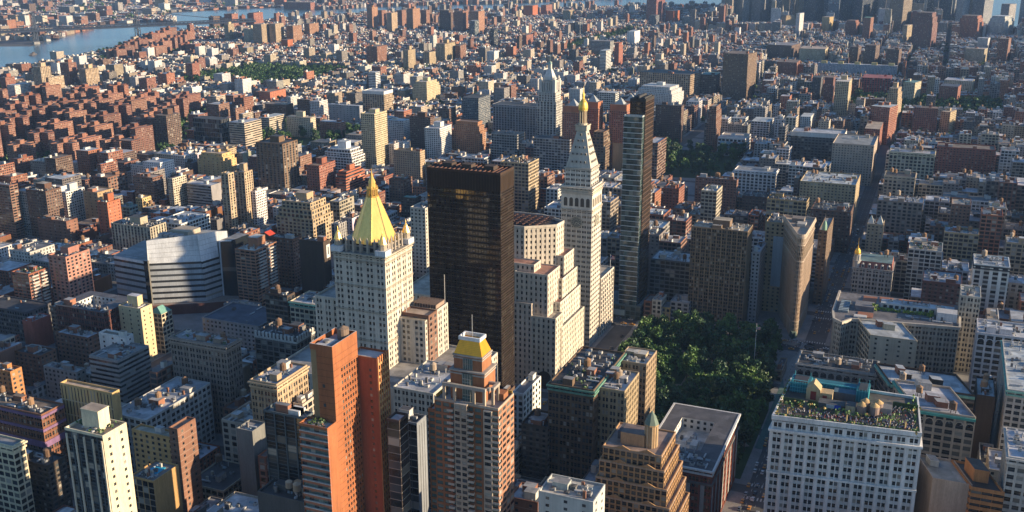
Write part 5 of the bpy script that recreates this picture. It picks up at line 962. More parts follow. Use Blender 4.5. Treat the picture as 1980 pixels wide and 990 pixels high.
def landmark_clock():
    x0, x1, y0, y1 = -193, -167.5, 765, 789; cx, cy = (x0 + x1) / 2, (y0 + y1) / 2
    K = (.61, .555, .47)
    B = Bd('clock_tower', 'slender pale stone tower with clock face, steep pyramid roof and gilded cupola', 'skyscraper', (cx, cy))
    B.fac(x0, x1, y0, y1, 0, 114, 'mett', K)
    B.fac(x0, x1, y0, y1, 114, 128, 'blank', K)
    lg = B.part('loggia_arch')
    def arch(ax, face, w_, zb, zt):
        for j in range(8):
            a0, a1 = math.pi * j / 8, math.pi * (j + 1) / 8; am = (a0 + a1) / 2
            pt = lambda a: (ax + w_ * math.cos(a), y0 - .06, zt + w_ * math.sin(a)) if face == 'N' else (x1 + .06, ax + w_ * math.cos(a), zt + w_ * math.sin(a))
            c0 = (ax, y0 - .06, zt) if face == 'N' else (x1 + .06, ax, zt)
            lg.q(c0, pt(a0), pt(am), pt(a1), (.09, .075, .06))
        if face == 'N': lg.box(ax - w_, ax + w_, y0 - .06, y0 + .1, zb, zt, (.09, .075, .06))
        else: lg.box(x1 - .1, x1 + .06, ax - w_, ax + w_, zb, zt, (.09, .075, .06))
    for i in range(5): arch(x0 + 3.6 + i * 4.6, 'N', 1.5, 116, 121.5); arch(y0 + 2.8 + i * 4.6, 'W', 1.4, 116, 121.5)
    for z, d in ((114, .8), (128, .9), (131.2, 1.8)): cornice(B.part('cornice'), x0, x1, y0, y1, z, 1.4, d, (.52, .45, .36))
    B.fac(x0, x1, y0, y1, 128, 131, 'pun', K, real='', roof=(.4, .35, .28)); parapet(B.part('parapet'), x0, x1, y0, y1, 131.05, 1.2, .5, K)
    a = 2.2; B.fac(x0 + a, x1 - a, y0 + a, y1 - a, 131, 146, 'mett', (.60, .56, .49), roof=(.4, .35, .3)); cornice(B.part('cornice'), x0 + a, x1 - a, y0 + a, y1 - a, 146.2, 1.2, .8, (.5, .45, .38))
    py = B.part('pyramid_roof'); S = (.47, .44, .38)
    b0, b1 = 10.2, 3.6; zb, zt = 146.3, 174.3
    sq = lambda r, k=.93: [(cx - r, cy - r * k), (cx + r, cy - r * k), (cx + r, cy + r * k), (cx - r, cy + r * k)]
    py.prism(sq(b0), zb, zt, S, topP=sq(b1))
    for row, (zz, n) in enumerate(((150, 4), (156, 4), (161, 3), (166, 2), (170.5, 1))):
        r = b0 + (b1 - b0) * (zz - zb) / (zt - zb)
        for i in range(n):
            o_ = (i - (n - 1) / 2) * 3.4
            dm = B.part('dormer'); dm.box(cx + o_ - .7, cx + o_ + .7, cy - r * .93 - .45, cy - r * .93 + .9, zz, zz + 1.9, (.5, .46, .4)); dm.box(cx + o_ - .5, cx + o_ + .5, cy - r * .93 - .5, cy - r * .93 - .44, zz + .2, zz + 1.6, (.03, .03, .03), bottom=True)
            dm.box(cx + r - .9, cx + r + .45, cy + o_ - .7, cy + o_ + .7, zz, zz + 1.9, (.5, .46, .4)); dm.box(cx + r + .44, cx + r + .5, cy + o_ - .5, cy + o_ + .5, zz + .2, zz + 1.6, (.03, .03, .03), bottom=True)
    gb = B.part('gallery'); gb.box(cx - 4.6, cx + 4.6, cy - 4.4, cy + 4.4, 179, 182.5, (.5, .44, .34)); parapet(gb, cx - 5, cx + 5, cy - 4.8, cy + 4.8, 182.5, 1, .35, (.45, .4, .32))
    cu = B.part('cupola'); cu.lathe(cx, cy, [(3.6, 182.5), (3.6, 184.5), (2.2, 184.6)], 12, (.48, .42, .32))
    for i in range(8):
        a = i * math.pi / 4 + .2; cu.tube((cx + 2.7 * math.cos(a), cy + 2.7 * math.sin(a), 184.5), (cx + 2.6 * math.cos(a), cy + 2.6 * math.sin(a), 194), .36, (.5, .42, .3))
    cu.lathe(cx, cy, [(1.7, 184.5), (1.7, 194)], 8, (.2, .15, .1)); cu.lathe(cx, cy, [(3.4, 194), (3.4, 195), (3.0, 195.05)], 12, (.55, .4, .14))
    go = B.part('gold_dome', None, cu); go.lathe(cx, cy, [(3.7, 195), (3.8, 196.6), (3.6, 198.6), (2.9, 200.6), (1.8, 202.2), (.9, 203), (.8, 204.8), (1.1, 205.0), (1.0, 206.4), (.45, 208), (.3, 210), (.03, 213)], 14, (.84, .54, .10), GOLD)
    for m_ in (gb, cu, go): m_.v = [(p_[0], p_[1], p_[2] - 4.7) for p_ in m_.v]
    # clock faces
    for face in 'NW':
        ck = B.part('clock'); cz = 103.5; n = 28
        P = (lambda r, a, d: (cx + r * math.sin(a), y0 - d, cz + r * math.cos(a))) if face == 'N' else (lambda r, a, d: (x1 + d, cy + r * math.sin(a), cz + r * math.cos(a)))
        for i in range(n):
            a0, a1 = 2 * math.pi * i / n, 2 * math.pi * (i + 1) / n; am = (a0 + a1) / 2
            ck.q(P(0, 0, .5), P(4.0, a0, .5), P(4.0, am, .5), P(4.0, a1, .5), (.17, .175, .15))
            ck.q(P(4.0, a0, .62), P(4.8, a0, .62), P(4.8, a1, .62), P(4.0, a1, .62), (.40, .36, .28)); ck.q(P(4.8, a0, .62), P(4.8, a1, .62), P(4.8, a1, 0), P(4.8, a0, 0), (.4, .36, .28))
            ck.q(P(1.9, a0, .56), P(2.3, a0, .56), P(2.3, a1, .56), P(1.9, a1, .56), (.34, .32, .26))
        for i in range(12):
            a = i * math.pi / 6; ck.q(P(2.9, a - .06, .58), P(3.8, a - .05, .58), P(3.8, a + .05, .58), P(2.9, a + .06, .58), (.5, .46, .36))
        for a, l, t_ in ((2.05, 3.6, .05), (3.6, 2.5, .09)): B.part('clock_hand', None, ck).q(P(.3, a - 1, .66), P(l, a - t_ * .6, .66), P(l, a + t_ * .6, .66), P(.3, a + 1, .66), (.55, .5, .4))
    # lower annex towards the street
    B.fac(-260, x0 - .05, 757, 826, 0, 52, 'metn', K, roof=(.36, .33, .29), par=1.2)
    B.fac(x0, -166.2, y1 + .05, 824, 0, 50, 'strips2', K, roof=(.42, .36, .28), par=1.2)
    B.part('roof_hut').box(-190, -176, 792, 800, 50, 56, K)
    B.part('flagpole').tube((-169, 822, 50), (-169, 822, 62), .2, (.6, .6, .6))
    fl = B.part('flag')
    for i in range(7): fl.box(-169 + .2, -165.6, 822, 822.1, 58 + i * .45, 58.45 + i * .45, (.45, .05, .05) if i % 2 == 0 else (.6, .6, .58), bottom=True)
    fl.box(-169 + .15, -167.6, 821.95, 822.15, 59.7, 61.2, (.04, .06, .2), bottom=True)
    B.done((1083, 168, 1190, 668), (-260, -165, 757, 826))

def landmark_slim_glass():
    B = Bd('slim_glass_tower', 'slim dark tower with a ribbed green glass front rising beside the clock tower', 'skyscraper', (-157, 856))
    x0, x1, y0, y1, h = -163.5, -150, 847.5, 874, 188
    K = (.07, .045, .032)
    B.fac(x0, x1, y0, y1, 12, h, 'bronze', K, real='NW', mi=BRONZE, roof=(.05, .05, .05), pier=(.10, .06, .04)); parapet(B.part('parapet'), x0, x1, y0, y1, h + .003, 2.2, .5, (.04, .035, .03))
    tk = B.part('roof_plant'); [tk.box(x0 + 1 + i * 2.4, x0 + 2.6 + i * 2.4, y0 + 2, y1 - 3, h, h + 2.2 + (i % 3), (.06, .06, .06)) for i in range(5)]
    gx0, gx1 = -166.5, -150.8
    B.fac(gx0, gx1, 841.5, 847.45, 12, 176, 'glassband', (.45, .48, .47), real='NWE', mi=GREEN, spcol=(.07, .09, .09), roof=(.3, .3, .3), par=1.2)
    B.panes = [p_[:5] + (TEAL,) if p_[5] == GREEN and RNG.random() < .4 else p_ for p_ in B.panes]
    fl = B.part('floor_edge'); n = 37
    for i in range(0, n): z = 12 + i * 164 / 37; fl.box(gx0 - .35, gx1 + .35, 841.1, 841.45, z - .2, z + .2, (.7, .72, .7), bottom=True)
    B.fac(-182, -146, 838.5, 876, 0, 12, 'grid', (.10, .14, .14), mi=GREEN, roof=(.2, .24, .24), par=1)
    B.part('podium_screen').box(-182, -160, 838.2, 838.45, 3, 8, (.32, .40, .40), bottom=True)
    B.done((1195, 186, 1268, 620), (-182, -146, 838, 876))

def landmark_wedge():
    K = (.40, .30, .22)
    B = Bd('wedge_building', 'wedge-shaped stone building, its rounded narrow end pointing at the viewer between two avenues', 'building', (-25, 885))
    c, r = (-18.6, 853.5), 3.2
    P = [(-41, 909)]
    for i in range(7):
        a = math.pi + .55 + (math.pi * .85) * i / 6 ; a = math.radians(205 + i * 150 / 6 ) 
        P.append((c[0] + r * math.cos(a), c[1] + r * math.sin(a)))
    P.append((-14.5, 909))
    off = lambda d: [((p[0] + 25) * (1 + d / 20) - 25, (p[1] - 885) * (1 + d / 30) + 885) for p in P]
    B.poly(P, 0, 14, 'pair', (.42, .35, .27)); B.poly(P, 14.2, 66, 'flat', K); B.poly(P, 66.2, 80, 'strips2', (.42, .32, .23)); B.poly(P, 80, 86, 'flat', (.42, .34, .26))
    B.part('roof').prism(off(-.4), 86, 86.1, (.3, .28, .26), (.26, .25, .24), PLAIN, ROOF)
    cm = B.part('cornice')
    for z, h, d in ((13.6, .7, .5), (65.6, .9, .7), (79.4, .9, .8), (86.4, 1.8, 1.7)): cm.prism(off(d), z - h, z, (.44, .36, .28)); 
    Q = off(.5); par = B.part('parapet')
    for i in range(len(Q)):
        p, q = Q[i], Q[(i + 1) % len(Q)]; L = math.hypot(q[0] - p[0], q[1] - p[1]); u = ((q[0] - p[0]) / L, (q[1] - p[1]) / L)
        par.obox(((p[0] + q[0]) / 2, (p[1] + q[1]) / 2), u, L / 2 + .1, .3, 86.4, 88.2 + .01 * i, (.46, .38, .3))
    hu = B.part('roof_hut'); hu.box(-32, -22, 893, 903, 86.1, 90, (.2, .17, .15)); hu.box(-26, -19, 880, 889, 86.1, 89, (.42, .4, .37))
    clutter(B.part('roof_vents', 'stuff'), -30, -18, 876, 905, 86.1, RNG, 14)
    cr = B.part('crown_shop'); cr.prism([(-22, 851.5), (-18.5, 843.5), (-15.2, 851)], 0, 5, (.08, .12, .1), (.16, .22, .17), topP=[(-21, 850.6), (-18.5, 846), (-16, 850.4)])
    B.done((1515, 418, 1586, 655), (-42, -13, 848, 910))

def landmark_belvedere():
    K = (.29, .125, .06); R = (.4, .38, .35)
    x0, x1, y0, y1, h = -116.5, -86, 393.5, 411, 122
    B = Bd('brick_gold_cap_tower', 'red brick tower with stacked balconies and truncated gold roof over a colonnaded crown', 'skyscraper', (-101, 402))
    B.fac(x0, x1, y0, y1, 0, h, 'belv', K, mi=TEAL, real='N', spcol=K); 
    # the sunlit flank is nearly blank
    B.part('roof').q((x0, y0, h), (x1, y0, h), (x1, y1, h), (x0, y1, h), R, ROOF)
    parapet(B.part('parapet'), x0, x1, y0, y1, h + .003, 1.1, .4, (.38, .31, .24))
    B.fac(-122, x0 - .05, 398, 412, 0, h - 8, 'belv', K, real='N', mi=TEAL, spcol=K, roof=R, par=1)
    B.fac(x0 + 10.5, x0 + 16.5, 391.6, y0 - .05, 0, h + .9, 'belv', (.36, .29, .22), real='N', spcol=(.36, .29, .22), roof=R)
    B.fac(-92.5, -88.6, 392.2, y0 - .05, 0, h - .4, 'belv', (.38, .31, .24), real='N', spcol=(.38, .31, .24), roof=R)
    nf = 41; fh = h / nf
    for j in range(nf - 16, nf):
        z = j * fh
        for bx0, bx1, yy in ((-109.3, -106.5, 391.0), (-99.8, -97.0, 391.0), (-88.5, -85.2, 392.4)):
            m = B.part('balcony'); m.box(bx0, bx1, yy, yy + 1.4 if bx0 < -100 else yy + 1.35, z - .12, z + .06, (.48, .42, .35), bottom=True); m.box(bx0, bx1, yy, yy + .1, z + .06, z + .95, (.40, .34, .28)); m.box(bx1 - .1, bx1, yy + .1, yy + 1.3, z + .06, z + .95, (.40, .34, .28))
    low = B.part('balcony', 'stuff')
    for j in range(1, nf - 16):
        z = j * fh
        for bx0, bx1, yy in ((-109.3, -106.5, 391.0), (-99.8, -97.0, 391.0), (-88.5, -85.2, 392.4)): low.box(bx0, bx1, yy, yy + 1.35, z - .12, z + .9, (.42, .36, .3), bottom=True)
    bl = B.part('belt_course')
    for j in range(1, nf): bl.box(x1 + .005, x1 + .1, y0 + .6, y1, j * fh - .25, j * fh, (.40, .2, .12), bottom=True)
    # crown
    cx0, cx1, cy0, cy1 = -110.6, -94.4, 398.0, 409.8
    ST = (.34, .31, .27)
    B.fac(cx0, cx1, cy0, cy1, h, 135.5, 'blank', K, real=''); 
    def bay(z0, z1):
        g_ = B.part('glazed_bay'); m = (cx0 + cx1) / 2; g_.prism([(m - 2.6, cy0 - .05), (m - 1.8, cy0 - 1.0), (m + 1.8, cy0 - 1.0), (m + 2.6, cy0 - .05)], z0, z1, (.1, .1, .1), (.3, .3, .28), TEAL)
        for i in range(4): g_.box(m - 1.85 + i * 1.2, m - 1.75 + i * 1.2, cy0 - 1.08, cy0 - 1.0, z0, z1, (.4, .4, .36))
        for i in range(int((z1 - z0) / 1.6)): g_.box(m - 1.9, m + 1.9, cy0 - 1.1, cy0 - 1.0, z0 + i * 1.6, z0 + i * 1.6 + .12, (.4, .4, .36), bottom=True)
    bay(h, 128); bay(129.4, 135.0); 
    st = B.part('stone_band'); cornice(st, cx0, cx1, cy0, cy1, 136, 1.3, .55, ST); st.box(cx0 - .3, cx1 + .3, cy0 - .3, cy1 + .3, 135.5, 136.1, ST)
    d0, d1, e0, e1 = cx0 + 1.4, cx1 - 1.4, cy0 + 1.0, cy1 - 1.0
    B.fac(d0, d1, e0, e1, 136.1, 142, 'blank', K, real=''); cornice(st, d0, d1, e0, e1, 142.8, 1.2, .5, ST); st.box(d0 - .2, d1 + .2, e0 - .2, e1 + .2, 142, 142.9, ST)
    g2 = B.part('glazed_bay'); m = (d0 + d1) / 2; g2.box(m - 2.2, m + 2.2, e0 - .4, e0 - .02, 136.4, 141.4, (.1, .1, .1), mi=TEAL)
    for i in range(5): g2.box(m - 2.2 + i * 1.08, m - 2.1 + i * 1.08, e0 - .5, e0 - .4, 136.4, 141.4, (.42, .42, .38))
    gc = B.part('gold_roof'); t_ = 2.1
    gc.prism([(d0, e0), (d1, e0), (d1, e1), (d0, e1)], 142.95, 149.0, (.78, .36, .025), mi=GOLD, topP=[(d0 + t_, e0 + t_), (d1 - t_, e0 + t_), (d1 - t_, e1 - t_), (d0 + t_, e1 - t_)])
    wr = B.part('white_rim'); parapet(wr, d0 + t_ - .5, d1 - t_ + .5, e0 + t_ - .5, e1 - t_ + .5, 149.0, 1.6, .7, (.68, .68, .66)); wr.box(d0 + t_ + 1, d0 + t_ + 1.6, e0 + t_, e0 + t_ + .6, 149, 152, (.5, .5, .5)); B.part('mast').tube(((d0 + d1) / 2, (e0 + e1) / 2, 149), ((d0 + d1) / 2, (e0 + e1) / 2, 160), .12, (.5, .5, .5))
    # colonnade
    for x, y in ((cx0 - 1.6, cy0 - 3.2), (cx0 + 3.4, cy0 - 3.2), (cx1 - 3.6, cy0 - 3.2), (cx1 + 1.4, cy0 - 3.2), (cx1 + 4.2, cy0 - .4), (cx1 + 4.2, cy0 + 5), (cx0 - 3.4, cy0 + 2)):
        B.part('column').box(x - .55, x + .55, y - .55, y + .55, h, 129.2, (.40, .33, .25))
    be = B.part('colonnade_beam'); be.box(cx0 - 2.3, cx1 + 2.1, cy0 - 3.9, cy0 - 2.5, 129.2, 130.6, ST, bottom=True); be.box(cx1 + 3.5, cx1 + 4.9, cy0 - 1, cy0 + 6, 129.2, 130.6, ST, bottom=True); be.box(cx1 + 2.1, cx1 + 3.5, cy0 - 2.2, cy0 - .8, 129.2, 130.58, ST, bottom=True); be.box(cx1 + .02, cx1 + 3.5, cy0 + 4.4, cy0 + 5.6, 129.2, 130.56, ST, bottom=True)
    B.part('roof_hut').box(-91, -87.5, 403, 408, h, h + 3.4, K); yw = B.part('yellow_terrace_wall'); yw.box(x0 + .6, x0 + 1.0, y0 + 1, y1 - 1, h + 1.1, h + 2.4, (.5, .32, .06)); yw.box(-90, x1 - .5, y1 - .9, y1 - .5, h + 1.1, h + 2.2, (.5, .32, .06))
    B.done((828, 640, 1010, 1000), (-122, -84, 391, 412))

def landmark_orange_slab():
    K = (.32, .118, .05)
    B = Bd('orange_brick_slab', 'tall orange brick slab with a lower wing and ribbed rear block, left of centre', 'skyscraper', (-157, 385))
    for p, q, z0_, z1_ in (((-159.5, 369), (-151.4, 369), 0, 148), ((-151.4, 389), (-159.5, 389), 0, 148), ((-159.5, 389), (-159.5, 369), 0, 148), ((-151.4, 369), (-151.4, 374.5), 0, 148), ((-151.4, 374.5), (-151.4, 389), 0, 40), ((-151.4, 374.5), (-151.4, 389), 139, 148)): B.wall.q((*p, z0_), (*q, z0_), (*q, z1_), (*p, z1_), K)
    B.fac(-162.6, -159.55, 369.5, 389, 0, 147.8, 'blank', (.30, .21, .11), real='')
    # sunlit flank with window rows in its farther half
    pan = []; fw = MB(); facade(B.wall, B.panes, (-151.4, 374.5), (-151.4, 389), 40, 139, 'slabw', K, PANE, K); 
    bc = B.part('brick_course')
    for k in range(-8, 36): z = 40 + 3 * k + .12; bc.box(-151.399, -151.37, 369.1, 388.95, z, z + .22, (.20, .075, .035), bottom=True); bc.box(-159.4, -151.45, 368.97, 368.999, z, z + .22, (.18, .07, .035), bottom=True)
    for z in range(22, 136, 9): B.part('stair_window').box(-157.2, -156.0, 368.9, 368.96, z + 1, z + 2.6, (.05, .06, .06), bottom=True)
    B.part('roof').q((-162.6, 369, 148), (-151.4, 369, 148), (-151.4, 389, 148), (-162.6, 389, 148), (.40, .40, .40), ROOF)
    pm = B.part('parapet'); parapet(pm, -162.6, -151.4, 369, 389, 148.01, 2.6, .4, K, (.6, .57, .53)); wt = B.part('water_tank'); wt.lathe(-155.5, 384.5, [(2.6, 148), (2.6, 153), (2.7, 153), (.1, 154.2)], 14, (.22, .16, .12)); cp = B.part('cooling_tower'); cp.box(-161, -155, 371.5, 379, 148, 149.6, (.5, .5, .5)); cp.lathe(-158, 375, [(1.5, 149.6), (1.5, 150.4), (.1, 150.5)], 10, (.2, .2, .2))
    # lower wing
    z = 115; y0 = 361.5; wx0, wx1 = -165.5, -151.2
    nf = 34; fh = z / nf
    for j in range(nf):
        zz = j * fh; B.wall.q((wx0, y0, zz), (wx1, y0, zz), (wx1, y0, zz + fh * .42), (wx0, y0, zz + fh * .42), (.36, .14, .08)); B.wall.q((wx0, y0, zz + fh * .42), (wx1, y0, zz + fh * .42), (wx1, y0 + .9, zz + fh * .42), (wx0, y0 + .9, zz + fh * .42), (.5, .48, .44))
        for i in range(6):
            a = wx0 + (wx1 - wx0) * (i + .5) / 6; B.panes.append(((a, y0 + .85, zz + fh * .71), (wx1 - wx0) / 6 - .12, fh * .58 - .02, (1, 0), (0, -1), TEAL if (i + j) % 4 else PANE))
        B.wall.q((wx0, y0 + .9, zz), (wx1, y0 + .9, zz), (wx1, y0 + .9, zz + fh), (wx0, y0 + .9, zz + fh), (.1, .1, .1))
    B.wall.q((wx1, y0 + .9, 0), (wx1, 369, 0), (wx1, 369, z), (wx1, y0 + .9, z), K); B.wall.q((wx0, y0, 0), (wx0, 375, 0), (wx0, 375, z), (wx0, y0, z), K); B.wall.q((wx1, y0, 0), (wx1, y0 + .9, 0), (wx1, y0 + .9, z), (wx1, y0, z), (.36, .14, .08))
    se = B.part('slab_edge')
    for j in range(1, nf): se.box(wx0 - .05, wx1 + .15, y0 - .12, y0 - .005, j * fh + fh * .34, j * fh + fh * .44, (.55, .52, .48), bottom=True)
    B.part('roof').q((wx0, y0, z), (wx1, y0, z), (wx1, 369, z), (wx0, 369, z), (.48, .46, .43), ROOF); parapet(B.part('parapet'), wx0, wx1, y0, 368.95, z + .01, 1.2, .35, K)
    gp = B.part('roof_plants', 'stuff'); 
    for i in range(60): leafq(gp, (RNG.uniform(-162, -155), RNG.choice((366.5, 367.5, 364)) + RNG.gauss(0, .6), z + RNG.uniform(.2, 1.9)), .5, RNG, (.045, .085, .03))
    for i in range(5): B.part('roof_seat').box(-163 + i * 2, -162.2 + i * 2, 364 + (i % 2) * 1.4, 364.8 + (i % 2) * 1.4, z + .01, z + .6, (.3, .16, .1))
    # ribbed rear block
    rx0, rx1, ry0, ry1, rh = -156, -142, 389.05, 399, 138
    B.fac(rx0, rx1, ry0, ry1, 0, rh, 'blank', (.32, .10, .055), real='', roof=(.46, .44, .40)); parapet(B.part('parapet'), rx0, rx1, ry0, ry1, rh + .01, 1, .35, K)
    rb = B.part('brick_rib')
    for i in range(6): rb.box(rx1 + .01, rx1 + .5, ry0 + .15 + i * 1.85, ry0 + .75 + i * 1.85, 0, rh + 1.6, (.46, .20, .08))
    sp = B.part('spandrel_band')
    for j in range(46): sp.box(rx1 + .01, rx1 + .3, ry0 + .8, ry1 - .1, j * 3 + .2, j * 3 + 1.3, (.42, .30, .13), bottom=True)
    for j in range(40): B.panes.append(((-145.4, ry0 - .03, 16 + j * 3), 1.1, 1.3, (1, 0), (0, -1), PANE))
    for i in range(5):
        for j in range(46): B.panes.append(((rx1 + .1, ry0 + 1.38 + i * 1.85, j * 3 + 2.15), 1.2, 1.65, (0, 1), (1, 0), PANE))
    B.done((582, 640, 760, 1000), (-166, -141, 361, 399))

def landmark_roof_garden():
    K = (.66, .645, .61); x0, x1, y0, y1, h = 13.5, 82.5, 506, 556, 85
    B = Bd('white_roof_garden_block', 'large white block with paired windows and a crowded roof garden bar on top', 'building', (48, 530))
    sk = .11     # its front runs slightly askew
    P = [(x0, y0), (x1, y0 + 7.4), (x1 - 3, y1), (x0 + 2, y1)]
    B.poly(P, 0, 57, 'w230', K, real='NWE'); B.poly(P, 57.5, 81, 'w230', K, real='NWE'); B.poly(P, 81.3, 85.4, 'w230', (.68, .665, .63), real='NW')
    B.part('roof').prism([(x0 + .6, y0 + .6), (x1 - .6, y0 + 7.9), (x1 - 3.4, y1 - .6), (x0 + 2.4, y1 - .6)], 86.5, 86.95, (.3, .27, .22), (.12, .10, .08), PLAIN, ROOF)
    def ring(m, z0, z1, d, col, w=.6):
        for i in range(4):
            p, q = P[i], P[(i + 1) % 4]; L = math.hypot(q[0] - p[0], q[1] - p[1]); u = ((q[0] - p[0]) / L, (q[1] - p[1]) / L); n_ = (u[1], -u[0])
            m.obox(((p[0] + q[0]) / 2 + n_[0] * (d - w) / 2, (p[1] + q[1]) / 2 + n_[1] * (d - w) / 2), u, L / 2 + d, (d + w) / 2, z0 + i * .004, z1 + i * .004, col)
    ring(B.part('parapet'), 85.9, 88.3, .25, (.70, .69, .66)); c = B.part('cornice'); ring(c, 80.2, 81.3, 1.3, (.72, .70, .67), .1); ring(c, 79.4, 80.2, .7, (.66, .65, .62), .1); bc = B.part('belt_course'); ring(bc, 56.6, 57.6, .9, (.70, .69, .66), .1); ring(bc, 65, 65.5, .35, K, .1)
    pil = B.part('pilaster'); p, q = P[0], P[1]; L = math.hypot(q[0] - p[0], q[1] - p[1]); u = ((q[0] - p[0]) / L, (q[1] - p[1]) / L)
    nb = round(L / 5.8)
    for i in range(nb + 1):
        s_ = i * L / nb; pil.obox((p[0] + u[0] * s_ + u[1] * .2, p[1] + u[1] * s_ - u[0] * .2), u, .75, .22, 0, 56.5, (.67, .65, .62)); pil.obox((p[0] + u[0] * s_ + u[1] * .2, p[1] + u[1] * s_ - u[0] * .2), u, .75, .22, 57.7, 79.3, (.67, .65, .62))
    z = 87.0
    # roof structures
    tq = (.03, .22, .27)
    s1 = B.part('turquoise_scaffold')
    for a in ((17, 27, 541, 552, 90.5), (27, 50, 547, 553, 89.5), (50, 56, 541, 553, 91)): s1.box(*a[:4], z, z + (a[4] - 85), tq, (.035, .17, .22)); 
    for i in range(9): s1.box(17 + i * 1.25, 17.15 + i * 1.25, 540.6, 540.95, z, z + 6.4, (.1, .42, .46))
    for i in range(4): s1.box(16.6, 27.4, 540.5, 540.9, z + 1.0 + i * 2, z + 1.15 + i * 2, (.1, .42, .46), bottom=True)
    for i in range(5): s1.box(50 + i * 1.4, 50.2 + i * 1.4, 540.6, 540.95, z, z + 7, (.1, .42, .46))
    for i in range(16): s1.box(27.3 + i * 1.5, 27.42 + i * 1.5, 546.6, 546.95, z, z + 5.2, (.10, .45, .50))
    for i in range(3): s1.box(27, 50, 546.5, 546.9, z + 1.0 + i * 2, z + 1.15 + i * 2, (.10, .45, .50), bottom=True)
    for x_, y_, zz in ((18, 541.5, 92.5), (26, 541.5, 92.5), (18, 551, 92.5), (26, 551, 92.5), (50.5, 541.5, 93), (55.5, 541.5, 93), (50.5, 552, 93), (55.5, 552, 93)): s1.box(x_ - .12, x_ + .12, y_ - .12, y_ + .12, zz, zz + 2.4, (.12, .5, .5))
    s1.box(18.5, 25.5, 542, 551, 92.51, 92.8, (.05, .05, .06)); s1.box(51, 55, 541.8, 552, 93.01, 93.3, (.05, .06, .07))
    ch = B.part('gabled_roof_house'); ch.box(26, 33, 534, 541, z, z + 6, (.46, .35, .2)); ch.prism([(26, 534), (33, 534), (33, 541), (26, 541)], z + 6, z + 9.4, (.46, .35, .2), topP=[(29.4, 534.02), (29.6, 534.02), (29.6, 541), (29.4, 541)]); ch.box(28.2, 31, 533.8, 533.98, z + .4, z + 5, (.22, .035, .025), bottom=True); ch.box(33, 39, 534.5, 541, z, z + 4.6, (.46, .35, .2)); ch.box(34.2, 36.4, 534.3, 534.48, z + .3, z + 3.4, (.22, .035, .025), bottom=True)
    gh = B.part('glass_roof_hall'); gh.box(39, 50, 540, 546, z, z + 4, (.07, .09, .11), (.08, .15, .2)); sh = B.part('roof_shed'); sh.box(33, 46, 526, 532, z, z + 3, (.08, .085, .09), (.09, .095, .1)); sh = B.part('lift_house'); sh.box(46.4, 51, 525, 531, z, z + 4, (.44, .36, .24), (.1, .1, .1)); sh = B.part('blue_cover'); sh.box(41, 44, 525.7, 525.95, z + 1, z + 2.8, (.04, .08, .4), bottom=True); sh = B.part('pale_panel'); sh.box(37, 41, 525.7, 525.95, z + .8, z + 2.8, (.45, .48, .48), bottom=True); sh = B.part('plant_room'); sh.box(62, 68, 530, 536, z, z + 3.4, (.3, .3, .3), (.2, .2, .2))
    for x, y in ((54, 526), (60, 526.6), (55.4, 531), (61.4, 531.6)):
        m = B.part('water_tank'); m.lathe(x, y, [(2.35, z + 1.0), (2.35, z + 5.4), (2.5, z + 5.4), (.1, z + 7.2)], 14, (.24, .17, .14), cols=[(.24, .18, .16), (.2, .15, .1), (.48, .33, .16)]); m.box(x - 1.8, x + 1.8, y - 1.8, y + 1.8, z, z + 1.0, (.1, .1, .1))
    hw = B.part('trellis_screen'); hw.box(16, 26, 525, 525.3, z, z + 3.4, (.06, .09, .04)); hw.box(28, 33, 526, 526.3, z, z + 3.2, (.05, .08, .03)); hw.box(68, 80, 541, 541.3, z, z + 3, (.05, .08, .03))
    pl = B.part('roof_plants', 'stuff')
    for i in range(760):
        e = RNG.random()
        if e < .3: x = RNG.uniform(15, 81); y = y0 + 7.4 * (x - 13.5) / 69 + 1.3 + RNG.gauss(0, .35); zz = z + RNG.uniform(.9, 2.0)
        elif e < .5: y = RNG.uniform(508, 555); x = RNG.choice((15, 80.2 - (y - 513) * .07)) + RNG.gauss(0, .4); zz = z + RNG.uniform(.8, 2.6)
        else:
            x, y = RNG.choice(((19, 521), (24, 523), (30, 522), (36, 521), (42, 519.5), (47, 521), (52, 520), (57, 521.5), (66, 523), (70, 527), (74, 536), (77, 541), (22, 515), (33, 514), (63, 518), (72, 520))); x += RNG.gauss(0, 1.4); y += RNG.gauss(0, .8); zz = z + RNG.uniform(.4, 3.6)
        leafq(pl, (x, y, zz), .5, RNG, RNG.choice(((.07, .15, .04), (.10, .19, .04), (.05, .11, .03), (.22, .15, .04))))
    for x in (20, 30.5, 48, 62, 68, 75): pa = B.part('closed_parasol'); y = y0 + 7.4 * (x - 13.5) / 69 + 4.2; pa.lathe(x, y, [(.08, z), (.08, z + 1), (.42, z + 1.1), (.3, z + 3.4), (.04, z + 4.6)], 8, (.56, .42, .2))
    root = B.done((1485, 735, 1785, 1000), (13, 84, 505, 558))
    # people on the roof: one dense crowd
    cr = MB()
    for i in range(420):
        k = RNG.random()
        if k < .75: x = RNG.uniform(17, 79); y = y0 + 7.4 * (x - 13.5) / 69 + RNG.uniform(2.6, 12)
        else: x = RNG.uniform(62, 79); y = RNG.uniform(520, 540)
        person(cr, x, y, z, RNG)
    o = cr.obj('crowd', None, (48, 515, z), 'stuff'); tag(o, 'dense crowd of drinkers standing among plants on the white block roof', 'crowd')

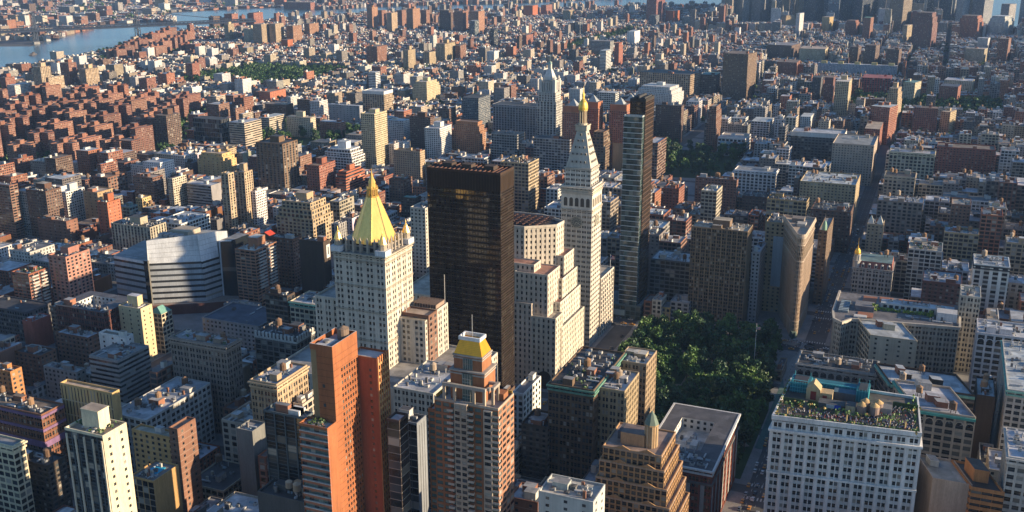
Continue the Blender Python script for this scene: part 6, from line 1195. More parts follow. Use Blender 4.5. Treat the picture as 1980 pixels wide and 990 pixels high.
def person(mb, x, y, z, rng):
    """a small standing figure: legs, tapering trunk, arms, neck and head in one surface sequence"""
    top = rng.choice(((.6, .6, .62), (.65, .65, .68), (.08, .08, .1), (.40, .08, .07), (.12, .18, .42), (.5, .42, .34), (.7, .68, .66), (.3, .3, .5))); leg = rng.choice(((.05, .06, .1), (.04, .04, .04), (.2, .17, .12)))
    sk = rng.choice(((.42, .27, .19), (.2, .12, .08), (.5, .34, .25))); a = rng.uniform(0, 6.28); c, s = math.cos(a), math.sin(a); h = rng.uniform(.93, 1.06)
    for d in (-1, 1):
        mb.tube((x + c * .1 * d, y + s * .1 * d, z), (x + c * .09 * d, y + s * .09 * d, z + .86 * h), .06, leg, 4, r2=.095)
        mb.tube((x + c * .22 * d, y + s * .22 * d, z + 1.4 * h), (x + c * .27 * d - s * .12, y + s * .27 * d + c * .12, z + .88 * h), .055, top, 4, r2=.04)
    mb.lathe(x, y, [(.16, z + .84 * h), (.17, z + 1.0 * h), (.21, z + 1.36 * h), (.15, z + 1.46 * h), (.06, z + 1.5 * h)], 6, top)
    mb.lathe(x, y, [(.055, z + 1.48 * h), (.075, z + 1.56 * h), (.1, z + 1.64 * h), (.095, z + 1.71 * h), (.01, z + 1.77 * h)], 6, sk, cols=[sk, sk, sk, rng.choice(((.05, .03, .02), (.12, .07, .03), (.3, .22, .1)))])

def landmark_ziggurat():
    K = (.42, .25, .125)
    B = Bd('terracotta_ziggurat', 'orange terracotta stepped office building with a small green-capped turret', 'building', (-44, 478))
    x0, x1, y0, y1 = -62, -30, 463, 492
    STY['zig'] = (3.0, 3.5, [(.12, .88)], (.14, .84), .12, .45, (.75, .7, .1))
    lv = [(-1.5, 0, 3.5, 0, 46), (-1, .5, 2.2, 47, 53), (0, 1.5, 1.0, 53, 60), (1.0, 2.6, 0, 60, 66)]
    zs = [0, 42, 51, 60, 69, 76]
    for k in range(5):
        i = k * 1.25; a0, a1, b0, b1 = x0 - 4 + i, x1 + 6.5 - i * 1.6, y0 - 4 + i * 1.1, y1 + 3 - i * .5
        B.fac(a0, a1, b0, b1, zs[k], zs[k + 1], 'zig', rnd_shift(K, RNG, .05), roof=(.30, .22, .18), par=.8)
        cornice(B.part('terracotta_trim'), a0, a1, b0, b1, zs[k + 1] + .5, .5, .2, (.48, .36, .27))
        gb = B.part('gable')
        for f_ in (.2, .62): xx = a0 + (a1 - a0) * f_; gb.prism([(xx, b0 - .1), (xx + 8, b0 - .1), (xx + 8, b0 + .5), (xx, b0 + .5)], zs[k + 1] + .8, zs[k + 1] + 2.6, K, topP=[(xx + 3.9, b0 - .1), (xx + 4.1, b0 - .1), (xx + 4.1, b0 + .5), (xx + 3.9, b0 + .5)])
    ph = B.part('penthouse'); ph.box(-54, -42, 471, 481, 76, 82.5, (.42, .26, .14), (.2, .15, .13), mt=ROOF); ph.box(-57, -48, 476, 486, 76, 80, (.1, .1, .11))
    tu = B.part('turret'); tu.lathe(-39.5, 474.5, [(3.3, 76), (3.2, 87.5), (3.7, 87.6), (3.7, 88.2)], 8, (.46, .31, .17)); B.part('turret_cap', None, tu).lathe(-39.5, 474.5, [(3.6, 88.2), (2.2, 91.6), (.1, 95)], 8, (.17, .22, .18))
    for i in range(8):
        a = i * math.pi / 4 + math.pi / 8; tu.tube((-39.5 + 3.2 * math.cos(a), 474.5 + 3.2 * math.sin(a), 76), (-39.5 + 3.1 * math.cos(a), 474.5 + 3.1 * math.sin(a), 87.5), .35, (.5, .38, .24))
    B.done((1155, 810, 1330, 1000), (-68, -22, 456, 495))

def landmark_gold_dome_corner():
    B = Bd('gold_dome_corner_block', 'pale grey corner block with dormered red mansard and small gold corner dome', 'building', (34, 945))
    K = (.44, .42, .38); x0, x1, y0, y1 = 18.5, 51, 929, 958
    B.fac(x0, x1, y0, y1, 0, 42, 'pair', K, real='NE', roof=(.3, .3, .28)); cornice(B.part('cornice'), x0, x1, y0, y1, 42.3, 1.4, .8, (.46, .44, .40))
    mr = B.part('mansard_roof'); mr.prism([(x0 + 4, y0 + .3), (x1 - .3, y0 + .3), (x1 - .3, y1 - 1), (x0 + 4, y1 - 1)], 42.3, 48, (.26, .11, .09), (.13, .2, .2), mt=ROOF, topP=[(x0 + 4.5, y0 + 2.2), (x1 - 1, y0 + 2.2), (x1 - 1, y1 - 2), (x0 + 4.5, y1 - 2)])
    for i in range(5):
        d = B.part('dormer'); cx = x0 + 8 + i * 5.3; d.box(cx - 1.3, cx + 1.3, y0 + .25, y0 + 2.4, 42.6, 45.4, (.5, .48, .44)); d.lathe(cx, y0 + 1.3, [(1.3, 45.4), (.9, 46.3), (.1, 46.7)], 8, (.5, .48, .44)); d.box(cx - .7, cx + .7, y0 + .2, y0 + .24, 43, 45.2, (.04, .04, .045), bottom=True)
    t_ = B.part('corner_turret'); cx, cy = x0 + 2.6, y0 + 2.6; t_.lathe(cx, cy, [(3.2, 42), (3.2, 47.5), (3.6, 47.6), (3.6, 48.2), (2.6, 48.3), (2.5, 53), (3.0, 53.1), (2.9, 53.8)], 10, (.5, .48, .44))
    for i in range(8): a = i * math.pi / 4; t_.tube((cx + 2.7 * math.cos(a), cy + 2.7 * math.sin(a), 48.3), (cx + 2.6 * math.cos(a), cy + 2.6 * math.sin(a), 53), .3, (.54, .52, .48))
    g_ = B.part('gold_dome'); g_.lathe(cx, cy, [(2.5, 53.8), (2.55, 55.2), (2.2, 57), (1.3, 58.6), (.4, 59.4), (.3, 61), (.15, 61.2), (.05, 68)], 12, (.84, .54, .09), GOLD)
    tank(B.part('water_tank'), 44, 950, 48, 1.9, RNG)
    B.done((1650, 465, 1748, 566), (18, 52, 929, 958))

def landmark_corner_block():
    """the U-shaped block whose rounded corner faces the plaza"""
    K = (.46, .41, .33); h = 44
    B = Bd('rounded_corner_block', 'pale stone block with rounded corner and bright green terrace plants, right of the wedge building', 'building', (55, 815))
    P = [(15.5, 850), (15.5, 800), (18, 783), (23.5, 777.5), (29.3, 787.2), (104, 798), (104, 850)]
    B.poly(P, 0, h, 'pair', K, real='NE')
    B.part('roof').prism(P, h, h + .1, (.3, .3, .3), (.16, .15, .15), PLAIN, ROOF); cmn = B.part('cornice')
    for i in range(len(P) - 1):
        p, q = P[i], P[i + 1]; L = math.hypot(q[0] - p[0], q[1] - p[1]); u = ((q[0] - p[0]) / L, (q[1] - p[1]) / L)
        cmn.obox(((p[0] + q[0]) / 2 + u[1] * .35, (p[1] + q[1]) / 2 - u[0] * .35), u, L / 2 + .5, .8, h - 1.2 + .004 * i, h + 1 + .004 * i, (.50, .45, .37))
    dk = B.part('roof_deck'); 
    for a in ((34, 44, 826, 846), (46, 56, 836, 848), (60, 100, 838, 848), (33, 44, 795, 806)): dk.box(*a, h + .1, h + .5, (.34, .15, .09))
    sk = B.part('skylight'); sk.box(19, 26, 800, 826, h + .1, h + 2, (.2, .24, .26), (.30, .38, .42)); [sk.box(18.8, 26.2, 802 + i * 3.8, 802.4 + i * 3.8, h + 2, h + 2.3, (.1, .1, .1)) for i in range(7)]
    pv = B.part('penthouse'); pv.box(48, 100, 820, 830, h + .1, h + 5, (.6, .6, .58), (.42, .45, .47), mt=ROOF); pv.box(30, 44, 809, 822, h + .1, h + 4, (.16, .16, .17), (.18, .18, .19)); pv.box(88, 102, 808, 819, h + .1, h + 6.5, (.62, .62, .6), (.45, .46, .47))
    for i in range(9): B.part('penthouse_window').box(50 + i * 4.2, 52.6 + i * 4.2, 819.85, 819.99, h + 1.5, h + 3.8, (.03, .035, .04), bottom=True)
    gp = B.part('roof_plants', 'stuff')
    for i in range(420): x = RNG.uniform(46, 86); leafq(gp, (x, RNG.uniform(814.5, 818.5), h + RNG.uniform(.3, 2.4)), .5, RNG, (.16, .24, .03))
    for cx_ in (44, 84):
        for i in range(120): leafq(gp, (cx_ + RNG.gauss(0, .8), 813 + RNG.gauss(0, .8), h + RNG.uniform(.4, 5.5)), .5, RNG, (.18, .26, .03))
    aw = B.part('white_canopy'); aw.prism([(31, 790), (40, 791.5), (40, 796), (31, 796)], h + .6, h + 1.6, (.55, .53, .5)); clutter(B.part('roof_vents', 'stuff'), 58, 100, 801, 812, h, RNG, 16); clutter(B.part('roof_vents', 'stuff'), 50, 98, 822, 828, h + 5, RNG, 18)
    B.done((1603, 560, 1845, 735), (15, 104, 777, 850))

def landmark_college():
    """curved white college block"""
    B = Bd('white_college_block', 'curved white metal-clad college block with dark window bands on a brick base', 'building', (-540, 715))
    W_ = (.66, .68, .70); G = (.36, .385, .41); V = B.wall
    gl = (.03, .035, .045)
    # plan corners: east end, middle step, north-west corner, south-west corner
    A, S, N_, Wc = (-590, 695), (-549, 692), (-509, 716), (-505, 735)
    def strip(p, q, z0, z1, zt, back, n, colf, lean=2.2):
        u = ((q[0] - p[0]), (q[1] - p[1])); L = math.hypot(*u); nrm = (u[1] / L, -u[0] / L); fh = (z1 - z0) / n
        pt = lambda a, z: (a[0] - nrm[0] * lean * (z / 60) ** 2 * 1.2, a[1] - nrm[1] * lean * (z / 60) ** 2 * 1.2, z)
        for j in range(n):
            a, b, c_ = z0 + j * fh, z0 + j * fh + fh * .62, z0 + (j + 1) * fh
            V.q(pt(p, a), pt(q, a), pt(q, b), pt(p, b), colf); V.q(pt(p, b), pt(q, b), pt(q, c_), pt(p, c_), gl, PANE)
        V.q(pt(p, z1), pt(q, z1), pt(q, zt[1]), pt(p, zt[0]), W_)
        return pt
    f1 = strip(A, S, 8, 46, (48.5, 48.5), None, 7, G, .8)
    f2 = strip(S, N_, 10, 46, (66, 70), None, 7, G, 4)
    f3 = strip(N_, Wc, 10, 46, (70, 69), None, 7, (.40, .42, .44), 2.5)
    sm = B.part('panel_seam')
    for k in range(1, 5):
        for f_, p, q, za, zb in ((f2, S, N_, 47, 66), (f3, N_, Wc, 47, 69)):
            z0_, z1_ = za + (zb - za) * k / 5, za + (zb - za) * k / 5 + (4 * k / 5 if f_ is f2 else 0)
            a, b = f_(p, z0_), f_(q, z1_); sm.tube(a, b, .12, (.25, .26, .28), 4)
    sv = B.part('stair_glazing'); sv.prism([(-551, 689.6), (-547, 690.4), (-547, 692), (-551, 691.2)], 8, 50, (.03, .035, .05), mi=PANE)
    # roof sheet and rear
    t2, t2b, t3, t3b = f2(S, 66), f2(N_, 70), f3(N_, 70), f3(Wc, 69)
    rf = B.part('roof'); rf.q(t2, t2b, (-507, 750, 66), (-560, 752, 62), (.40, .36, .30), ROOF); rf.q(t2b, t3, t3b, (-507, 750, 66), (.5, .5, .5)); rf.q(f1(A, 48.5), f1(S, 48.5), (-549, 745, 48.5), (-600, 745, 48.5), (.22, .23, .24), ROOF)
    V.q(f1(S, 46), f2(S, 66), (-560, 752, 62), (-560, 752, 40), G); V.q((-560, 752, 0), (-507, 750, 0), (-507, 750, 66), (-560, 752, 62), G); V.q((*A, 8), (-600, 745, 8), (-600, 745, 48.5), f1(A, 48.5), G); V.q(t3b, (-507, 750, 66), (-507, 750, 0), (*Wc, 8), G)
    dk = B.part('dark_glass_wing'); dk.prism([(-504.8, 735.3), (-490, 740), (-489, 768), (-508, 768)], 8, 60, (.035, .04, .05), (.2, .2, .2), PANE, ROOF, topP=[(-506, 737), (-497, 742), (-496, 766), (-508, 766)]); rim = B.part('white_rim'); rim.tube((-506, 737, 60), (-497, 742, 60), .8, W_); rim.tube((-505, 735.3, 9), (-506, 737, 60), .8, W_)
    bb = B.part('brick_base'); bb.prism([(-592, 691), (-548, 687.5), (-505, 714), (-478, 735), (-478, 775), (-600, 775)], 0, 9.5, (.16, .07, .055), (.34, .27, .23)); pl = B.part('roof_plant'); pl.box(-550, -530, 725, 742, 60, 69, (.42, .36, .28)); [pl.box(-552 + i * 6, -548 + i * 6, 712, 720, 63, 68.6, (.3, .3, .31)) for i in range(4)]
    B.done((228, 460, 450, 610), (-600, -478, 685, 775))

def landmark_spired_office():
    K = (.52, .50, .45); cx, cy = -491, 1530
    B = Bd('spired_stone_tower', 'white stone tower with colonnaded top and pale pyramid cap, beyond the clock tower', 'skyscraper', (cx, cy))
    B.fac(cx - 16, cx + 16, cy - 14, cy + 14, 0, 78, 'strips2', K, real='')
    B.fac(cx - 14, cx + 14, cy - 12, cy + 12, 78, 92, 'pair', K, real='', roof=K); cornice(B.part('cornice'), cx - 14, cx + 14, cy - 12, cy + 12, 92.3, 1.5, 1, K)
    B.fac(cx - 11, cx + 11, cy - 10, cy + 10, 92, 110, 'blank', (.42, .4, .36), real='', roof=K)
    co_ = B.part('colonnade')
    for i in range(6): co_.tube((cx - 10 + i * 4, cy - 11.2, 95), (cx - 10 + i * 4, cy - 11.2, 108), .9, (.56, .53, .48)); co_.tube((cx + 12.2, cy - 9 + i * 3.6, 95), (cx + 12.2, cy - 9 + i * 3.6, 108), .9, (.56, .53, .48))
    for sx in (-1, 1):
        for sy in (-1, 1): B.part('corner_pier').box(cx + sx * 11 - 2.4, cx + sx * 11 + 2.4, cy + sy * 10 - 2.4, cy + sy * 10 + 2.4, 92, 112, K); B.part('urn').lathe(cx + sx * 11, cy + sy * 10, [(1.6, 112), (2, 114), (.4, 117)], 8, K)
    cornice(co_, cx - 12, cx + 12, cy - 11, cy + 11, 110.5, 2, 1.2, K)
    cap = B.part('pyramid_cap'); cap.lathe(cx, cy, [(12.5, 111), (9.5, 116), (5, 126), (3.6, 127), (3.4, 134), (4, 134.2), (2, 138), (.3, 139), (.2, 150)], 4, (.56, .56, .54), ph=math.pi / 4, cols=[K, (.56, .56, .54), (.56, .56, .54), K, K, (.3, .42, .36), (.3, .42, .36), (.3, .42, .36)])
    B.done((1044, 105, 1088, 255), (cx - 16, cx + 16, cy - 14, cy + 14))

def landmark_quad_towers():
    for k, (cx, cy, w_, h, lab) in enumerate(((-401, 1386, 13, 96, 'brick tower with a grey glass pyramid cap, front left of the set of four'), (-383, 1420, 11, 98, 'brick tower with a pyramid cap and orange side, rear left of the four'), (-346, 1430, 13, 95, 'brick tower with grey pyramid cap, front right of the four'), (-341, 1468, 10, 95, 'brick tower with a pyramid cap, rear right of the set of four'))):
        K = (.30, .115, .07)
        B = Bd('pyramid_cap_tower', lab, 'skyscraper', (cx, cy), 'four pyramid-capped brick towers')
        B.fac(cx - w_, cx + w_, cy - 11, cy + 11, 0, h - 9, 'pun3', K, real=''); B.fac(cx - w_ + .8, cx + w_ - .8, cy - 10.2, cy + 10.2, h - 9, h, 'blank', (.38, .15, .08), real='', roof=(.2, .15, .12))
        B.part('belt_course').box(cx - w_ - .3, cx + w_ + .3, cy - 11.3, cy + 11.3, h - 9.2, h - 8.4, (.36, .2, .13), bottom=True)
        B.part('pyramid_cap').lathe(cx, cy, [(9.5, h + .1), (.2, h + 9)], 4, (.32, .34, .35), ph=math.pi / 4)
        B.done((1095 if k < 2 else 1180, 178, 1165 if k < 2 else 1235, 265), (cx - w_, cx + w_, cy - 11, cy + 11))

def landmark_bridge():
    A, Bp = Vector((-2527, 2879, 0)), Vector((-2710, 2604, 0)); d = (Bp - A).normalized(); n = Vector((-d.y, d.x, 0)); L = (Bp - A).length
    ST = (.025, .036, .06)
    root = empty('suspension_bridge', (A + Bp) / 2, 'grey steel suspension bridge with two lattice towers crossing the river', 'bridge')
    def mk(nm): return MB()
    dk = MB(); a0 = A - d * 420; b0 = Bp + d * 420; c_ = (a0 + b0) / 2
    dk.obox((c_.x, c_.y), (d.x, d.y), (b0 - a0).length / 2, 17, 40, 46, ST, (.016, .024, .04)); o = dk.obj('deck', root)
    tr = MB()
    for s in (-1, 1):
        cc = c_ + n * 17.5 * s; tr.obox((cc.x, cc.y), (d.x, d.y), (b0 - a0).length / 2, .6, 50, 52, ST); 
        k = int((b0 - a0).length / 14)
        for i in range(k):
            p = a0 + d * (i * 14) + n * 17.5 * s; q = p + d * 14; tr.tube((p.x, p.y, 46), (q.x, q.y, 51), .7, ST, 4); tr.tube((q.x, q.y, 46), (q.x, q.y, 51), .6, ST, 4)
    tr.obj('truss', root)
    for P in (A, Bp):
        t_ = MB()
        for s in (-1, 1):
            for e in (-1, 1):
                p = P + n * 15 * s + d * 6 * e; q = P + n * 11 * s + d * 3 * e; t_.tube((p.x, p.y, 0), (q.x, q.y, 101), 1.7, (.07, .085, .11), 6, r2=1.3)
        for z in range(10, 100, 15):
            for s in (-1, 1):
                k0, k1 = 1 - z / 101 * .27, 1 - (z + 15) / 101 * .27
                p, q = P + n * 15 * s * k0 - d * 6 * k0, P + n * 15 * s * k1 + d * 6 * k1; t_.tube((p.x, p.y, z), (q.x, q.y, z + 15), .8, (.07, .085, .11), 4)
                p, q = P - n * 15 * s * k0, P + n * 15 * s * k1; t_.tube((p.x, p.y, z), (q.x, q.y, z + 15), .8, (.07, .085, .11), 4)
        t_.obox((P.x, P.y), (n.x, n.y), 15, 4, 92, 99, (.07, .085, .11)); t_.obox((P.x, P.y), (n.x, n.y), 19, 9, -1, 8, (.3, .29, .27)); t_.obj('tower', root)
    for s in (-1, 1):
        cb = MB()
        for (p, q, zp, zq, sag) in ((A, Bp, 100, 100, 46), (A, a0, 100, 46, 6), (Bp, b0, 100, 46, 6)):
            pr = None
            for i in range(17):
                t_ = i / 16; pt = p.lerp(q, t_) + n * 13 * s; z = zp + (zq - zp) * t_ - sag * 4 * t_ * (1 - t_); pt = (pt.x, pt.y, z)
                if pr: cb.tube(pr, pt, .8, ST, 5)
                pr = pt
        cb.obj('cable', root)
        hg = MB()
        for i in range(1, 24): t_ = i / 24; pt = A.lerp(Bp, t_) + n * 13 * s; hg.tube((pt.x, pt.y, 46), (pt.x, pt.y, 100 - 46 * 4 * t_ * (1 - t_)), .25, ST, 3)
        hg.obj('hanger', root, kind='stuff')
    HERO_RECTS.append((0, 25, 440, 80, 3700))

for _i, _row in enumerate(TABLE): hero(_row, _i)
for _lm in (landmark_pyramid, landmark_bronze, landmark_cream_steps, landmark_clock, landmark_slim_glass, landmark_wedge, landmark_belvedere, landmark_orange_slab, landmark_roof_garden,
           landmark_ziggurat, landmark_gold_dome_corner, landmark_corner_block, landmark_college, landmark_spired_office, landmark_quad_towers, landmark_bridge): _lm()
HERO_RECTS.append((1215, 622, 1500, 905, 900)); HERO_RECTS.append((1300, 292, 1425, 345, 1600)); HERO_RECTS.append((1440, 880, 1490, 985, 640)); HERO_RECTS.append((1500, 640, 1600, 730, 900))
NSINGLE = 290; HAZE = 2.8e-5

# ------------------------------------------------------------------ the wider city
def ST_Y(n):
    if n >= 23: return 829 + (23 - n) * -79.2 * -1 if False else 829 - (n - 23) * 79.2 - (0 if n == 23 else 6)
    if n >= 14: return 829 + (23 - n) * 79.2 + (12 if n == 14 else 6)
    return 1560 + (14 - n) * 79.2
AVE = [311, 0, -155, -311, -466, -622, -838, -1067, -1270, -1470, -1670, -1860, -2050, -2230]
RIVER = [(-2205, 1200), (-2149, 1957), (-2140, 2082), (-2309, 2484), (-2453, 2801), (-2542, 3175), (-2539, 3386), (-2551, 3675), (-2490, 3891), (-2416, 4203), (-2261, 4414), (-1862, 4722), (-1345, 5171), (-925, 5414), (-400, 5900), (300, 6300), (300, 7600), (-1250, 7600), (-1700, 6200), (-2098, 5394), (-2559, 4976), (-2722, 4771), (-2808, 4520), (-3154, 4522), (-3272, 4298), (-3369, 4052), (-3214, 3801), (-3003, 3636), (-2871, 3464), (-3023, 3500), (-3082, 3297), (-2912, 2963), (-2653, 2529), (-2823, 2460), (-2700, 1200)]
HARBOUR = [(150, 4780), (420, 4100), (2500, 3600), (3000, 11500), (-6000, 11500), (-1250, 7600), (-500, 6500), (100, 5600)]
STUY = [(-1651, 1513), (-1464, 1638), (-1236, 1642), (-1137, 1503), (-990, 1200), (-1049, 1118), (-1118, 1036), (-1280, 1044), (-1749, 1418)]
REDS = [(-2066, 2162), (-1995, 2270), (-1930, 2439), (-2221, 2789), (-2440, 2960), (-2335, 2644), (-2200, 2412)]
PARKS = [[(-143, 596), (-14, 596), (-14, 700), (-30, 838), (-143, 818)], [(-335, 1395), (-190, 1420), (-190, 1600), (-320, 1610)], [(-1000, 1375), (-815, 1375), (-815, 1560), (-1000, 1560)],
         [(-1625, 1985), (-1310, 1985), (-1310, 2310), (-1625, 2310)], [(-95, 2085), (185, 2085), (185, 2330), (-95, 2330)], [(-1040, 2930), (-960, 2930), (-960, 3830), (-1040, 3830)]]
def inside(x, y, P):
    c = False; j = len(P) - 1
    for i in range(len(P)):
        if (P[i][1] > y) != (P[j][1] > y) and x < (P[j][0] - P[i][0]) * (y - P[i][1]) / (P[j][1] - P[i][1]) + P[i][0]: c = not c
        j = i
    return c
BROAD = [(140, 440), (0, 829), (-250, 1400), (-285, 1620), (-285, 2060), (-330, 2700), (-420, 4200)]
def dseg(x, y, P):
    best = 1e9
    for (ax, ay), (bx, by) in zip(P, P[1:]):
        t = max(0, min(1, ((x - ax) * (bx - ax) + (y - ay) * (by - ay)) / ((bx - ax)**2 + (by - ay)**2)))
        best = min(best, math.hypot(x - ax - t * (bx - ax), y - ay - t * (by - ay)))
    return best
def in_view(x, y, mg=70):
    dx, dy = x - CAM[0], y - CAM[1]
    r = dx * _r[0] + dy * _r[1]; f = dx * _f0[0] + dy * _f0[1]
    return f > 200 and abs(r) < f * .515 + mg
SHORE = RIVER[:13]
def land(x, y): return not inside(x, y, RIVER) and not inside(x, y, HARBOUR)

BR = [(.22, .085, .052), (.17, .072, .05), (.30, .115, .06), (.12, .07, .05), (.24, .125, .085)]
LT = [(.44, .38, .29), (.36, .30, .22), (.50, .48, .45), (.28, .22, .155), (.27, .255, .235), (.20, .18, .165), (.56, .55, .53), (.13, .115, .105)]
RF = [(.46, .48, .50), (.40, .42, .45), (.52, .52, .52), (.24, .24, .25), (.12, .12, .125), (.06, .06, .065), (.34, .29, .24), (.56, .57, .58), (.2, .15, .12)]
def zone(x, y, r):
    """height, depth share, width, colour list weights, style"""
    k = r.random()
    if y < 1600:
        if x > -325:
            h = min(62, max(16, r.gauss(40 if y > 560 else 46, 11))); return h, r.uniform(15, 30), r.choice(LT + LT + BR), r.choice(('loft', 'loft', 'pair', 'strips2', 'pun', 'grid')), .6
        if x > -640:
            h = r.gauss(22, 5) if k < .55 else r.gauss(40, 9); h = max(13, min(60, h)); return h, r.uniform(9, 24), r.choice(LT + BR + BR), r.choice(('pun', 'pair', 'pun2', 'loft')), .35
        h = r.uniform(13, 19) if k < .72 else r.uniform(22, 44); return h, r.uniform(7, 16) if h < 20 else r.uniform(18, 30), r.choice(BR + BR + LT), r.choice(('pun2', 'pun', 'grid2')), .15
    if y < 2720:
        if x > -230: h = r.uniform(13, 21) if k < .6 else r.uniform(24, 46); return h, r.uniform(8, 20), r.choice(BR + LT), r.choice(('pun2', 'pun', 'pair')), .3
        if x > -430: h = r.uniform(20, 46); return h, r.uniform(12, 26), r.choice(LT + LT + BR), r.choice(('loft', 'pair', 'grid2')), .4
        h = r.uniform(12, 20) if k < .93 else r.uniform(22, 42); return h, r.uniform(7.5, 15) if h < 20 else r.uniform(16, 26), r.choice(BR + LT + LT), r.choice(('pun2', 'pun3')), .04
    if y < 3750:
        if x > -470: h = r.uniform(17, 34); return h, r.uniform(9, 24), r.choice(LT + BR), r.choice(('loft', 'pun2', 'grid2')), .2
        h = r.uniform(13, 20) if k < .95 else r.uniform(26, 52); return h, r.uniform(9, 18), r.choice(BR + BR + LT), 'pun2', 0
    if x > -800:
        if y > 4250 and k > .5: return r.uniform(70, 200), r.uniform(26, 44), r.choice(((.2, .24, .28), (.3, .33, .36), (.16, .15, .14), (.34, .28, .2), (.1, .13, .17))), r.choice(('grid2', 'ribs', 'glass')), 0
        h = r.uniform(22, 60) if k < .8 else r.uniform(60, 100); return h, r.uniform(18, 34), r.choice(LT + BR), r.choice(('grid2', 'pun2', 'ribs')), 0
    h = r.uniform(12, 20) if k < .93 else r.uniform(30, 50); return h, r.uniform(16, 26), r.choice(BR + BR + LT), 'pun2', 0

CITY = []           # every further building: dict
def free(x0, x1, y0, y1):
    for a, b, c, d in FOOT:
        if x0 < b - .3 and x1 > a + .3 and y0 < d - .3 and y1 > c + .3: return False
    return True
def cap_height(x0, x1, y0, y1, h):
    """keep the view open to the larger buildings behind, as the street really is there"""
    pl, pr = proj(x0, y0, 10), proj(x1, y1, 10); p2 = proj(x0, y1, 10); p3 = proj(x1, y0, 10)
    l, r = min(pl[0], pr[0], p2[0], p3[0]), max(pl[0], pr[0], p2[0], p3[0]); dd = dist((x0 + x1) / 2, (y0 + y1) / 2, 10)
    for L, T_, R, Bt, D in HERO_RECTS:
        if D < dd or r < L + 1 or l > R - 1: continue
        while h > 9:
            py = min(proj(x0, y1, h + 3)[1], proj(x1, y1, h + 3)[1])
            if py < Bt and proj(x0, y0, 0)[1] > T_: h -= max(1.0, h * .06)
            else: break
    return h
def add_lot(x0, x1, y0, y1, r, force=None):
    cx, cy = (x0 + x1) / 2, (y0 + y1) / 2
    if not in_view(cx, cy) or not land(cx, cy): return
    if any(inside(cx, cy, P) or inside(x0, y0, P) or inside(x1, y1, P) for P in PARKS): return
    if inside(cx, cy, STUY) or inside(cx, cy, REDS): return
    if dseg(cx, cy, BROAD) < (9 if 829 < cy < 1420 else 10 + (x1 - x0) / 2) and cx < 15 and cy > 829 and cy < 2700: return
    if -250 < cx < -120 and 2680 < cy < 2720: return
    if not free(x0, x1, y0, y1): return
    h, wd, col, sty, tp = force or zone(cx, cy, r)
    h = cap_height(x0, x1, y0, y1, h)
    if h < 8: h = 8
    CITY.append(dict(b=(x0, x1, y0, y1), h=h, col=rnd_shift(col, r, .15), sty=sty, tank=r.random() < tp, rc=rnd_shift(r.choice(RF), r, .15), seed=r.random(), d=dist(cx, cy, h)))

r = random.Random(77)
def fill_block(bx0, bx1, by0, by1, rows=2):
    if not (in_view((bx0 + bx1) / 2, (by0 + by1) / 2, 160)): return
    my = (by0 + by1) / 2
    for south in range(rows):
        x = bx0
        while x < bx1 - 5:
            z = zone(x, my, r); w_ = min(z[1], bx1 - x)
            if bx1 - x - w_ < 5: w_ = bx1 - x
            full = (by1 - by0) / 2; d = full * (r.uniform(.80, .99) if z[0] > 24 else r.uniform(.58, .82))
            corner = x == bx0 or x + w_ >= bx1 - 1
            if corner and r.random() < .5: d = full * .99
            y0, y1 = (by0, by0 + d) if not south else (by1 - d, by1)
            n0 = len(CITY); add_lot(x + .05, x + w_ - .05, y0, y1, r, z)
            if len(CITY) == n0 and w_ > 14 and free(x + w_ / 3, x + w_ * .66, y0, y1) and not any(inside(x + w_ / 2, my, P) for P in PARKS):
                add_lot(x + w_ / 3, x + w_ * .66, y0, y1, r, z)
            x += w_

PAVE = MB()
def pave(x0, x1, y0, y1):
    cx, cy = (x0 + x1) / 2, (y0 + y1) / 2
    if in_view(cx, cy, 200) and land(cx, cy) and not inside(cx, cy, STUY): PAVE.box(x0, x1, y0, y1, 0, .14, (.25, .245, .24), (.25, .245, .24))

def build_grid():
    for i in range(len(AVE) - 1):
        xa, xb = AVE[i + 1], AVE[i]
        for n in range(31, 0, -1):
            ya, yb = ST_Y(n), ST_Y(n - 1); hw = 15 if n in (23, 14) else 9; hw2 = 15 if n - 1 in (23, 14) else 9
            x0, x1 = xa, xb
            if n <= 23 and xb == -155: continue
            if n <= 23 and xb == 0: x0 = -311            # no Madison below the park
            if n > 14 and xb <= -1270: x1 = xb
            if n <= 14 and n > 6 and xb == -155: continue
            x0, x1 = x0 + 13, x1 - 13
            pave(x0 - 5, x1 + 5, ya + hw - 4, yb - hw2 + 4)
            if n <= 23 and n > 16 and xb == 0:           # the slanting street cuts these blocks in two
                for s_ in (0, 1):
                    m0, m1 = (ya + hw, (ya + yb) / 2 - 1) if s_ == 0 else ((ya + yb) / 2 + 1, yb - hw2)
                    bl, br = -(m1 - 829) * .437 - 13, -(m0 - 829) * .437 + 13
                    for q0, q1 in ((x0, bl), (br, x1)):
                        if q1 - q0 > 7: fill_block(q0, q1, m0, 2 * m1 - m0 + .1, 1)
                continue
            fill_block(x0, x1, ya + hw, yb - hw2)
    # below the numbered streets: tighter blocks
    y = ST_Y(0) + 22
    while y < 6300:
        x = 420 if y < 4300 else 200
        while x > -3000:
            w_ = 74; pave(x - w_ - 2, x + 2, y - 2, y + 112); fill_block(x - w_, x, y, y + 50); fill_block(x - w_, x, y + 58, y + 110); x -= w_ + 15
        y += 124
build_grid()
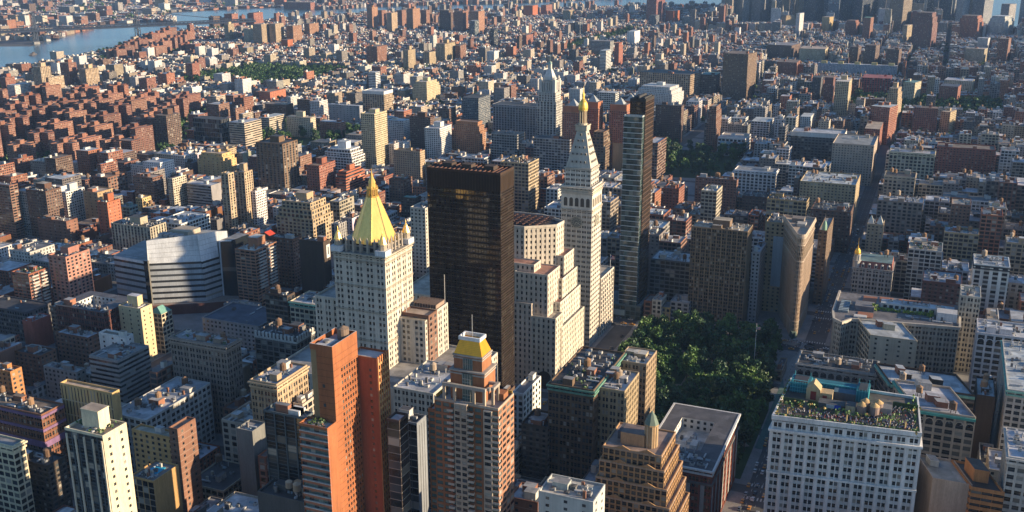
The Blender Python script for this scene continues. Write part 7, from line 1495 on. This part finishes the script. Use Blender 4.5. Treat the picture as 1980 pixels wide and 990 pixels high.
# Brooklyn beyond the river
rb = random.Random(5)
y = 1700
while y < 8200:
    x = -2600
    while x > -6800:
        if in_view(x, y, 120) and land(x, y) and land(x + 30, y) and land(x - 10, y - 20) and not (x > -2650 and y < 3900) and (x < -2650 - 0 * y):
            side = (x < -2900 or y > 5000)
            if side:
                k = rb.random(); h = rb.uniform(7, 14) if k < .93 else rb.uniform(18, 48); w_ = rb.uniform(14, 46) if k < .7 else rb.uniform(30, 70)
                x0, x1, y0, y1 = x - w_, x, y, y + rb.uniform(18, 42)
                if free(x0, x1, y0, y1): CITY.append(dict(b=(x0, x1, y0, y1), h=h, col=rnd_shift(rb.choice(BR + BR + LT), rb, .2), sty='pun2', tank=False, rc=rnd_shift(rb.choice(RF), rb, .2), seed=rb.random(), d=dist(x, y)))
                x -= w_ + rb.choice((2, 2, 8, 16))
                continue
        x -= 40
    y += 54
# red brick housing blocks: cross-shaped plans
HOUSING = []
def scatter(P, sx, sy, hh, r):
    xs = [p[0] for p in P]; ys = [p[1] for p in P]; y = min(ys); row = 0
    while y < max(ys):
        x = min(xs) + (row % 2) * sx / 2
        while x < max(xs):
            px, py = x + r.uniform(-4, 4), y + r.uniform(-4, 4)
            if inside(px, py, P) and in_view(px, py, 60) and land(px, py) and free(px - 24, px + 24, py - 20, py + 20): HOUSING.append((px, py, hh * r.uniform(.80, 1.12), r.random() < .5))
            x += sx
        y += sy; row += 1
rs = random.Random(3)
scatter(STUY, 80, 71, 46, rs); scatter(REDS, 92, 80, 40, rs)

def wings(px, py, t):
    if t: return [(px - 22, px + 22, py - 6, py + 6), (px - 6.5, px + 6.5, py - 18, py - 6.05), (px - 6.5, px + 6.5, py + 6.05, py + 18)]
    return [(px - 19, px - 8, py - 19, py + 19), (px + 8, px + 19, py - 19, py + 19), (px - 7.95, px + 7.95, py - 6, py + 6)]

def emit(c, wm, rm, tm=None, near=False, hm=None):
    x0, x1, y0, y1 = c['b']; h = c['h']; rr = random.Random(int(c['seed'] * 1e9)); col = c['col']
    P = [(x0, y0), (x1, y0), (x1, y1), (x0, y1)]
    par = .9 if near else 0
    for i in range(4):
        p, q = P[i], P[(i + 1) % 4]
        party = i in (1, 3) and h < 30 and c['d'] < 1800 and rr.random() < .6
        if party: wm.q((*p, 0), (*q, 0), (*q, h), (*p, h), tuple(k * rr.uniform(.8, 1.05) for k in col))
        else: fq(wm, p, q, 0, h, c['sty'], col, c['seed'])
    rm.q(*[(*p, h) for p in P], c['rc'], ROOF)
    W, D = x1 - x0, y1 - y0
    if near: parapet(rm, x0, x1, y0, y1, h + .003, rr.uniform(.7, 1.3), .4, col)
    elif W > 6 and c['d'] < 3200:
        cc = tuple(min(.7, k * 1.25) for k in col)
        rm.box(x0, x1, y0 - .01, y0 + .5, h + .003, h + .8, cc); rm.box(x1 - .5, x1 + .01, y0 + .5, y1, h + .003, h + .8, cc)
    if W > 5 and D > 8:
        hb = hm if hm is not None else rm
        n = 1 if h < 22 else rr.randint(1, 3)
        for _ in range(n):
            w_, d = rr.uniform(2.4, min(7, W * .5)), rr.uniform(2.4, min(7, D * .4)); x, y = rr.uniform(x0 + w_ / 2 + .6, x1 - w_ / 2 - .6), rr.uniform(y0 + d / 2 + 1, y1 - d / 2 - 1)
            hb.box(x - w_ / 2, x + w_ / 2, y - d / 2, y + d / 2, h + .004, h + rr.uniform(2.4, 4.5), rr.choice((col, (.24, .12, .08), (.48, .46, .42), (.55, .55, .53))), rr.choice(RF), PLAIN, ROOF)
        if near: clutter(hb, x0 + 1, x1 - 1, y0 + 1, y1 - 1, h, rr, int(min(14, 2 + W * D / 70)))
    if c['tank'] and W > 9 and D > 9:
        m = tm if tm is not None else rm
        for _ in range(rr.choice((1, 1, 2)) if tm is None else 1): tank(m, rr.uniform(x0 + 3, x1 - 3), rr.uniform(y0 + 3, y1 - 3), h, rr.uniform(1.7, 2.3), rr)

# which of them show largest: paint everything far to near into a small id picture
def visible_counts():
    H_, W_ = 248, 495; ids = np.zeros((H_, W_), np.int32)
    items = [(c['d'], i, c['b'], c['h']) for i, c in enumerate(CITY)]
    items += [(dist((a + b) / 2, (c_ + d_) / 2, 40), -1, (a, b, c_, d_), 60) for a, b, c_, d_ in FOOT]
    items += [(dist(px, py, 20), -2, (px - 24, px + 24, py - 22, py + 22), h) for px, py, h, t in HOUSING]
    items.sort(key=lambda t: -t[0])
    for d, i, (x0, x1, y0, y1), h in items:
        pts = [proj(x, y, z) for x in (x0, x1) for y in (y0, y1) for z in (0, h)]
        pts = sorted((px / 4, py / 4) for px, py in pts)
        def half(ps):
            o = []
            for p in ps:
                while len(o) > 1 and (o[-1][0] - o[-2][0]) * (p[1] - o[-2][1]) - (o[-1][1] - o[-2][1]) * (p[0] - o[-2][0]) <= 0: o.pop()
                o.append(p)
            return o[:-1]
        hull = half(pts) + half(pts[::-1])
        l, r_ = max(0, int(pts[0][0])), min(W_ - 1, int(pts[-1][0]) + 1); t_, b_ = max(0, int(min(p[1] for p in pts))), min(H_ - 1, int(max(p[1] for p in pts)) + 1)
        if l >= r_ or t_ >= b_: continue
        X = np.arange(l, r_ + 1)[None, :] + .5; Y = np.arange(t_, b_ + 1)[:, None] + .5; m = np.ones((b_ - t_ + 1, r_ - l + 1), bool)
        for k in range(len(hull)):
            (ax, ay), (bx, by) = hull[k], hull[(k + 1) % len(hull)]; m &= ((bx - ax) * (Y - ay) - (by - ay) * (X - ax)) >= 0
        ids[t_:b_ + 1, l:r_ + 1][m] = i + 1 if i >= 0 else 0
    return np.bincount(ids.ravel(), minlength=len(CITY) + 1)[1:]
CNT = visible_counts()
order = sorted(range(len(CITY)), key=lambda i: -CNT[i])

CN = [('red', (.22, .085, .055)), ('orange-red', (.34, .14, .08)), ('brown', (.18, .10, .07)), ('cream', (.50, .44, .34)), ('buff', (.46, .40, .31)), ('white', (.60, .58, .54)), ('tan', (.40, .33, .24)), ('grey', (.35, .33, .31)), ('slate', (.14, .12, .11))]
RN = [('silvery', (.46, .48, .50)), ('pale', (.54, .54, .54)), ('grey', (.24, .24, .25)), ('dark', (.12, .12, .125)), ('black', (.06, .06, .065)), ('tan', (.34, .29, .24)), ('brown', (.2, .15, .12))]
near_name = lambda c, T_: min(T_, key=lambda t: sum((a - b)**2 for a, b in zip(c, t[1])))[0]
MARKS = [('gold pyramid', 720, 420), ('black tower', 905, 480), ('clock tower', 1125, 450), ('slim tower', 1235, 400), ('wedge building', 1550, 520), ('gold-capped tower', 915, 760), ('orange slab', 660, 800),
         ('roof garden', 1640, 860), ('cream tower', 190, 850), ('white college', 330, 530), ('gold dome', 1664, 490), ('red library', 1697, 165), ('park trees', 1390, 740), ('yellow tower', 722, 270),
         ('ribbed tower', 535, 320), ('spired tower', 1066, 150), ('twin slab', 1430, 140), ('river bridge', 200, 60), ('red housing', 130, 250), ('three dark towers', 1690, 110), ('red skyscraper', 1270, 20),
         ('terracotta ziggurat', 1250, 910), ('arched block', 1815, 830), ('white tower', 1920, 540), ('cream hotel', 823, 170), ('pinkish tower', 130, 540), ('tan twins', 455, 390), ('avenue trees', 1150, 80), ('maroon tower', 1790, 60)]
def place_label(x, y, z, core):
    px, py = proj(x, y, z); nm, mx, my = min(MARKS, key=lambda m: (m[1] - px)**2 + (m[2] - py)**2 * 2.2); dx, dy = px - mx, py - my
    if abs(dx) < 26: rel = 'behind' if dy < 0 else 'in front of'
    else:
        s_ = 'left of' if dx < 0 else 'right of'
        rel = s_ if abs(dy) < 40 else (('behind and ' if dy < 0 else 'before and ') + s_)
    return core, f'{rel} the {nm}', (px, py)
ORD = ['first', 'second', 'third', 'fourth', 'fifth', 'sixth', 'seventh', 'eighth', 'ninth', 'tenth', 'eleventh', 'twelfth']
PENDING = []
def later(o, core, rel, p): PENDING.append((core, rel, p, o))
def settle():
    g = {}
    for core, rel, p, o in PENDING: g.setdefault((core, rel), []).append((p, o))
    for (core, rel), L in g.items():
        if len(L) == 1: L[0][1]['label'] = f'{core} {rel}'; continue
        L.sort(key=lambda t: t[0][0])
        for i, (p, o) in enumerate(L): o['label'] = f'{core} {rel}, {ORD[min(i, 11)]} from left'

single = set()
for low_ in (True, False): single |= set([i for i in order if (CITY[i]['h'] < 24) == low_ and CNT[i] >= 2][:NSINGLE])
stuff_w, stuff_t = MB(), MB()
for i, c in enumerate(CITY):
    x0, x1, y0, y1 = c['b']
    if i in single:
        near = c['d'] < 1250; wm, rm, tm, hm = MB(), MB(), MB(), MB()
        emit(c, wm, rm, tm, near, hm); org = ((x0 + x1) / 2, (y0 + y1) / 2, 0)
        low = c['h'] < 24; nm = 'walk_up_house' if low else 'loft_building'
        o = wm.obj(nm, None, org); rm.obj('roof', o); 
        if hm.v: hm.obj('roof_huts' if False else 'roof_clutter', o, kind='stuff')
        if tm.v: tm.obj('water_tank', o)
        o['category'] = 'house' if low else 'loft'; o['group'] = 'low houses of the side streets' if low else 'loft buildings between the landmarks'
        wd = 'narrow' if x1 - x0 < 10 else ('wide' if x1 - x0 > 22 else ('low' if c['h'] < 16 else ('tall' if c['h'] > 36 else '')))
        core = f"{wd} {near_name(c['col'], CN)} {'house' if low else 'loft'} with {near_name(c['rc'], RN)} roof".strip()
        later(o, *place_label(org[0], org[1], c['h'], core))
    else: emit(c, stuff_w, stuff_w, stuff_w, False)
o = stuff_w.obj('distant_rooftops', None, (0, 0, 0), 'stuff'); tag(o, 'endless mass of small brick and pale city buildings filling the blocks to the horizon', 'city blocks')

# housing blocks
hs = sorted(HOUSING, key=lambda t: dist(t[0], t[1]))
for px, py, h, t in hs:
    rr = random.Random(int(px * 7 + py)); col = rnd_shift(rr.choice(((.24, .098, .062), (.18, .08, .056), (.26, .125, .085), (.21, .10, .07))), rr, .16); wm, rm = MB(), MB()
    for a, b, c_, d_ in wings(px, py, t):
        Q = [(a, c_), (b, c_), (b, d_), (a, d_)]
        for i in range(4): fq(wm, Q[i], Q[(i + 1) % 4], 0, h, 'pun3', col, rr.random())
        rm.q(*[(*p, h) for p in Q], (.15, .115, .10), ROOF); parapet(rm, a, b, c_, d_, h + .003, .9, .6, col, (.42, .30, .24))
    o = wm.obj('housing_block', None, (px, py, 0)); rm.obj('roof', o); hb = MB(); hut(hb, px, py, h, 9, 8, 6, col, (.3, .22, .18)); hb.obj('lift_house', o)
    o['category'] = 'housing block'; o['group'] = 'red brick housing blocks'; later(o, *place_label(px, py, h, ('cross-shaped' if t else 'H-shaped') + ' red brick block'))
for cx, cy in ((0, 0),): pass

# ------------------------------------------------------------------ trees
def crown_mesh(seed, R, Hh, n, s, cols):
    r = random.Random(seed); mb = MB(); cl = []
    for i in range(int(9 + n / 90)):
        a = r.uniform(0, 6.283); q = math.sqrt(r.random()) * R * .72; z = r.uniform(.35, 1.0) ; q *= math.sqrt(max(.1, 1.1 - z * z * .75)); cl.append((q * math.cos(a), q * math.sin(a), Hh * z, R * r.uniform(.24, .42), r.choice(cols)))
    for i in range(n):
        cx, cy, cz, cr, cc = r.choice(cl); d = Vector((r.gauss(0, 1), r.gauss(0, 1), r.gauss(0, .8))).normalized() * cr * r.uniform(.55, 1.12); leafq(mb, (cx + d.x, cy + d.y, cz + d.z), s, r, cc)
    return mb
GREENS = [(.022, .066, .016), (.032, .088, .020), (.015, .048, .013), (.045, .10, .024)]
TINT = [(.028, .080, .020), (.045, .105, .022), (.022, .066, .022), (.070, .135, .028), (.036, .090, .018), (.030, .072, .026)]
CR = [crown_mesh(k, 5.4 + k * .35, 13 + (k * 7 % 4), 900, .6, [tuple(v * q for v in TINT[k]) for q in (.75, 1, 1.25)]).mesh('crown') for k in range(6)]
def trunk_mesh(seed):
    r = random.Random(seed); mb = MB(); c = (.09, .065, .045); mb.tube((0, 0, 0), (.1, 0, 5), .42, c, 7, r2=.3)
    for i in range(5): a = i * 1.3 + r.random(); mb.tube((.1, 0, 4 + i * .4), (2.6 * math.cos(a), 2.6 * math.sin(a), 9.5), .2, c, 5, r2=.06)
    return mb.mesh('trunk')
TK = [trunk_mesh(k) for k in range(3)]
rt = random.Random(11)
def tree(x, y, s, label, group):
    k = rt.randrange(6); o = bpy.data.objects.new('park_tree', TK[k % 3]); o.location = (x, y, .2); o.scale = (s, s, s * rt.uniform(.9, 1.15)); o.rotation_euler = (0, 0, rt.uniform(0, 6.28)); C.objects.link(o)
    c = bpy.data.objects.new('crown', CR[k]); c.parent = o; C.objects.link(c); tag(o, label, 'tree', group)
pts = []
P0 = PARKS[0]
tries = 0
while tries < 5000 and len(pts) < 190:
    tries += 1; x, y = rt.uniform(-131, -17), rt.uniform(598, 836)
    if not inside(x, y, P0) or math.hypot(x + 79, y - 712) < 13 or math.hypot(x + 80, y - 770) < 16 or math.hypot(x + 34, y - 800) < 9: continue
    if all(math.hypot(x - a, y - b) > 8.2 for a, b in pts): pts.append((x, y)); tree(x, y, rt.uniform(.85, 1.3), 'dark leafy tree among its like in the park before the clock tower', 'trees of the near park')
for P, n, lab, grp in ((PARKS[1], 60, 'dark leafy tree in the square beyond the slim glass tower', 'trees of the far square'), (PARKS[2], 45, 'dark tree in the small square behind the dark golden tower', 'trees of the small square')):
    k = 0
    xs = [p[0] for p in P]; ys = [p[1] for p in P]; pp = []
    for _ in range(3000):
        x, y = rt.uniform(min(xs), max(xs)), rt.uniform(min(ys), max(ys))
        if k < n and inside(x, y, P) and all(math.hypot(x - a, y - b) > 10 for a, b in pp): pp.append((x, y)); tree(x, y, rt.uniform(.9, 1.4), lab, grp); k += 1
far = MB(); protos = [crown_mesh(100 + k, 6, 13, 60, 1.5, GREENS) for k in range(4)]
def far_tree(x, y, s):
    p = protos[rt.randrange(4)]; far.v += [(x + a * s, y + b * s, c * s) for a, b, c in p.v]; far.uv += p.uv; far.wp += p.wp; far.mi += p.mi; far.col += p.col
for P, sp in ((PARKS[3], 15), (PARKS[4], 13), (PARKS[5], 13), (STUY, 17), (REDS, 20)):
    xs = [p[0] for p in P]; ys = [p[1] for p in P]; y = min(ys)
    while y < max(ys):
        x = min(xs)
        while x < max(xs):
            a, b = x + rt.uniform(-5, 5), y + rt.uniform(-5, 5)
            if inside(a, b, P) and in_view(a, b): far_tree(a, b, rt.uniform(.7, 1.3))
            x += sp
        y += sp
for (a, b) in zip(SHORE[1:7], SHORE[2:8]):       # the strip park along the river
    L = math.hypot(b[0] - a[0], b[1] - a[1])
    for i in range(int(L / 9)):
        t_ = rt.random(); o_ = rt.uniform(8, 46); far_tree(a[0] + (b[0] - a[0]) * t_ + o_, a[1] + (b[1] - a[1]) * t_, rt.uniform(.8, 1.3))
for _ in range(3800):                             # street and yard trees of the low quarters
    x, y = rt.uniform(-2000, 250), rt.uniform(1500, 3600)
    if in_view(x, y) and land(x, y) and not (x > -420 and y < 1900 and x < 0): 
        if rt.random() < .6:
            n_ = min(range(0, 15), key=lambda k: abs(ST_Y(k) - y)); y = ST_Y(n_) + rt.choice((-6.5, 6.5)) if y < 2700 else y
        far_tree(x, y, rt.uniform(.5, .95))
for _ in range(500):
    x, y = rt.uniform(-6000, -3000), rt.uniform(2200, 6000)
    if in_view(x, y) and land(x, y): far_tree(x, y, rt.uniform(1, 2))
for xx in list(range(-1050, -320, 11)): pass
o = far.obj('distant_trees', None, (0, 0, 0), 'stuff'); tag(o, 'tree crowns of far parks, yards and side streets between the low roofs', 'trees')

# ------------------------------------------------------------------ ground, water, roads
g = MB(); g.q((-9000, -500, 0), (3200, -500, 0), (3200, 11800, 0), (-9000, 11800, 0), (.05, .05, .05), GROUND); g.obj('ground', None, (0, 0, 0), 'structure')
wt = MB()
def fan(P, z):
    import mathutils.geometry as G
    for t in G.tessellate_polygon([[Vector((p[0], p[1], 0)) for p in P]]):
        a, b, c = [(*P[i], z) for i in t]; m = tuple((np.array(b) + np.array(c)) / 2); wt.q(a, b, m, c, (.05, .1, .14), WATER)
fan(RIVER, .4); fan(HARBOUR, .46); wt.obj('water', None, (0, 0, 0), 'structure')
PAVE.obj('pavement', None, (0, 0, 0), 'structure')
pk = MB()
P = P0; pk.prism(P, 0, .2, (.035, .06, .022), (.04, .07, .025)); 
for Q in PARKS[1:]: pk.prism(Q, 0, .2, (.035, .06, .022), (.04, .07, .025))
pk.obj('lawn', None, (0, 0, 0), 'structure')
pt_ = MB()
for cx, cy, rx, ry in ((-79, 712, 11, 9), (-80, 770, 12, 14), (-34, 800, 7, 9)):
    pt_.prism([(cx + rx * math.cos(a * .524), cy + ry * math.sin(a * .524)) for a in range(12)], .2, .26, (.27, .21, .16))
for (a, b) in (((-140, 640), (-79, 712)), ((-79, 712), (-18, 640)), ((-79, 712), (-80, 770)), ((-80, 770), (-130, 815)), ((-80, 770), (-34, 800))):
    d = Vector((b[0] - a[0], b[1] - a[1])); L = d.length; pt_.obox(((a[0] + b[0]) / 2, (a[1] + b[1]) / 2), (d.x / L, d.y / L), L / 2, 2, .2, .24, (.27, .22, .17))
pt_.obj('path', None, (0, 0, 0), 'structure')
pz = MB(); pz.prism([(-6, 715), (8, 745), (-6, 828), (-13, 800), (-13, 720)], 0, .15, (.30, .29, .27)); pz.prism([(-26, 842), (-8, 842), (-15, 830), (-24, 832)], 0, .15, (.30, .25, .21)); pz.prism([(-13, 640), (-8, 640), (-8, 735), (-13, 760)], .0, .152, (.10, .17, .15)); pz.obj('plaza', None, (0, 0, 0), 'structure')
mk = MB(); WH = (.55, .55, .53)
for yy in list(range(440, 700, 9)) + list(range(870, 1560, 10)):
    for xx in (-5.2, 0, 5.2): mk.q((xx - .1, yy, .012), (xx + .1, yy, .012), (xx + .1, yy + 3.4, .012), (xx - .1, yy + 3.4, .012), WH)
for yy in (496, 512, 576, 592, 655, 672, 814, 844, 905, 923):
    for i in range(9): mk.q((-8.5 + i * 2, yy - 1.7, .014), (-7.7 + i * 2, yy - 1.7, .014), (-7.7 + i * 2, yy + 1.7, .014), (-8.5 + i * 2, yy + 1.7, .014), WH)
for xx in (-178, -146, -128, -8, 14):
    for i in range(11): mk.q((xx - 1.7, 818 + i * 2, .016), (xx + 1.7, 818 + i * 2, .016), (xx + 1.7, 818.8 + i * 2, .016), (xx - 1.7, 818.8 + i * 2, .016), WH)
mk.obj('road_markings', None, (0, 0, 0), 'structure')

# ------------------------------------------------------------------ vehicles
def car_meshes(kind):
    b, gl, wh = MB(), MB(), MB(); L, W_, H1, H2 = (4.7, 1.85, .85, 1.45) if kind != 'van' else (6.4, 2.2, 1.2, 2.7)
    def body(col):
        m = MB(); w2, l2 = W_ / 2, L / 2
        m.prism([(-w2, -l2), (w2, -l2), (w2, l2), (-w2, l2)], .3, .6, col, mi=CAR); m.prism([(-w2, -l2), (w2, -l2), (w2, l2), (-w2, l2)], .6, H1, col, mi=CAR, topP=[(-w2 * .94, -l2 * .97), (w2 * .94, -l2 * .97), (w2 * .94, l2 * .97), (-w2 * .94, l2 * .97)])
        a, c = (-l2 * .52, l2 * .60) if kind != 'van' else (-l2 * .97, l2 * .72); e, f = (-l2 * .34, l2 * .28) if kind != 'van' else (-l2 * .95, l2 * .5)
        m.prism([(-w2 * .8, e), (w2 * .8, e), (w2 * .8, f), (-w2 * .8, f)], H2 - .06, H2, col, mi=CAR)
        if kind == 'cab': m.box(-.3, .3, -.15, .15, H2 + .002, H2 + .16, (.6, .5, .2))
        return m, (a, c, e, f)
    return L, W_, H1, H2, body
CARM = {}
def car_mesh(kind, col):
    k = (kind, col)
    if k not in CARM:
        L, W_, H1, H2, body = car_meshes(kind); m, (a, c, e, f) = body(col); w2 = W_ / 2; gm, wm = MB(), MB()
        gm.prism([(-w2 * .92, a), (w2 * .92, a), (w2 * .92, c), (-w2 * .92, c)], H1 + .002, H2 - .062, (.03, .03, .03), mi=PANE, topP=[(-w2 * .78, e), (w2 * .78, e), (w2 * .78, f), (-w2 * .78, f)])
        for i in range(10): 
            a0, a1 = i * .628, (i + 1) * .628; wm.q((-.1, .33 * math.cos(a0), .33 * math.sin(a0)), (.1, .33 * math.cos(a0), .33 * math.sin(a0)), (.1, .33 * math.cos(a1), .33 * math.sin(a1)), (-.1, .33 * math.cos(a1), .33 * math.sin(a1)), (.02, .02, .02))
            for sx in (-.1, .1): wm.q((sx, 0, 0), (sx, .33 * math.cos(a0), .33 * math.sin(a0)), (sx, .33 * math.cos((a0 + a1) / 2), .33 * math.sin((a0 + a1) / 2)), (sx, .33 * math.cos(a1), .33 * math.sin(a1)), (.05, .05, .05))
        CARM[k] = (m.mesh('car_body'), gm.mesh('car_windows'), wm.mesh('wheel'), W_, L)
    return CARM[k]
CAB = (.55, .24, .02); CARC = [(.03, .03, .035), (.5, .5, .5), (.22, .23, .25), (.08, .09, .12), (.6, .6, .58)]
rc = random.Random(21); NC = [0]
def car(x, y, rot, kind, col, where, wheels):
    bm, gm, wm, W_, L = car_mesh(kind, col); nm = {'cab': 'taxi_cab', 'van': 'delivery_van'}.get(kind, 'parked_car')
    o = bpy.data.objects.new(nm, bm); o.location = (x, y, .02); o.rotation_euler = (0, 0, rot); C.objects.link(o)
    q = bpy.data.objects.new('car_windows', gm); q.parent = o; C.objects.link(q)
    if wheels:
        for sx in (-1, 1):
            for sy in (-1, 1): q = bpy.data.objects.new('wheel', wm); q.parent = o; q.location = (sx * (W_ / 2 - .08), sy * L * .3, .33); C.objects.link(q)
    cn = 'yellow' if kind == 'cab' else near_name(col, [('black', (.03, .03, .035)), ('silver', (.5, .5, .5)), ('grey', (.22, .23, .25)), ('dark blue', (.08, .09, .12)), ('white', (.6, .6, .58))])
    o['category'] = {'cab': 'taxi', 'van': 'van'}.get(kind, 'car'); o['group'] = 'traffic ' + where; px = proj(x, y, 1); later(o, f"{cn} {dict(cab='taxi', van='delivery van').get(kind, 'car')}", where, (px[1], px[0])); NC[0] += 1
def row(xs, ys, rot, where, p, wheels, step=7.0):
    for x in xs:
        y = ys[0] + rc.uniform(0, 6)
        while y < ys[1]:
            if rc.random() < p:
                k = rc.random(); car(x + rc.uniform(-.3, .3), y, rot, *(('cab', CAB) if k < .42 else (('van', rc.choice(((.6, .6, .58), (.3, .18, .08)))) if k < .5 else ('car', rc.choice(CARC)))), where, wheels)
            y += step + rc.uniform(0, 4)
row((-7.6, -2.7, 2.6, 7.4), (440, 700), 0, 'on the avenue along the park trees', .62, True)
row((-6, 0, 6), (735, 840), 0, 'on the avenue beside the plaza', .6, True)
row((-7.6, -2.7, 2.6, 7.4), (862, 1240), 0, 'on the avenue right of the wedge building', .5, False, 8)
row((-163, -150), (600, 815), 0, 'on the street left of the park trees', .4, False, 9)
def rowx(ys, xs, where, p):
    for y in ys:
        x = xs[0]
        while x < xs[1]:
            if rc.random() < p: car(x, y + rc.uniform(-.3, .3), math.pi / 2, *(('cab', CAB) if rc.random() < .4 else ('car', rc.choice(CARC))), where, False)
            x += 7 + rc.uniform(0, 5)
rowx((822, 827, 833, 838), (-165, 10), 'on the cross street behind the park trees', .45)
row((-316, -306), (430, 620), 0, 'on the street below the pale flat roof', .35, False, 9)
rowx((429, 424), (-420, -250), 'on the side street behind the pale flat roof', .3)
# Broadway's cars behind the wedge building
for i in range(26):
    t_ = i / 26 * 260; x, y = -6 - .42 * t_ - 22, 850 + t_
    if rc.random() < .5: car(x + rc.uniform(-5, 3), y, .38, *(('cab', CAB) if rc.random() < .5 else ('car', rc.choice(CARC))), 'on the slanting street left of the wedge building', False)
for i, (x, y, a, lab) in enumerate(((-2570, 2250, .5, 'small white ferry on the river before the bridge'), (-2720, 3300, 1.2, 'white boat beyond the bridge on the far reach of the river'), (-2430, 2330, .4, 'dark low barge near the near bank of the river'))):
    hl, cb = MB(), MB(); cc = (.6, .6, .58) if i < 2 else (.1, .09, .09); P = [(-5, -20), (5, -20), (5, 12), (0, 22), (-5, 12)]; hl.prism(P, -.3, 2.6, cc, (.35, .33, .3)); cb.box(-3.6, 3.6, -15, 5, 2.61, 6.2, cc); cb.box(-2.2, 2.2, -4, 3, 6.21, 9, cc)
    o = hl.obj('river_boat', None, (0, 0, 0)); o.location = (x, y, .5); o.rotation_euler = (0, 0, a); q = cb.mesh('cabin'); q = bpy.data.objects.new('cabin', q); q.parent = o; C.objects.link(q); tag(o, lab, 'boat')
# people on the plaza
rp = random.Random(8)
pm_ = []
for k in range(4): m = MB(); person(m, 0, 0, 0, random.Random(k)); pm_.append(m.mesh('person'))
for i in range(70):
    if i < 50: x, y = rp.uniform(-11, 2), rp.uniform(722, 815)
    else: x, y = rp.uniform(-25, -10), rp.uniform(834, 841)
    o = bpy.data.objects.new('person', pm_[i % 4]); o.location = (x, y, .155); o.rotation_euler = (0, 0, rp.uniform(0, 6.28)); C.objects.link(o); tag(o, 'tiny pedestrian standing on the paved plaza before the wedge building', 'person', 'pedestrians on the plaza')
fp = empty('flagpole', (-36.3, 768.5, .2), 'white flagpole rising above the park trees with a small flag at its top', 'flagpole'); m = MB(); m.tube((-36.3, 768.5, .2), (-36.3, 768.5, 38), .28, (.6, .6, .6), 8, r2=.12); m.obj('pole', fp)
m = MB(); [m.box(-36.2, -33.4, 768.45, 768.55, 33 + i * .35, 33.35 + i * .35, (.4, .05, .05) if i % 2 == 0 else (.6, .6, .58), bottom=True) for i in range(6)]; m.obj('flag', fp)
for i, (x, y) in enumerate(((-88, 706), (-70, 716))):
    o = empty('park_kiosk', (x, y, .26), ('tan-roofed kiosk' if i == 0 else 'grey-roofed kiosk') + ' in the clearing of the park', 'kiosk'); m = MB(); m.box(x - 4, x + 4, y - 3, y + 3, .26, 3.2, (.3, .26, .2)); m.obj('wall', o); m = MB(); m.prism([(x - 5, y - 4), (x + 5, y - 4), (x + 5, y + 4), (x - 5, y + 4)], 3.2, 5.2, (.34, .25, .18) if i == 0 else (.3, .3, .3), topP=[(x - 3, y - .2), (x + 3, y - .2), (x + 3, y + .2), (x - 3, y + .2)]); m.obj('roof', o)
settle()

# ------------------------------------------------------------------ air
hz = MB(); hz.box(-9400, 3600, -900, 12200, -1.5, 430, (1, 1, 1), bottom=True)
me = hz.mesh('haze'); me.materials.clear()
M_haze = bpy.data.materials.new('air'); M_haze.use_nodes = True; t = M_haze.node_tree; t.nodes.remove(t.nodes['Principled BSDF'])
pv = t.nodes.new('ShaderNodeVolumePrincipled'); pv.inputs['Color'].default_value = (.34, .58, 1.0, 1); pv.inputs['Density'].default_value = HAZE; pv.inputs['Anisotropy'].default_value = .0
t.links.new(pv.outputs[0], t.nodes['Material Output'].inputs['Volume']); me.materials.append(M_haze)
o = bpy.data.objects.new('haze', me); C.objects.link(o); o['kind'] = 'stuff'; tag(o, 'thin blue evening haze over the far city', 'haze')
scn.cycles.volume_step_rate = 20; scn.cycles.volume_max_steps = 64
print('objects', len(bpy.data.objects), 'panes', NPANES[0], 'city', len(CITY), 'housing', len(HOUSING), 'cars', NC[0], 'script s', round(time.time() - T0, 1))
